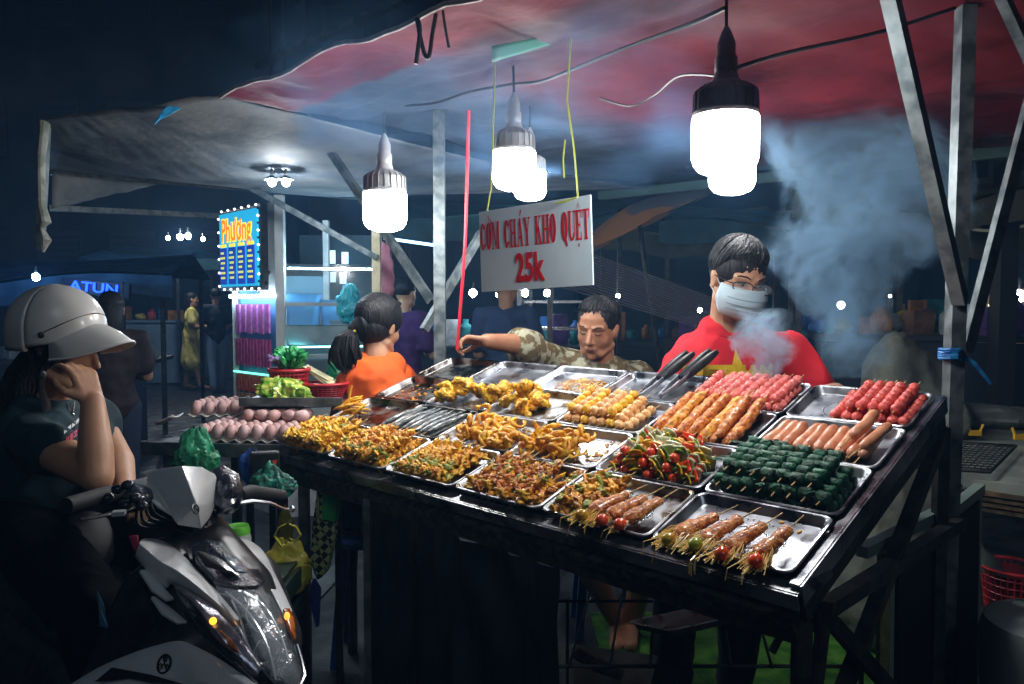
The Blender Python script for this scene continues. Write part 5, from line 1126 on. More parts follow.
# ---------------- side stand with eggs, greens and baskets ----------------
YR = Matrix.Rotation(-.55, 4, 'Z')
ec = PZ(254, 436, .93); cart = thing('egg_stand', 'low metal stand carrying the egg cartons left of the food table', 'stand', loc=(ec.x, ec.y, 0))
cart.rotation_euler = (0, 0, -.12); WM[cart.name] = Matrix.Translation((ec.x, ec.y, 0)) @ Matrix.Rotation(-.12, 4, 'Z')
MB().box((-.02, .10, .925), (.60, .52, .012)).build('top', steel, cart); mb = MB(); mb.box((-.02, -.165, .91), (.61, .012, .045)); mb.build('edge', galv, cart)
for x, y in ((-.24, -.14), (.24, -.14), (-.24, .34), (.24, .34)): MB().bar((x, y, 0), (x, y, .918), .03).build('leg', galv, cart)
MB().box((0, .1, .35), (.48, .46, .01)).build('shelf', dark, cart)
pulp = M('egg_carton_pulp', (.30, .29, .26), (.38, .36, .33), sc=30, rough=.95, bump=.3)
eggm = M('eggshell', (.46, .27, .25), (.58, .40, .39), sc=6, rough=.5, rand=.16, sss=.1)
def eggme():
    mb = MB(); mb.ell((0, 0, 0), (.0215, .0215, .0275), None, 16, 12, lambda v: Vector((v.x * (1 - .12 * v.z / .0275), v.y * (1 - .12 * v.z / .0275), v.z)))
    me = bpy.data.meshes.new('egg'); me.from_pydata([tuple(v) for v in mb.v], [], mb.f); me.shade_smooth(); me.materials.append(eggm); return me
EG = eggme(); RE = random.Random(12)
def carton(m, nx, ny, lab, el):
    mb = MB(); cs = .0465
    mb.grid(lambda a, b: Vector(((a - .5) * (nx + .3) * cs, (b - .5) * (ny + .3) * cs, .012 + .011 * cos((a - .5) * (nx + .3) * 2 * pi + (pi if nx % 2 == 0 else 0) + pi) * .5 + .011 * cos((b - .5) * (ny + .3) * 2 * pi + pi) * .5)), nx * 8, ny * 8)
    o = mb.build('egg_carton', pulp); o.modifiers.new('s', 'SOLIDIFY').thickness = .003; o.matrix_world = m; WM[o.name] = m.copy(); tag(o, lab, 'egg carton', 'egg cartons on the stand')
    for i in range(nx):
        for j in range(ny):
            e = link('egg', EG); e.matrix_world = m @ Matrix.Translation(((i - (nx - 1) / 2) * cs, (j - (ny - 1) / 2) * cs, .034)) @ Matrix.Rotation(RE.uniform(-.15, .15), 4, 'X') @ Matrix.Rotation(RE.uniform(0, 6), 4, 'Z')
            tag(e, ordn[i] + ' egg from the left in the ' + ordn[j] + ' row from the front, ' + el, 'egg', 'eggs in cartons')
CM = WM[cart.name]
carton(CM @ L(.045, -.01, .932, 2), 8, 6, 'grey pulp carton of eggs at the front of the egg stand', 'front carton')
carton(CM @ L(-.10, .16, .985, 8), 8, 4, 'grey pulp egg carton at the back left, propped higher', 'back carton')
for i in range(12):
    e = link('egg', EG); e.matrix_world = CM @ L(-.02 + (i % 5) * .050 + RE.uniform(-.006, .006), .0 + (i // 5) * .052, 1.005, RE.uniform(0, 360), 80, RE.uniform(0, 50)); tag(e, ordn[i % 5] + ' loose egg on top of the front carton, ' + ['near', 'middle', 'far'][i // 5] + ' row', 'egg', 'eggs in cartons')
mb = MB(); mb.grid(lambda a, b: Vector((-.36 + a * .07, -.03 + b * .07, .975 + .03 * a - .01 * sin(3 * b))), 4, 4); o = mb.build('carton_flap', M('white_card', (.5, .5, .5), rough=.8)); o.modifiers.new('s', 'SOLIDIFY').thickness = .003; o.matrix_world = CM; WM[o.name] = CM.copy(); tag(o, 'white torn card flap sticking out left of the eggs', 'card')
# raised shelf
rc = PZ(298, 396, 1.06); rs = thing('raised_shelf', 'small raised shelf carrying greens and red baskets behind the eggs', 'shelf', loc=(rc.x, rc.y, 0)); RM = WM[rs.name]
MB().box((0, .06, 1.045), (.36, .30, .012)).build('top', steel, rs); MB().box((0, -.095, 1.05), (.37, .01, .03)).build('edge', galv, rs)
for x, y in ((-.16, -.07), (.16, -.07), (-.16, .19), (.16, .19)): MB().bar((x, y, 0), (x, y, 1.04), .022).build('leg', dark, rs)
redpl = M('red_plastic', (.42, .02, .03), (.50, .03, .04), sc=20, rough=.35)
def basket(m, r, h, lab, kindn='basket', sx=1, sy=1, mat=redpl):
    root = thing(kindn, lab, 'basket', mat=m @ Matrix.Diagonal((sx, sy, 1, 1)))
    mb = MB(); n = 30
    for k in range(n):
        a = 2 * pi * k / n; mb.tube([(r * .78 * cos(a), r * .78 * sin(a), 0), (r * cos(a), r * sin(a), h)], .0022, 5)
    for j in range(7):
        t = j / 6; rr = r * (.78 + .22 * t); mb.tube([(rr * cos(2 * pi * k / 30), rr * sin(2 * pi * k / 30), h * t) for k in range(31)], .0022, 5)
    mb.build('weave', mat, root); MB().tube([(r * 1.02 * cos(2 * pi * k / 30), r * 1.02 * sin(2 * pi * k / 30), h) for k in range(31)], .006, 8).build('rim', mat, root)
    MB().lathe([(r * .70, 0), (r * .72, .004), (r * .90, h * .9), (r * .89, h * .9), (r * .70, .006)], 24).build('liner', M('dark_red_inner', (.16, .01, .015), rough=.6), root); return root
basket(RM @ L(-.055, .08, 1.052), .075, .10, 'round red woven basket full of greens on the raised shelf')
basket(RM @ L(.085, .05, 1.052), .075, .05, 'shallow red basket beside the greens, next to the orange shirt', sx=1.15)
def bag(name, lab, c, w, h, d, mat, seed=1, handles=True, rz=0, amp=.16, cat='plastic bag', low=1.0):
    root = thing(name, lab, cat, loc=c, rz=rz); sv = Vector((seed * 5.1, seed, 2))
    def fn(a, b):
        ph = a * 2 * pi; t = b; wd = (.18 + .82 * min(1, (1 - t) * 2.6) ** .6 * (1 - .25 * (1 - t) * (1 - low))) if t > .5 else (.35 + .65 * min(1, t * 4) ** .5)
        x = w / 2 * wd * cos(ph); y = d / 2 * wd * sin(ph) * (1 - .5 * t); z = (t - .5) * h; p = Vector((x, y, z)); k = 1 + amp * 1.5 * noise.noise(p * 16 + sv) - amp * 2.4 * abs(noise.noise(Vector((p.x * 30, p.y * 30, p.z * 9)) + sv)) + amp * .8 * abs(noise.noise(p * 70 + sv)) + (amp * 1.2 * sin(ph * 7 + t * 4) * max(0, t - .6)) 
        return Vector((p.x * k, p.y * k, p.z + .05 * h / .15 * max(0, t - .55) * noise.noise(Vector((ph * 1.3, seed, 0))) + .02 * noise.noise(p * 25 + sv)))
    o = MB().grid(fn, 90, 60).build('sack', mat, root); o.modifiers.new('s', 'SOLIDIFY').thickness = .0012
    if handles:
        for s_ in (-1, 1): MB().tube([(s_ * w * .10, 0, h * .42), (s_ * w * .24, .0, h * .62), (s_ * w * .16, 0, h * .78), (s_ * w * .04, 0, h * .84)], [.014, .010, .007, .006], 8, flat=.35).build('handle', mat, root)
    return root
gpl = M('green_plastic', (.008, .12, .05), (.04, .34, .17), sc=14, rough=.25, bump=.9, bsc=35, alpha=.8, lo=.3, hi=.7)
ypl = M('yellow_plastic', (.30, .30, .02), (.46, .40, .05), sc=12, rough=.25, bump=.4, bsc=40)
gy = M('greens_in_plastic', (.10, .30, .02), (.55, .60, .12), sc=40, rough=.2, coat=.6, bump=.6, bsc=50)
bag('greens_bag', 'clear bag of yellow green vegetables lying on the raised shelf', RM @ Vector((-.045, -.035, 1.085)), .20, .09, .14, gy, 3, False, 0, .25)
lf = M('lettuce', (.02, .28, .08), (.10, .50, .20), sc=30, rough=.4, bump=.5)
vt = thing('lettuce', 'bright green leaves standing in the round red basket', 'vegetable', mat=RM @ L(-.05, .07, 1.165)); mb = MB(); Rg = random.Random(4)
for i in range(26):
    a = Rg.uniform(0, 6.28); m_ = Matrix.Rotation(a, 4, 'Z') @ Matrix.Rotation(radians(Rg.uniform(20, 75)), 4, 'Y'); mb.grid(lambda p, q: Vector(((p - .5) * .05 * sin(pi * min(1, q * .85 + .1)), .008 * sin(p * 9 + q * 7), q * .085)), 6, 6, m_)
mb.build('leaves', lf, vt)
mb = MB()
for i in range(18): mb.tube([(-.035, -.02, 0), (-.05 + Rg.uniform(-.03, .02), -.03 + Rg.uniform(-.02, .02), .03 + Rg.random() * .015)], [.003, .007], 6)
mb.build('purple_stalks', M('purple_stalk', (.30, .18, .42), rough=.5), vt)
for i in range(3):
    o = MB().grid(lambda a, b: Vector(((a - .5) * .035, b * .15, .006 * (2 * a - 1) ** 2)), 4, 10).build('bamboo_strip', M('pale_bamboo', (.52, .50, .30), (.42, .40, .22), sc=30, rough=.6)); o.modifiers.new('s', 'SOLIDIFY').thickness = .004
    o.matrix_world = RM @ L(.125 + i * .02 - .03 * i, .02 + i * .018, 1.09 + i * .012, 48 + i * 4, 18); tag(o, ('lowest', 'middle', 'topmost')[i] + ' of the pale bamboo strips leaning in the shallow red basket', 'bamboo strip', 'pale bamboo strips')
o = MB().tube([P(285, 372, 2.95), P(277, 400, 2.9), P(268, 440, 2.85), P(266, 478, 2.8)], .006, 6).build('black_rod', blackp); tag(o, 'thin black rod standing in front of the eggs', 'rod')
bag('green_bag', 'crumpled green plastic bag behind the scooter cowl below the eggs', P(196, 458, 2.5), .13, .18, .09, gpl, 1, False, .3, .25)
bag('blue_bag', 'dark blue plastic bag hanging next to the black box', P(252, 468, 2.3), .07, .11, .05, M('blue_bag', (.01, .05, .25), (.03, .12, .45), sc=20, rough=.3, bump=.5), 5, False, .3, .25)
bag('netted_bag', 'green netted bag behind the left brake lever of the scooter', P(272, 482, 2.2), .13, .09, .08, M('net_green', (.006, .07, .05), (.04, .30, .20), sc=70, rough=.4, bump=.8, lo=.5, hi=.56), 6, False, .3, .2)
bag('yellow_bag', 'yellow green plastic bag with two handles hanging under the table corner', P(288, 566, 2.25), .155, .15, .09, ypl, 2, True, .2, .18)
bx = thing('small_black_box', 'small black box with a red mark hanging at the corner of the table', 'box', loc=P(265, 463, 2.3), rz=.3); mb = MB(); mb.box((0, 0, 0), (.085, .04, .07)); o = mb.build('case', blackp, bx); b = o.modifiers.new('b', 'BEVEL'); b.width = .006; b.segments = 3
o = MB().plate([(.012, -.0205, -.012), (.030, -.0205, -.008), (.036, -.0205, .012), (.020, -.0205, .010)], .002).build('red_mark', M('red_mark', (.75, .08, .04), rough=.5), bx)
ck = bpy.data.materials.new('checked_weave'); ck.use_nodes = True; nt = ck.node_tree; tc = nt.nodes.new('ShaderNodeTexCoord'); ch = nt.nodes.new('ShaderNodeTexChecker'); ch.inputs['Scale'].default_value = 55; ch.inputs['Color1'].default_value = (.35, .42, .16, 1); ch.inputs['Color2'].default_value = (.01, .015, .01, 1); mp = nt.nodes.new('ShaderNodeMapping'); mp.inputs['Rotation'].default_value = (0, .78, 0); nt.links.new(tc.outputs['Object'], mp.inputs[0]); nt.links.new(mp.outputs[0], ch.inputs['Vector']); nt.links.new(ch.outputs[0], nt.nodes['Principled BSDF'].inputs['Base Color'])
cb = thing('checked_bag', 'green and checkered woven bag hanging under the front rail of the table', 'bag', loc=P(321, 538, 2.42))
o = MB().plate([P(316, 488, 2.44), P(313, 520, 2.40), P(309, 560, 2.38), P(316, 582, 2.38), P(326, 572, 2.40), P(333, 540, 2.42), P(335, 520, 2.44), P(322, 518, 2.44), P(323, 490, 2.45)], .03, Vector((.3, 1, 0)).normalized()); o = o.build('weave', ck, cb, True); b = o.modifiers.new('b', 'BEVEL'); b.width = .008; b.segments = 3
o = MB().plate([P(323, 489, 2.43), P(322, 519, 2.42), P(335, 522, 2.43), P(338, 492, 2.44)], .025, Vector((.3, 1, 0)).normalized()).build('green_panel', M('green_cloth', (.02, .30, .08), rough=.7), cb, True)
o = MB().plate([P(312, 580, 2.37), P(309, 600, 2.37), P(316, 628, 2.37), P(318, 590, 2.37)], .02, Vector((.3, 1, 0)).normalized()).build('blue_rag', M('blue_cloth', (.03, .04, .22), rough=.8)); tag(o, 'narrow dark blue rag below the checkered bag', 'cloth')
bo = thing('plastic_bottle', 'white jug with a bright green cap between scooter and yellow bag', 'jug', loc=P(238, 538, 2.15)); s_ = .9
MB().lathe([(.0, -.09), (.034, -.09), (.036, -.03), (.036, .0), (.032, .018)], 24).build('jug', M('white_jug', (.45, .5, .48), rough=.4), bo); MB().lathe([(.033, .012), (.034, .024), (.030, .036), (.0, .040)], 24).build('cap', M('lime_cap', (.16, .60, .06), rough=.4), bo)
# the jug stands on a crate
cr = thing('crate', 'dark green plastic crate under the white jug', 'crate', loc=(bo.location.x, bo.location.y, 0)); hz = bo.location.z - .092
mb = MB()
for k in range(7): mb.box((0, -.13, hz * (k + .5) / 7), (.30, .012, hz / 7 * .6)); mb.box((0, .13, hz * (k + .5) / 7), (.30, .012, hz / 7 * .6)); mb.box((-.15, 0, hz * (k + .5) / 7), (.012, .27, hz / 7 * .6)); mb.box((.15, 0, hz * (k + .5) / 7), (.012, .27, hz / 7 * .6))
for x in (-.148, .148):
    for y in (-.128, .128): mb.box((x, y, hz / 2), (.025, .025, hz - .004))
mb.box((0, 0, hz - .006), (.29, .26, .01)); mb.build('slats', M('crate_green', (.004, .02, .010), rough=.5), cr)
bag('soy_bag', 'yellowish cloth bundle standing behind the yellow bag', P(286, 528, 2.5), .05, .13, .05, ypl, 9, False, 0, .1, 'bundle')
# ---------------- under and beside the table ----------------
mt = MB().grid(lambda a, b: Vector((.35 + a * 1.15, 2.35 + b * 1.05, .012 + .012 * noise.noise(Vector((a * 8, b * 8, 0))) + .006)), 30, 30).build('green_mat', M('green_turf', (.03, .16, .010), (.10, .28, .03), sc=14, rough=.9, bump=.8, bsc=200)); mt.modifiers.new('s', 'SOLIDIFY').thickness = .006; tag(mt, 'green mat on the ground under the food table', 'mat')
o = tray_mesh(dirty).build('tray', greasy); o.matrix_world = Matrix.Translation(P(692, 616, 2.05)) @ Matrix.Rotation(.45, 4, 'Z') @ Matrix.Rotation(-.25, 4, 'X'); WM[o.name] = o.matrix_world.copy(); tag(o, 'old tray stored on the rack below the table', 'tray')
o = MB().grid(lambda a, b: PZ(650 + a * 90, 632 - b * 28, .62 + .0 * a), 2, 2)
rk = thing('lower_rack', 'dark wire rack under the table carrying an old tray', 'rack', loc=P(692, 618, 2.05)); mb = MB(); cc = P(692, 622, 2.05) - Vector((0, 0, .03))
for k in range(7): mb.tube([cc + Vector((-.35 + k * .10, -.20, 0)), cc + Vector((-.25 + k * .10, .28, .0))], .004, 5)
for k in range(2): mb.tube([cc + Vector((-.40 + .05 * k, -.18 + .42 * k, -.006)), cc + Vector((.40, -.18 + .42 * k, -.006))], .005, 5)
for dx, dy in ((-.38, -.18), (.38, -.18), (-.32, .24), (.38, .24)): p_ = cc + Vector((dx, dy, 0)); mb.tube([(p_.x, p_.y, .0), p_], .006, 5)
mb.build('wires', dark, rk, True)
lg = MB(); lg.tube([P(575, 652, 2.3), P(596, 664, 2.28), P(622, 676, 2.25)], [.018, .022, .016], 10); o = lg.build('split_log', M('bark', (.22, .15, .10), (.34, .26, .18), sc=40, rough=.9, bump=.8)); o.location.z = 0; tag(o, 'piece of split firewood under the table', 'firewood')
bl = thing('dark_crate', 'dark box under the table carrying the firewood', 'box', loc=(.0, 0, 0)); c0 = P(600, 676, 2.33); mb = MB(); mb.box((c0.x, c0.y + .05, (c0.z - .0) / 2), (.34, .3, c0.z - .004), None, -.3); mb.build('box', blackp, bl)
# hanging hooks and straps at the right front corner
for i, (u0, v0, u1, v1, w) in enumerate(((804, 580, 772, 652, .007), (797, 590, 795, 665, .009), (806, 585, 800, 650, .008), (812, 590, 819, 660, .007), (790, 585, 788, 640, .006))):
    cable('hanging_strap', ('long', 'pointed', 'thick', 'short', 'thin')[i] + ' black strap hanging at the right front corner of the table', [P(u0, v0, 1.36), P((u0 + u1) / 2 + 2, (v0 + v1) / 2, 1.36), P(u1, v1, 1.36)], w, blackp, 'strap'); COL.objects[-1]['group'] = 'black straps at the table corner'
o = MB().tube([P(815, 584, 1.33), P(826, 573, 1.38)], .012, 12).build('pipe_end', galv, tb, True)
mb = MB(); mb.bar(P(700, 655, 1.7), P(870, 590, 1.45), .03); 
side = thing('side_frame', 'low dark metal side frame right of the food table with a worn yellow edge', 'frame', loc=(1.15, 1.7, 0))
MB().bar(P(884, 552, 1.72), P(882, 700, 1.72), .022).build('post', M('worn_yellow', (.22, .22, .08), (.12, .12, .05), sc=30, rough=.6), side, True); MB().bar(P(892, 552, 1.72), P(890, 700, 1.72), .010).build('edge', M('pale_green_metal', (.22, .30, .27), rough=.5, metal=.4), side, True)
for a, b in (((862, 552, 1.66), (948, 508, 1.95)), ((955, 508, 1.96), (980, 488, 2.1))): MB().bar(P(*a), P(*b), .026).build('rail', MT['pale_green_metal'], side, True)
MB().bar(P(979, 490, 2.08), P(974, 700, 2.08), .012).build('post', MT['pale_green_metal'], side, True); MB().bar(P(946, 500, 1.95), P(948, 720, 1.95), .03).build('post', dark, side, True)
o = MB().plate([P(895, 560, 1.75), P(893, 720, 1.75), P(972, 720, 2.07), P(976, 500, 2.07)], .01).build('side_board', M('black_board', (.010, .012, .012), rough=.6), side, True)
MB().bar(P(830, 620, 1.42), P(900, 700, 1.5), .026).build('brace', dark, side, True); MB().bar(P(826, 600, 1.40), P(812, 720, 1.4), .020).build('brace', dark, side, True)
# right hand counter with wire rack
ct = thing('grill_counter', 'grey topped side counter with a layered brown edge at the right', 'counter', loc=(2.0, 2.6, 0))
def ctq(u, v): return PZ(u, v, .88)
mb = MB(); q4 = [ctq(965, 478), ctq(1120, 500), ctq(1120, 428), ctq(915, 424)]; mb.plate(q4, .03, Vector((0, 0, -1))); mb.build('top', M('stone_top', (.20, .23, .21), (.28, .31, .28), sc=8, rough=.5), ct, True)
mb = MB(); 
for k in range(4): a = q4[0] + Vector((0.0, .012 * k, -.035 - .018 * k)); b = q4[1] + Vector((0, .012 * k, -.035 - .018 * k)); mb.bar(a, b, .014)
mb.build('layered_edge', M('old_cardboard', (.16, .11, .06), (.06, .045, .03), sc=40, rough=.9), ct, True)
for p_ in q4: MB().bar((p_.x, p_.y, 0), p_ - Vector((0, 0, .03)), .04).build('leg', dark, ct, True)
wr = thing('wire_rack', 'black wire grill rack lying on the side counter behind the right post', 'rack', loc=ctq(930, 455) + Vector((0, 0, .02))); mb = MB(); c1, c2, c3, c4 = [PZ(u, v, .905) for u, v in ((845, 462), (990, 472), (1016, 446), (880, 436))]
for k in range(25): mb.tube([c1.lerp(c2, k / 24), c4.lerp(c3, k / 24)], .0022, 4)
for k in range(13): mb.tube([c1.lerp(c4, k / 12), c2.lerp(c3, k / 12)], .0022, 4)
mb.tube([c1, c2, c3, c4, c1], .006, 6); mb.build('wires', dark, wr, True)
for u in (845, 880):
    pass
for i, (u, v) in enumerate(((975, 436), (1020, 440))):
    y_ = thing('clip', ('left', 'right')[i] + ' one of the two yellow plastic clips on the side counter', 'clip', loc=PZ(u, v, .90), group='yellow clips'); mb = MB(); mb.box((0, 0, .012), (.045, .012, .02)); mb.tube([(-.02, 0, .02), (-.03, 0, .045)], .005, 6); mb.tube([(.02, 0, .02), (.03, .0, .045)], .005, 6); mb.build('jaw', M('yellow_clip', (.70, .42, .02), rough=.4), y_)
ns = MB(); lump(ns, (.30, .16, .05), .5, 2.2, 4, 30, 16, PZ(985, 428, .90) + Vector((.1, .2, .02))); o = ns.build('crumpled_sheet', M('grey_sheet', (.16, .20, .18), (.26, .30, .28), sc=8, rough=.6, bump=.5)); tag(o, 'crumpled grey green plastic sheet at the back of the side counter', 'plastic sheet')
bk = basket(Matrix.Translation(PZ(1012, 612, .40)), .095, .15, 'red woven basket with a bottle below the side counter')
bt_ = thing('bottle', 'dark bottle leaning in the red basket below the side counter', 'bottle', mat=bk.matrix_world @ L(.0, .0, .02, 0, -6, -28)); MB().lathe([(.0, .0), (.030, .0), (.032, .14), (.026, .17), (.013, .20), (.013, .24), (.0, .24)], 20).build('glass', M('bottle_glass', (.10, .14, .13), rough=.12, coat=.6), bt_)
lw = thing('low_shelf', 'dark low shelf carrying the red basket at the right edge', 'shelf', loc=(PZ(1012, 612, .40).x, PZ(1012, 612, .40).y, 0)); MB().box((.1, 0, .385), (.5, .4, .02)).build('board', dark, lw); [MB().bar((x, y, 0), (x, y, .375), .03).build('leg', dark, lw) for x in (-.12, .32) for y in (-.17, .17)]
wj = thing('white_bucket', 'pale plastic bucket cut off by the right edge of the picture', 'bucket', loc=(PZ(1060, 700, .0).x + .04, PZ(1060, 700, 0).y + .0, 0)); wj.location = P(1056, 700, 1.75); wj.location.z = 0
MB().lathe([(.0, 0), (.13, 0), (.16, .62), (.15, .66), (.13, .67)], 30).build('bucket', M('pale_bucket', (.30, .38, .36), (.36, .42, .40), sc=6, rough=.35), wj)
# dark cloth lump at the back right of the vendor
cl = MB(); cl.ell(P(905, 385, 3.1), (.16, .14, .20), None, 40, 26, lambda v: v * (1 + .25 * noise.noise(v * 5) + .10 * abs(noise.noise(Vector((v.x * 26, v.y * 26, v.z * 7)))))); cl.cap(P(905, 370, 3.1), .06, P(945, 420, 3.0), .10, 20); cl.cap(P(900, 400, 3.1), .15, (P(900, 400, 3.1).x, 3.1, .2), .25)
fuse('covered_heap', cl, .014, M('olive_cloth', (.09, .10, .085), (.15, .16, .13), sc=10, rough=.85, bump=.4), None, False, 3, .02, 5); tag(COL.objects[-1], 'heap covered with a drab olive cloth right of the vendor', 'covered heap')
# ---------------- the snack cart with the lit menu ----------------
cP = P(281, 300, 5.0); cpx, cpy = cP.x, cP.y
ca = thing('snack_cart', 'glass sided snack cart with a lit blue menu board', 'food cart', loc=(cpx, cpy, 0))
led = M('led_white', (.65, .85, 1.0), emis=34)
cm = M('cart_steel', (.36, .40, .40), (.50, .54, .54), sc=6, rough=.45)
f0 = Vector((cpx, cpy, 0)); fR = P(378, 300, 5.15); fL = P(236, 300, 5.42); fS = P(222, 250, 5.40)
def col3(name, p, z0, z1, w, m=cm): MB().bar((p.x, p.y, z0), (p.x, p.y, z1), w).build(name, m, ca, True)
col3('corner_post', cP, 0, 2.10, .055); col3('corner_post', fR, 0, 2.0, .05); col3('corner_post', fL, 0, 1.5, .04); bk_ = fL + (fR - cP); col3('corner_post', bk_, 0, 2.0, .04)
def quad(name, a, b, z0, z1, m, th=.012, off=0):
    d = (b - a); n = Vector((d.y, -d.x, 0)).normalized() * off; A_ = a + n; B_ = b + n
    return MB().plate([(A_.x, A_.y, z0), (B_.x, B_.y, z0), (B_.x, B_.y, z1), (A_.x, A_.y, z1)], th).build(name, m, ca, True)
quad('upper_panel', fL.lerp(cP, .62), cP, 1.47, 2.06, cm, .02)
quad('lower_panel', cP, fR, 0, .72, cm, .02); quad('lower_panel', fL, cP, 0, .62, cm, .02)
glass = M('cart_glass', (.35, .5, .55), rough=.08, alpha=.18, coat=.5)
quad('front_glass', cP, fR, .78, 1.66, glass, .006, .01); 
for z in (.74, 1.06, 1.40): MB().bar(cP * 1 + Vector((0, 0, z - cP.z)), fR + Vector((0, 0, z - fR.z)), .025).build('shelf_rail', cm, ca, True)
mb = MB()
for z in (.76, 1.04): mb.plate([Vector((p.x, p.y, z)) for p in (cP, fR, bk_, fL)], .01, Vector((0, 0, -1)))
mb.build('shelf', M('shelf_blue', (.10, .22, .28), rough=.4), ca, True); quad('shelf_light', cP + Vector((.03, .02, 0)), fR + Vector((-.03, .02, 0)), 1.115, 1.125, M('led_teal', (.25, .85, .85), emis=10), .015); quad('added_led_bar', cP + Vector((.03, .06, 0)), fR + Vector((-.03, .06, 0)), 1.630, 1.640, M('added_led_glow', (.55, .82, 1.0), emis=160), .012); quad('back_panel', bk_, fL, .74, 1.6, M('back_blue', (.10, .26, .36), rough=.5), .02)  # glowing bar under the cart top is added to brighten the interior
# left case with hanging packets and strips
led = M('led_white', (.65, .85, 1.0), emis=34); quad('led_strip', fL, cP, 1.445, 1.465, led, .03, .02); quad('led_strip', fL, cP, .925, .935, M('led_green', (.2, 1, .7), emis=2.0), .02, .01)
quad('case_back', fL, cP, .66, 1.44, M('case_blue', (.05, .14, .32), (.08, .22, .45), sc=4, rough=.4), .01, -.03)
pkm = [M('pink_packet', (.55, .10, .45), (.70, .25, .60), sc=30, rough=.4), M('magenta_packet', (.40, .04, .20), (.60, .12, .30), sc=30, rough=.4), M('red_packet', (.50, .05, .03), (.60, .20, .08), sc=30, rough=.4), M('tan_packet', (.30, .16, .06), (.45, .28, .14), sc=30, rough=.5)]
for r_, (z, h, w, n) in enumerate(((1.30, .20, .8, 6), (1.07, .19, .8, 11), (.86, .12, .8, 12), (.72, .14, .8, 10))):
    for k in range(n):
        t = .06 + .78 * (k + .5) / n; a = fL.lerp(cP, t - .36 * w / n); b = fL.lerp(cP, t + .30 * w / n); o = quad('packet', a, b, z - h / 2 + .01 * (k % 2), z + h / 2, pkm[r_], .012, .015)
        o.parent = None; o.matrix_world = WM[ca.name]; KID[ca.name].remove(o); tag(o, ('pink packet in the top row', 'magenta packet in the second row', 'red packet in the third row', 'tan packet in the bottom row')[r_] + ' of the snack cart case', 'packet', 'snack packets in the cart case')
# menu board
mA, mB = P(220, 250, 5.42), P(259, 250, 4.98); d = (mB - mA); d.z = 0; Lb = d.length; d.normalize(); n_ = Vector((d.y, -d.x, 0)); up = Vector((0, 0, 1)); zc = P(240, 249, 5.2).z; cM_ = (mA + mB) / 2; cM_.z = zc
BM = Matrix(((d.x, 0, n_.x, cM_.x), (d.y, 0, n_.y, cM_.y), (0, 1, 0, zc), (0, 0, 0, 1)))
brd = thing('menu_board', 'lit cyan menu board with orange lettering and a frame of small bulbs', 'sign', mat=BM)
hb_ = .265; MB().box((0, 0, -.03), (Lb + .03, hb_ * 2 + .03, .05)).build('case', blackp, brd)
MB().box((0, 0, 0), (Lb - .02, hb_ * 2 - .03, .012)).build('panel', M('cyan_panel', (.02, .42, .72), emis=1.0), brd)
orl = M('orange_letters', (1.0, .22, .01), emis=1.1); yl = M('yellow_letters', (1.0, .75, .05), emis=1.1); bl_ = M('blue_panel', (.01, .05, .40), emis=.8)
text('Phương', .21, yl, brd, 'name_backing', Matrix.Translation((-.02, .125, .0075)), off=.012, sx=Lb / .86, ext=.001); text('Phương', .21, orl, brd, 'name_lettering', Matrix.Translation((-.02, .125, .0115)), off=.002, sx=Lb / .86, ext=.001)
for k in range(4):
    x = -Lb / 2 + Lb * (k + .55) / 4.25; MB().box((x, -.11, .010), (Lb / 4.25 * .72, .25, .008)).build('menu_panel', bl_, brd); mb = MB(); [mb.box((x + .004 * ((j * 7) % 3 - 1), -.02 - .034 * j, .016), (Lb / 4.25 * (.3 + .1 * ((j * 5) % 3)), .014, .004)) for j in range(6)]; mb.build('menu_lines', M('menu_yellow', (.8, .8, .15), emis=.9), brd)
    MB().box((x, .030, .010), (Lb / 4.25 * .6, .02, .006)).build('menu_heading', yl, brd)
for k in range(46):
    t = k / 46 * 4; s_ = t % 1; e = int(t); x, y = ((-1 + 2 * s_, 1), (1, 1 - 2 * s_), (1 - 2 * s_, -1), (-1, -1 + 2 * s_))[e]
    MB().ell((x * (Lb / 2 + .004), y * (hb_ + .004), .006), (.008, .008, .008), nu=8, nv=6).build('frame_bulb', M('tiny_bulb', (.9, .9, 1.0), emis=4) if k % 2 else MT['dark_metal'], brd)
br_ = MB(); br_.bar(P(250, 288, 5.1), P(270, 272, 5.05), .02); br_.bar(P(256, 290, 5.0), P(268, 282, 5.0), .02); br_.build('bracket', blackp, ca, True)
# goods inside the glass
blu = M('blue_basin', (.05, .36, .80), (.10, .50, .90), sc=8, rough=.35); tub = M('clear_tub', (.25, .38, .42), (.35, .48, .52), sc=10, rough=.3)
def tubm(name, lab, u, v, Y, w, h, mat):
    c = P(u, v, Y); o = MB(); rings(o, [rrect(w * .8, w * .55, .03, -h / 2), rrect(w, w * .7, .04, h / 2), rrect(w * 1.05, w * .74, .04, h / 2), rrect(w * .97, w * .66, .04, h / 2 - .004), rrect(w * .78, w * .53, .03, -h / 2 + .008)]); t = o.build(name, mat, None, loc=c); tag(t, lab, 'basin', 'basins inside the snack cart'); return t
tubm('basin', 'big blue basin in the middle of the snack cart', 303, 310, 5.22, .24, .22, blu); tubm('basin', 'low pale tub on the cart shelf', 322, 334, 5.18, .50, .13, tub); tubm('basin', 'blue basin tilted behind the glass near the woman', 338, 313, 5.3, .24, .18, blu); tubm('basin', 'second pale tub on the cart shelf near the corner post', 350, 330, 5.30, .26, .14, tub)
bag('blue_bag_bundle', 'blue green bag bundle hanging inside the snack cart', P(350, 304, 5.1), .18, .26, .14, M('teal_bag', (.02, .30, .40), (.05, .50, .55), sc=10, rough=.3, bump=.5), 21, False, 0, .25)
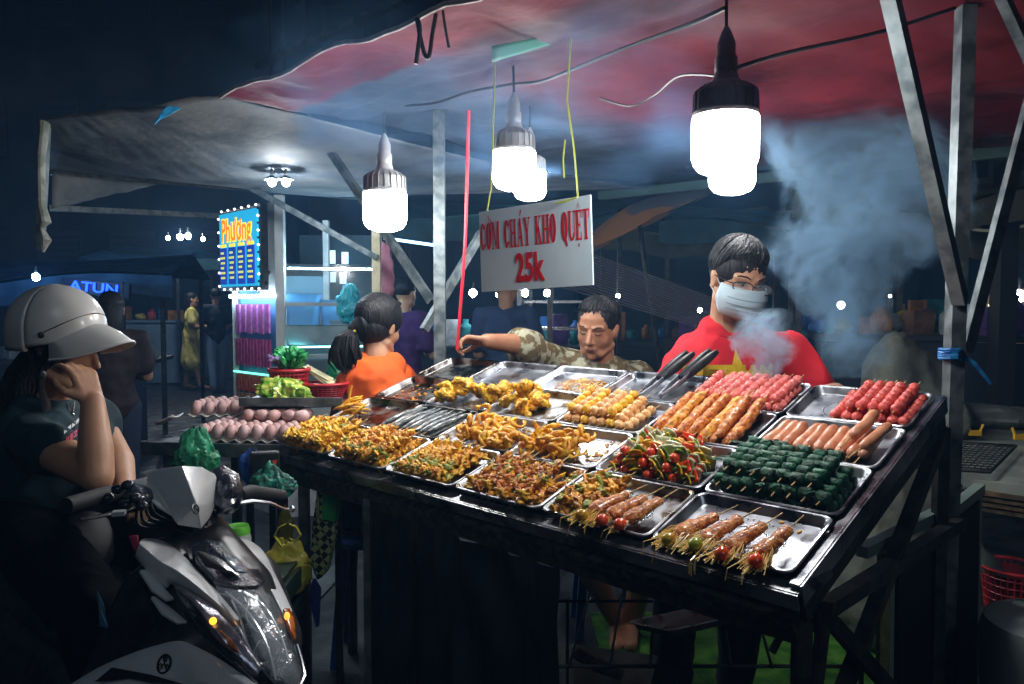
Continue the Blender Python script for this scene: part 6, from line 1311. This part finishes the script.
bag('pink_cloth', 'dull pink cloth hanging at the right end of the snack cart', P(385, 275, 4.6), .11, .38, .05, M('dull_pink', (.28, .10, .16), (.34, .15, .20), sc=10, rough=.7), 22, False, 0, .15, 'cloth')
bag('green_leaf_bundle', 'bright green bag standing on the stand left of the orange shirt', P(334, 378, 3.6), .10, .14, .06, gpl, 23, False, 0, .2)
for i, (u, v, w, h) in enumerate(((332, 257, .05, .10), (345, 258, .05, .09), (333, 277, .04, .08), (343, 278, .05, .09))):
    c = P(u, v, 5.9); o = MB().box(c, (w, .01, h)).build('lit_window', M('window_glow', (.6, .85, 1.0), emis=1.3)); tag(o, ('upper left', 'upper right', 'lower left', 'lower right')[i] + ' of four small lit panes seen through the cart glass', 'window pane', 'lit panes behind the cart')
wb = MB().box(P(336, 268, 5.95), (.55, .03, .50)).build('dark_partition', M('dark_teal_wall', (.02, .045, .06), (.035, .07, .09), sc=3, rough=.7)); tag(wb, 'dark teal partition behind the snack cart', 'partition')
rkq = MB().bar(P(384, 238, 5.6), P(440, 246, 5.6), .02).build('blue_tube_light', M('tube_blue', (.35, .65, 1), emis=4)); tag(rkq, 'thin blue tube light behind the left bulb', 'tube light')
# ---------------- people in the background ----------------
def walker(x, y, h, rz, lab, top, bot, hair_long=False, dress=None, arm=0, step=.12, skinm=skin, gp=None):
    root = thing('person', lab, 'person', loc=(x, y, 0), rz=rz, group=gp); k = h / 1.7
    def v(a, b, c): return Vector((a, b, c)) * k
    mb = MB(); c = v(0, .02, 1.57); I = Matrix.Identity(3); head(mb, c, I, k); neck = v(0, 0, 1.42); pel = v(0, 0, .92); mb.cap(c - v(0, .02, .05), .05 * k, neck, .055 * k); trunk(mb, neck, pel, I, .88 * k)
    for s_ in (-1, 1):
        sh = v(s_ * .17, 0, 1.38); el = v(s_ * .22, .02 + arm * .05, 1.10); wr_ = v(s_ * (.20 - .08 * arm), .05 + .22 * arm, .88 + .22 * arm); limb(mb, [sh, el, wr_], [.05 * k, .04 * k, .027 * k]); hand(mb, wr_, (wr_ - el), (0, 0, -1) if arm else (-s_, 0, 0), .9 * k, .5, s_)
        hp = v(s_ * .085, 0, .90); kn = v(s_ * .09, s_ * step * .4, .50); an = v(s_ * .09, s_ * step, .09); limb(mb, [hp, kn, an], [.08 * k, .056 * k, .040 * k]); mb.cap(an, .034 * k, an + v(0, .15, -.05), .028 * k)
    fuse('body', mb, .012, skinm, root, False, 2)
    mb = MB(); trunk(mb, neck - v(0, 0, .03), pel, I, .88 * k, .022); mb.cap(v(-.15, 0, 1.37), .068 * k, v(.15, 0, 1.37), .068 * k)
    for s_ in (-1, 1): shortsleeve(mb, v(s_ * .17, 0, 1.37), v(s_ * .22, .02, 1.10), .068 * k, .7)
    if dress: mb.cap(v(0, 0, 1.0), .14 * k, v(0, 0, .50), .19 * k)
    fuse('dress' if dress else 'shirt', mb, .014, top, root, False, 3, .012, 6)
    if not dress:
        mb = MB(); mb.ell(pel, (.16 * k, .12 * k, .12 * k))
        for s_ in (-1, 1): limb(mb, [v(s_ * .085, 0, .90), v(s_ * .09, s_ * step * .4, .50), v(s_ * .09, s_ * step, .12)], [.095 * k, .072 * k, .055 * k])
        fuse('trousers', mb, .014, bot, root, False, 3)
    hb = MB(); hb.ell(c + v(0, -.02, .045), (.086 * k, .100 * k, .088 * k)); 
    if hair_long: hb.cap(c + v(0, -.05, 0), .078 * k, c + v(0, -.07, -.16), .05 * k)
    hb.build('hair', hairm, root); return root
def gx(u, Y): return P(u, 304, Y).x
walker(gx(191, 12.5), 12.5, 1.60, -1.2, 'woman in a yellow dress standing at the far stalls', M('yellow_dress', (.62, .50, .12), (.70, .58, .18), sc=5, rough=.8), None, True, True, 1)
walker(gx(216, 12.2), 12.2, 1.66, .5, 'person in a black top and grey jeans beside the woman in yellow', M('black_top', (.010, .011, .018), rough=.8), M('grey_jeans', (.16, .22, .34), rough=.8), False, None, .6, .22)
walker(gx(111, 4.6), 4.6, 1.48, .5, 'dark figure in a brown red top standing behind the rider', M('brown_top', (.02, .008, .009), rough=.8), M('dark_jeans', (.02, .03, .06), rough=.8), True, None, 1)
walker(gx(506, 5.2), 5.2, 1.64, -.2, 'person in a dark blue shirt bending over a far table, back to the camera', M('navy_shirt', (.03, .06, .14), rough=.8), M('dark_jeans', (.02, .03, .06)), False, None, 1)
walker(gx(988, 7.5), 7.5, 1.66, 2.9, 'person in a pale shirt seen left of the far right pillar', M('pale_shirt', (.42, .46, .52), rough=.8), M('dark_jeans', (.02, .03, .06)), False, None, 1, gp='people at the far right stall')
walker(gx(1016, 7.2), 7.2, 1.62, 3.3, 'person in a pale shirt at the right edge of the picture', MT['pale_shirt'], MT['dark_jeans'], False, None, 1, gp='people at the far right stall')
walker(gx(404, 5.6), 5.6, 1.60, -.5, 'person in purple behind the woman in orange', M('purple_top', (.05, .01, .09), rough=.8), MT['dark_jeans'], False, None, 1)
# ---------------- far stalls ----------------
def small_lamp(u, v, Y, r, col, e, lab, gp='small far lamps', name='far_lamp'):
    c = P(u, v, Y); added_shade = 'twin' in lab; t = thing(name, lab, 'lamp', loc=c, group=gp); MB().ell((0, 0, 0), (r, r, r * 1.1), nu=12, nv=8).build('bulb', M('far_glow_%d_%d' % (int(col[0] * 100), e), col, emis=e), t); MB().tube([(0, 0, r), (0, 0, r * 3)], r * .35, 6).build('socket', dark, t)
    if added_shade: MB().lathe([(r * .5, r * 1.6), (r * 2.0, r * .6), (r * 1.95, r * .55), (r * .5, r * 1.45)], 20, caps=False).build('added_shade', dark, t); MB().tube([(0, 0, r * 3), (0, 0, max(.3, 2.9 - c.z))], .006, 5).build('cord', wire, t)  # cone above the twin lamps is added to block their light from the tarp
W_ = (.85, .93, 1.0); B_ = (.25, .55, 1.0)
for i, (u, v, Y, r, cc, e) in enumerate(((473, 293, 7.2, .035, W_, 160), (500, 294, 7.4, .04, W_, 160), (525, 293, 8, .035, W_, 160), (547, 293, 8.4, .035, W_, 160), (618, 296, 6.5, .02, W_, 55), (745, 298, 5.2, .016, W_, 55), (841, 305, 5.6, .026, W_, 70), (890, 296, 7.0, .012, W_, 55), (1018, 296, 6.4, .05, W_, 160), (1008, 308, 8.4, .02, W_, 55), (272, 182, 3.9, .020, W_, 700), (286, 182, 3.9, .020, W_, 700), (36, 277, 6.5, .03, B_, 300), (168, 238, 12, .03, W_, 90), (180, 237, 12, .045, W_, 420), (188, 236, 12, .045, W_, 420), (203, 239, 12, .03, W_, 90), (700, 310, 9, .03, W_, 55))):
    small_lamp(u, v, Y, r, cc, e, 'small far lamp, ' + ['leftmost of the row under the sign', 'second in the row under the sign', 'third in the row under the sign', 'fourth in the row under the sign', 'right of the sign by the seated man', 'beside the ear of the masked vendor', 'brightest one inside the smoke', 'tiny one right of the smoke', 'large one at the right edge', 'small one at the far right pillar', 'left of the twin pair under the grey tarp', 'right of the twin pair under the grey tarp', 'blue one above the helmet', 'large one in the dark upper left', 'second in the dark upper left', 'third in the dark upper left', 'fourth in the dark upper left', 'behind the red shirted vendor'][i])
def stall(u, Y, w, d, zt, lab, cm_, tm_, rz=0, posts=True, goods=None, seed=1, hz=.8):
    c = P(u, 304, Y); root = thing('far_stall', lab, 'market stall', loc=(c.x, c.y, 0), rz=rz, group='stalls in the background')
    MB().grid(lambda a, b: Vector(((a - .5) * w, (b - .5) * d, zt + .22 * (1 - abs(2 * b - 1)) + .05 * sin(a * 9 + seed) * (2 * b - 1) ** 2 - .10 * sin(pi * a))), 24, 14).build('canopy', cm_, root)
    mb = MB().grid(lambda a, b: Vector(((a - .5) * w, -d / 2 - .01 * sin(a * 30), zt - .02 - b * .18 + .05 * sin(a * 9 + seed) - .10 * sin(pi * a) - .03 * abs(sin(a * 14)) * b)), 40, 3); mb.build('valance', cm_, root)
    for x in (-1, 1):
        for y in (-1, 1): MB().bar((x * w * .47, y * d * .47, 0), (x * w * .47, y * d * .47, zt), .04).build('post', dark, root)
    MB().box((0, 0, hz), (w * .8, d * .55, .04)).build('table', tm_, root); MB().box((0, -d * .25, hz / 2), (w * .78, .02, hz * .95)).build('front_board', tm_, root)
    R = random.Random(seed); k = 0
    for i in range(goods or 0):
        x = (-.38 + .76 * i / max(1, goods - 1)) * w; s_ = R.uniform(.07, .16); h_ = R.uniform(.08, .30); mt_ = BGM[R.randrange(len(BGM))]; ca_, sa_ = cos(rz), sin(rz); y = R.uniform(-.15, .1) * d
        gl_ = root.location + Vector((x * ca_ - y * sa_, x * sa_ + y * ca_, hz + .022)); kind = R.randrange(3)
        if kind == 0: o = MB().box((0, 0, h_ / 2), (s_ * 1.4, s_, h_), None, R.uniform(-.3, .3)); nm = 'box'
        elif kind == 1: o = MB().lathe([(s_ * .4, 0), (s_ * .5, h_ * .1), (s_ * .5, h_ * .7), (s_ * .2, h_ * .85), (s_ * .2, h_)], 14); nm = 'jar'
        else: o = MB(); lump(o, (s_ * .7, s_ * .6, h_ * .5), .35, 1.6, seed * 9 + i, 16, 10, (0, 0, h_ * .45)); nm = 'sack'
        o = o.build('goods_' + nm, mt_, None, loc=gl_); tag(o, mt_['cname'] + ' ' + nm + ' among the goods on the ' + lab.split(' with ')[0], 'goods', 'goods on far stalls')
    return root
BGM = []
for n_, c_ in (('blue', (.02, .12, .40)), ('pale', (.45, .50, .52)), ('orange', (.45, .18, .04)), ('teal', (.02, .22, .24)), ('brown', (.18, .09, .05)), ('red', (.35, .03, .04)), ('yellow', (.45, .35, .06)), ('purple', (.14, .06, .25))):
    m_ = M('goods_' + n_, c_, tuple(x * .55 for x in c_), sc=12, rough=.55); m_['cname'] = n_; BGM.append(m_)
bcan = M('blue_canopy', (.02, .07, .15), (.04, .12, .24), sc=5, rough=.7, bump=.3); tcan = M('teal_canopy', (.02, .07, .08), (.03, .10, .12), sc=5, rough=.7); bmet = M('bluish_panel', (.10, .15, .22), (.14, .20, .28), sc=3, rough=.5); dkt = M('dark_table', (.02, .03, .045), rough=.6); gcan = M('olive_canopy', (.07, .07, .04), (.10, .10, .06), sc=5, rough=.7)
stall(20, 8, 3.4, 2.0, 1.72, 'far stall at the left edge with a sagging blue canopy', bcan, dkt, .2, goods=8, seed=1)
stall(152, 13.8, 1.7, 1.6, 2.15, 'far stall behind the helmet with a pale blue counter', bcan, bmet, 0, goods=7, seed=2, hz=1.1)
stall(208, 15, 3.0, 2.0, 2.3, 'far stall behind the woman in yellow with a drooping canopy', tcan, dkt, .1, goods=6, seed=3)
stall(505, 7.6, 2.2, 1.4, 2.25, 'far stall under the hanging sign with yellow goods', tcan, dkt, 0, goods=12, seed=4, hz=.98)
stall(640, 8.2, 2.6, 1.6, 2.2, 'far stall right of the sign with a dark canopy', gcan, dkt, -.1, goods=14, seed=5, hz=1.0)
stall(790, 7.2, 2.4, 1.5, 2.15, 'far stall behind the smoke with scattered goods', tcan, dkt, -.2, goods=14, seed=6, hz=1.0)
stall(910, 6.0, 1.8, 1.3, 2.2, 'far stall right of the smoke with heaped goods', gcan, dkt, -.3, goods=16, seed=7, hz=1.15)
stall(1010, 6.3, 1.8, 1.3, 2.1, 'far stall behind the right post with hanging goods', gcan, dkt, -.4, goods=12, seed=8, hz=1.12)
# neon lettering
nn = thing('neon_sign', 'blue neon lettering on a dark fascia above the helmet', 'neon sign', mat=Matrix.Translation(P(94, 288, 7.0)) @ Matrix.Rotation(pi / 2, 4, 'X') @ Matrix.Rotation(-.10, 4, 'Z')); MB().box((0, 0, -.04), (.62, .13, .05)).build('fascia', M('fascia', (.01, .015, .04), rough=.5), nn)
text('ATUN', .125, M('neon_blue', (.01, .06, 1.0), emis=5), nn, 'neon_lettering', Matrix.Translation((0, 0, 0)), off=.001, sx=1.3, ext=.006)
nb = MB(); [nb.bar((P(60 + 60 * k, 288, 7.0).x, 7.03, 0), (P(60 + 60 * k, 288, 7.0).x, 7.03, 1.6), .04) for k in (0, 1)]; nb.build('post', dark, nn, True)
# umbrella cloth, pillar, rack
um = thing('parasol', 'tilted tan and orange parasol behind the sign', 'parasol', loc=P(640, 235, 5.6)); b0 = P(640, 225, 5.6)
def umf(a, b):
    ph = a * 2 * pi; r = .62 * b; return b0 + Matrix.Rotation(-.45, 3, 'Y') @ Vector((r * cos(ph), r * sin(ph), .16 * (1 - b ** 1.6) - .02 * abs(sin(ph * 4)) * b))
um_m = M('parasol_cloth', (.50, .22, .07), (.16, .16, .18), sc=1.6, rough=.7, lo=.48, hi=.52); MB().grid(umf, 48, 8).build('cloth', um_m, um, True); MB().tube([b0 + Vector((-.02, 0, .1)), (b0.x + .3, b0.y, .0)], .018, 8).build('pole', dark, um, True)
pl_ = thing('pillar', 'dark square pillar behind the right post', 'pillar', loc=(gx(1003, 5.4), 5.4, 0)); MB().box((0, 0, 1.3), (.12, .12, 2.6)).build('shaft', M('dark_pillar', (.02, .02, .025), rough=.6), pl_)
fan = thing('wire_screen', 'slanting screen of thin wires left of the masked vendor', 'wire screen', loc=P(640, 280, 4.6)); mb = MB()
for k in range(16): a = P(548 + k * 1, 238 + k * 3.3, 4.4); b = P(718, 300 + k * 2.2, 4.2); mb.tube([a, b], .0035, 4)
mb.build('wires', M('wire_grey', (.14, .14, .17), rough=.5, metal=.5), fan, True); MB().bar(P(548, 232, 4.4), P(552, 300, 4.4), .02).build('side_bar', dark, fan, True); MB().bar(P(718, 296, 4.2), P(718, 345, 4.2), .02).build('side_bar', dark, fan, True); MB().bar((P(550, 300, 4.4).x, 4.4, 0), P(550, 300, 4.4), .03).build('post', dark, fan, True)
sh_ = thing('steel_shelf', 'lit steel shelf rack far behind the seated man', 'shelf', loc=(gx(555, 6.4), 6.4, 0)); 
for z in (.9, 1.2, 1.42): MB().box((0, 0, z), (.55, .3, .02)).build('board', steel, sh_)
for x in (-.27, .27):
    for y in (-.14, .14): MB().bar((x, y, 0), (x, y, 1.45), .022).build('post', galv, sh_)
# dark building rows closing the square
def building(x0, x1, y, h, lab, seed):
    root = thing('building', lab, 'building', loc=((x0 + x1) / 2, y, 0), group=None); w = x1 - x0; MB().box((0, 1.5, h / 2), (w, 3, h)).build('wall', M('night_wall', (.05, .06, .06), (.03, .035, .04), sc=1.2, rough=.9, bump=.3, bsc=6), root); R = random.Random(seed)
    MB().box((0, -.3, h + .08), (w + .3, 3.8, .16)).build('roof', M('night_roof', (.05, .05, .055), rough=.8), root)
    for i in range(int(w / 1.6)):
        for j in range(1, int(h / 2.8) + 1):
            x = -w / 2 + .9 + i * 1.6; z = j * 2.8 - .4; f_ = MB().box((x, -.03, z), (1.0, .06, 1.2)).build('window', M('window_frame', (.05, .055, .06), rough=.6), root); pn = MB()
            for s_ in range(8): pn.box((x, -.075, z - .5 + s_ * .14), (.86, .03, .05))
            q = pn.build('louvre', M('louvre', (.04, .05, .06), rough=.5), f_)
building(-14, -5.2, 17, 8.5, 'dark two storey building far at the left', 1); building(-5.0, 1.5, 19, 9.5, 'dark louvred building behind the grey tarp', 2); building(1.8, 9.5, 18, 8.5, 'dark building behind the smoke', 3); building(9.8, 18, 16, 8.5, 'dark building far at the right', 4)
# ---------------- haze and smoke ----------------
def volbox(name, lo, hi, lab):
    lo = Vector(lo); hi = Vector(hi); o = MB().box((lo + hi) / 2, hi - lo).build(name, None, None, smooth=0); m = bpy.data.materials.new(name + '_air'); m.use_nodes = True; nt = m.node_tree; nt.nodes.remove(nt.nodes['Principled BSDF']); o.data.materials.append(m); tag(o, lab, 'haze' if name == 'haze' else 'smoke', kind='stuff'); return o, m, nt
o, m, nt = volbox('haze', (-30, -25, -1.2), (30, 40, 14), 'thin bluish smoke haze filling the night market')
v = nt.nodes.new('ShaderNodeVolumePrincipled'); v.inputs['Color'].default_value = (.20, .52, 1.0, 1); v.inputs['Density'].default_value = HAZE; v.inputs['Anisotropy'].default_value = .2; nt.links.new(v.outputs[0], nt.nodes['Material Output'].inputs['Volume'])
def smoke(name, lab, base, top, r0, r1, dens, sc=5.0, seed=0.0, thr=.46, soft=.20, col=(.50, .72, .92)):
    base = Vector(base); top = Vector(top); R_ = max(r0, r1) + .05; lo = Vector((min(base.x, top.x) - R_, min(base.y, top.y) - R_, base.z)); hi = Vector((max(base.x, top.x) + R_, max(base.y, top.y) + R_, top.z))
    o, m, nt = volbox(name, lo, hi, lab); N = nt.nodes.new; K = nt.links.new
    def mth(op, *a):
        n = N('ShaderNodeMath'); n.operation = op
        for i, x in enumerate(a):
            if isinstance(x, (int, float)): n.inputs[i].default_value = x
            else: K(x, n.inputs[i])
        return n.outputs[0]
    tc = N('ShaderNodeTexCoord'); nz0 = N('ShaderNodeTexNoise'); nz0.inputs['Scale'].default_value = 1.1 / max(r0, r1); nz0.inputs['Detail'].default_value = 3; of = N('ShaderNodeVectorMath'); of.operation = 'ADD'; K(tc.outputs['Object'], of.inputs[0]); of.inputs[1].default_value = (seed, seed * 2, seed * 3); K(of.outputs[0], nz0.inputs['Vector'])
    sb = N('ShaderNodeVectorMath'); sb.operation = 'SUBTRACT'; K(nz0.outputs['Color'], sb.inputs[0]); sb.inputs[1].default_value = (.5, .5, .5); scn = N('ShaderNodeVectorMath'); scn.operation = 'SCALE'; K(sb.outputs[0], scn.inputs[0]); scn.inputs['Scale'].default_value = .55 * max(r0, r1) / .3
    wp_ = N('ShaderNodeVectorMath'); wp_.operation = 'ADD'; K(tc.outputs['Object'], wp_.inputs[0]); K(scn.outputs[0], wp_.inputs[1]); sp = N('ShaderNodeSeparateXYZ'); K(wp_.outputs[0], sp.inputs[0])
    t = mth('DIVIDE', mth('SUBTRACT', sp.outputs[2], base.z), top.z - base.z); cx = mth('MULTIPLY_ADD', t, top.x - base.x, base.x); cy_ = mth('MULTIPLY_ADD', t, top.y - base.y, base.y)
    dx = mth('SUBTRACT', sp.outputs[0], cx); dy = mth('SUBTRACT', sp.outputs[1], cy_); rr = mth('SQRT', mth('ADD', mth('MULTIPLY', dx, dx), mth('MULTIPLY', dy, dy))); rad = mth('MULTIPLY_ADD', t, r1 - r0, r0)
    f = mth('SUBTRACT', 1.0, mth('DIVIDE', rr, rad)); nz = N('ShaderNodeTexNoise'); nz.inputs['Scale'].default_value = sc; nz.inputs['Detail'].default_value = 8; nz.inputs['Roughness'].default_value = .66; K(wp_.outputs[0], nz.inputs['Vector'])
    g = mth('ADD', mth('MULTIPLY', f, .55), mth('SUBTRACT', nz.outputs[0], thr)); mr = N('ShaderNodeMapRange'); mr.interpolation_type = 'SMOOTHSTEP'; K(g, mr.inputs[0]); mr.inputs[1].default_value = .0; mr.inputs[2].default_value = soft
    ends = N('ShaderNodeMapRange'); K(t, ends.inputs[0]); ends.inputs[1].default_value = 1.0; ends.inputs[2].default_value = .80
    nr = N('ShaderNodeTexNoise'); nr.inputs['Scale'].default_value = sc * .55; nr.inputs['Detail'].default_value = 5; nr.inputs['Distortion'].default_value = 1.6; K(wp_.outputs[0], nr.inputs['Vector']); rg = N('ShaderNodeMapRange'); K(nr.outputs[0], rg.inputs[0]); rg.inputs[1].default_value = .38; rg.inputs[2].default_value = .64; rg.inputs[3].default_value = .10; rg.inputs[4].default_value = 1.5
    dens = mth('MULTIPLY', rg.outputs[0], dens); fin = mth('MULTIPLY', mth('MULTIPLY', mth('MULTIPLY', mr.outputs[0], ends.outputs[0]), mth('GREATER_THAN', f, 0.0)), dens)
    v = N('ShaderNodeVolumePrincipled'); v.inputs['Color'].default_value = (*col, 1); K(fin, v.inputs['Density']); v.inputs['Anisotropy'].default_value = .15; K(v.outputs[0], nt.nodes['Material Output'].inputs['Volume']); return o
b0 = P(838, 376, 2.65); t0 = P(872, 40, 2.80); t0.z = 2.12
smoke('smoke_plume', 'thick bluish smoke plume rising from the grill right of the vendor', b0, (t0.x - .02, t0.y, 2.10), .10, .42, 6.0, 9.0, 1.3, .545, .15, (.38, .62, .85))
b1 = P(770, 388, 2.12); smoke('smoke_wisp', 'small smoke puff drifting in front of the red shirt', b1, b1 + Vector((-.02, .02, .22)), .035, .11, 9.0, 20.0, 4.1, .54, .16)
smoke('smoke_drift', 'thin smoke drifting under the tarp around the lamps', P(520, 170, 2.9), P(560, 60, 2.6), .95, 1.25, 1.05, 2.6, 7.7, .42, .50, (.24, .50, .90))
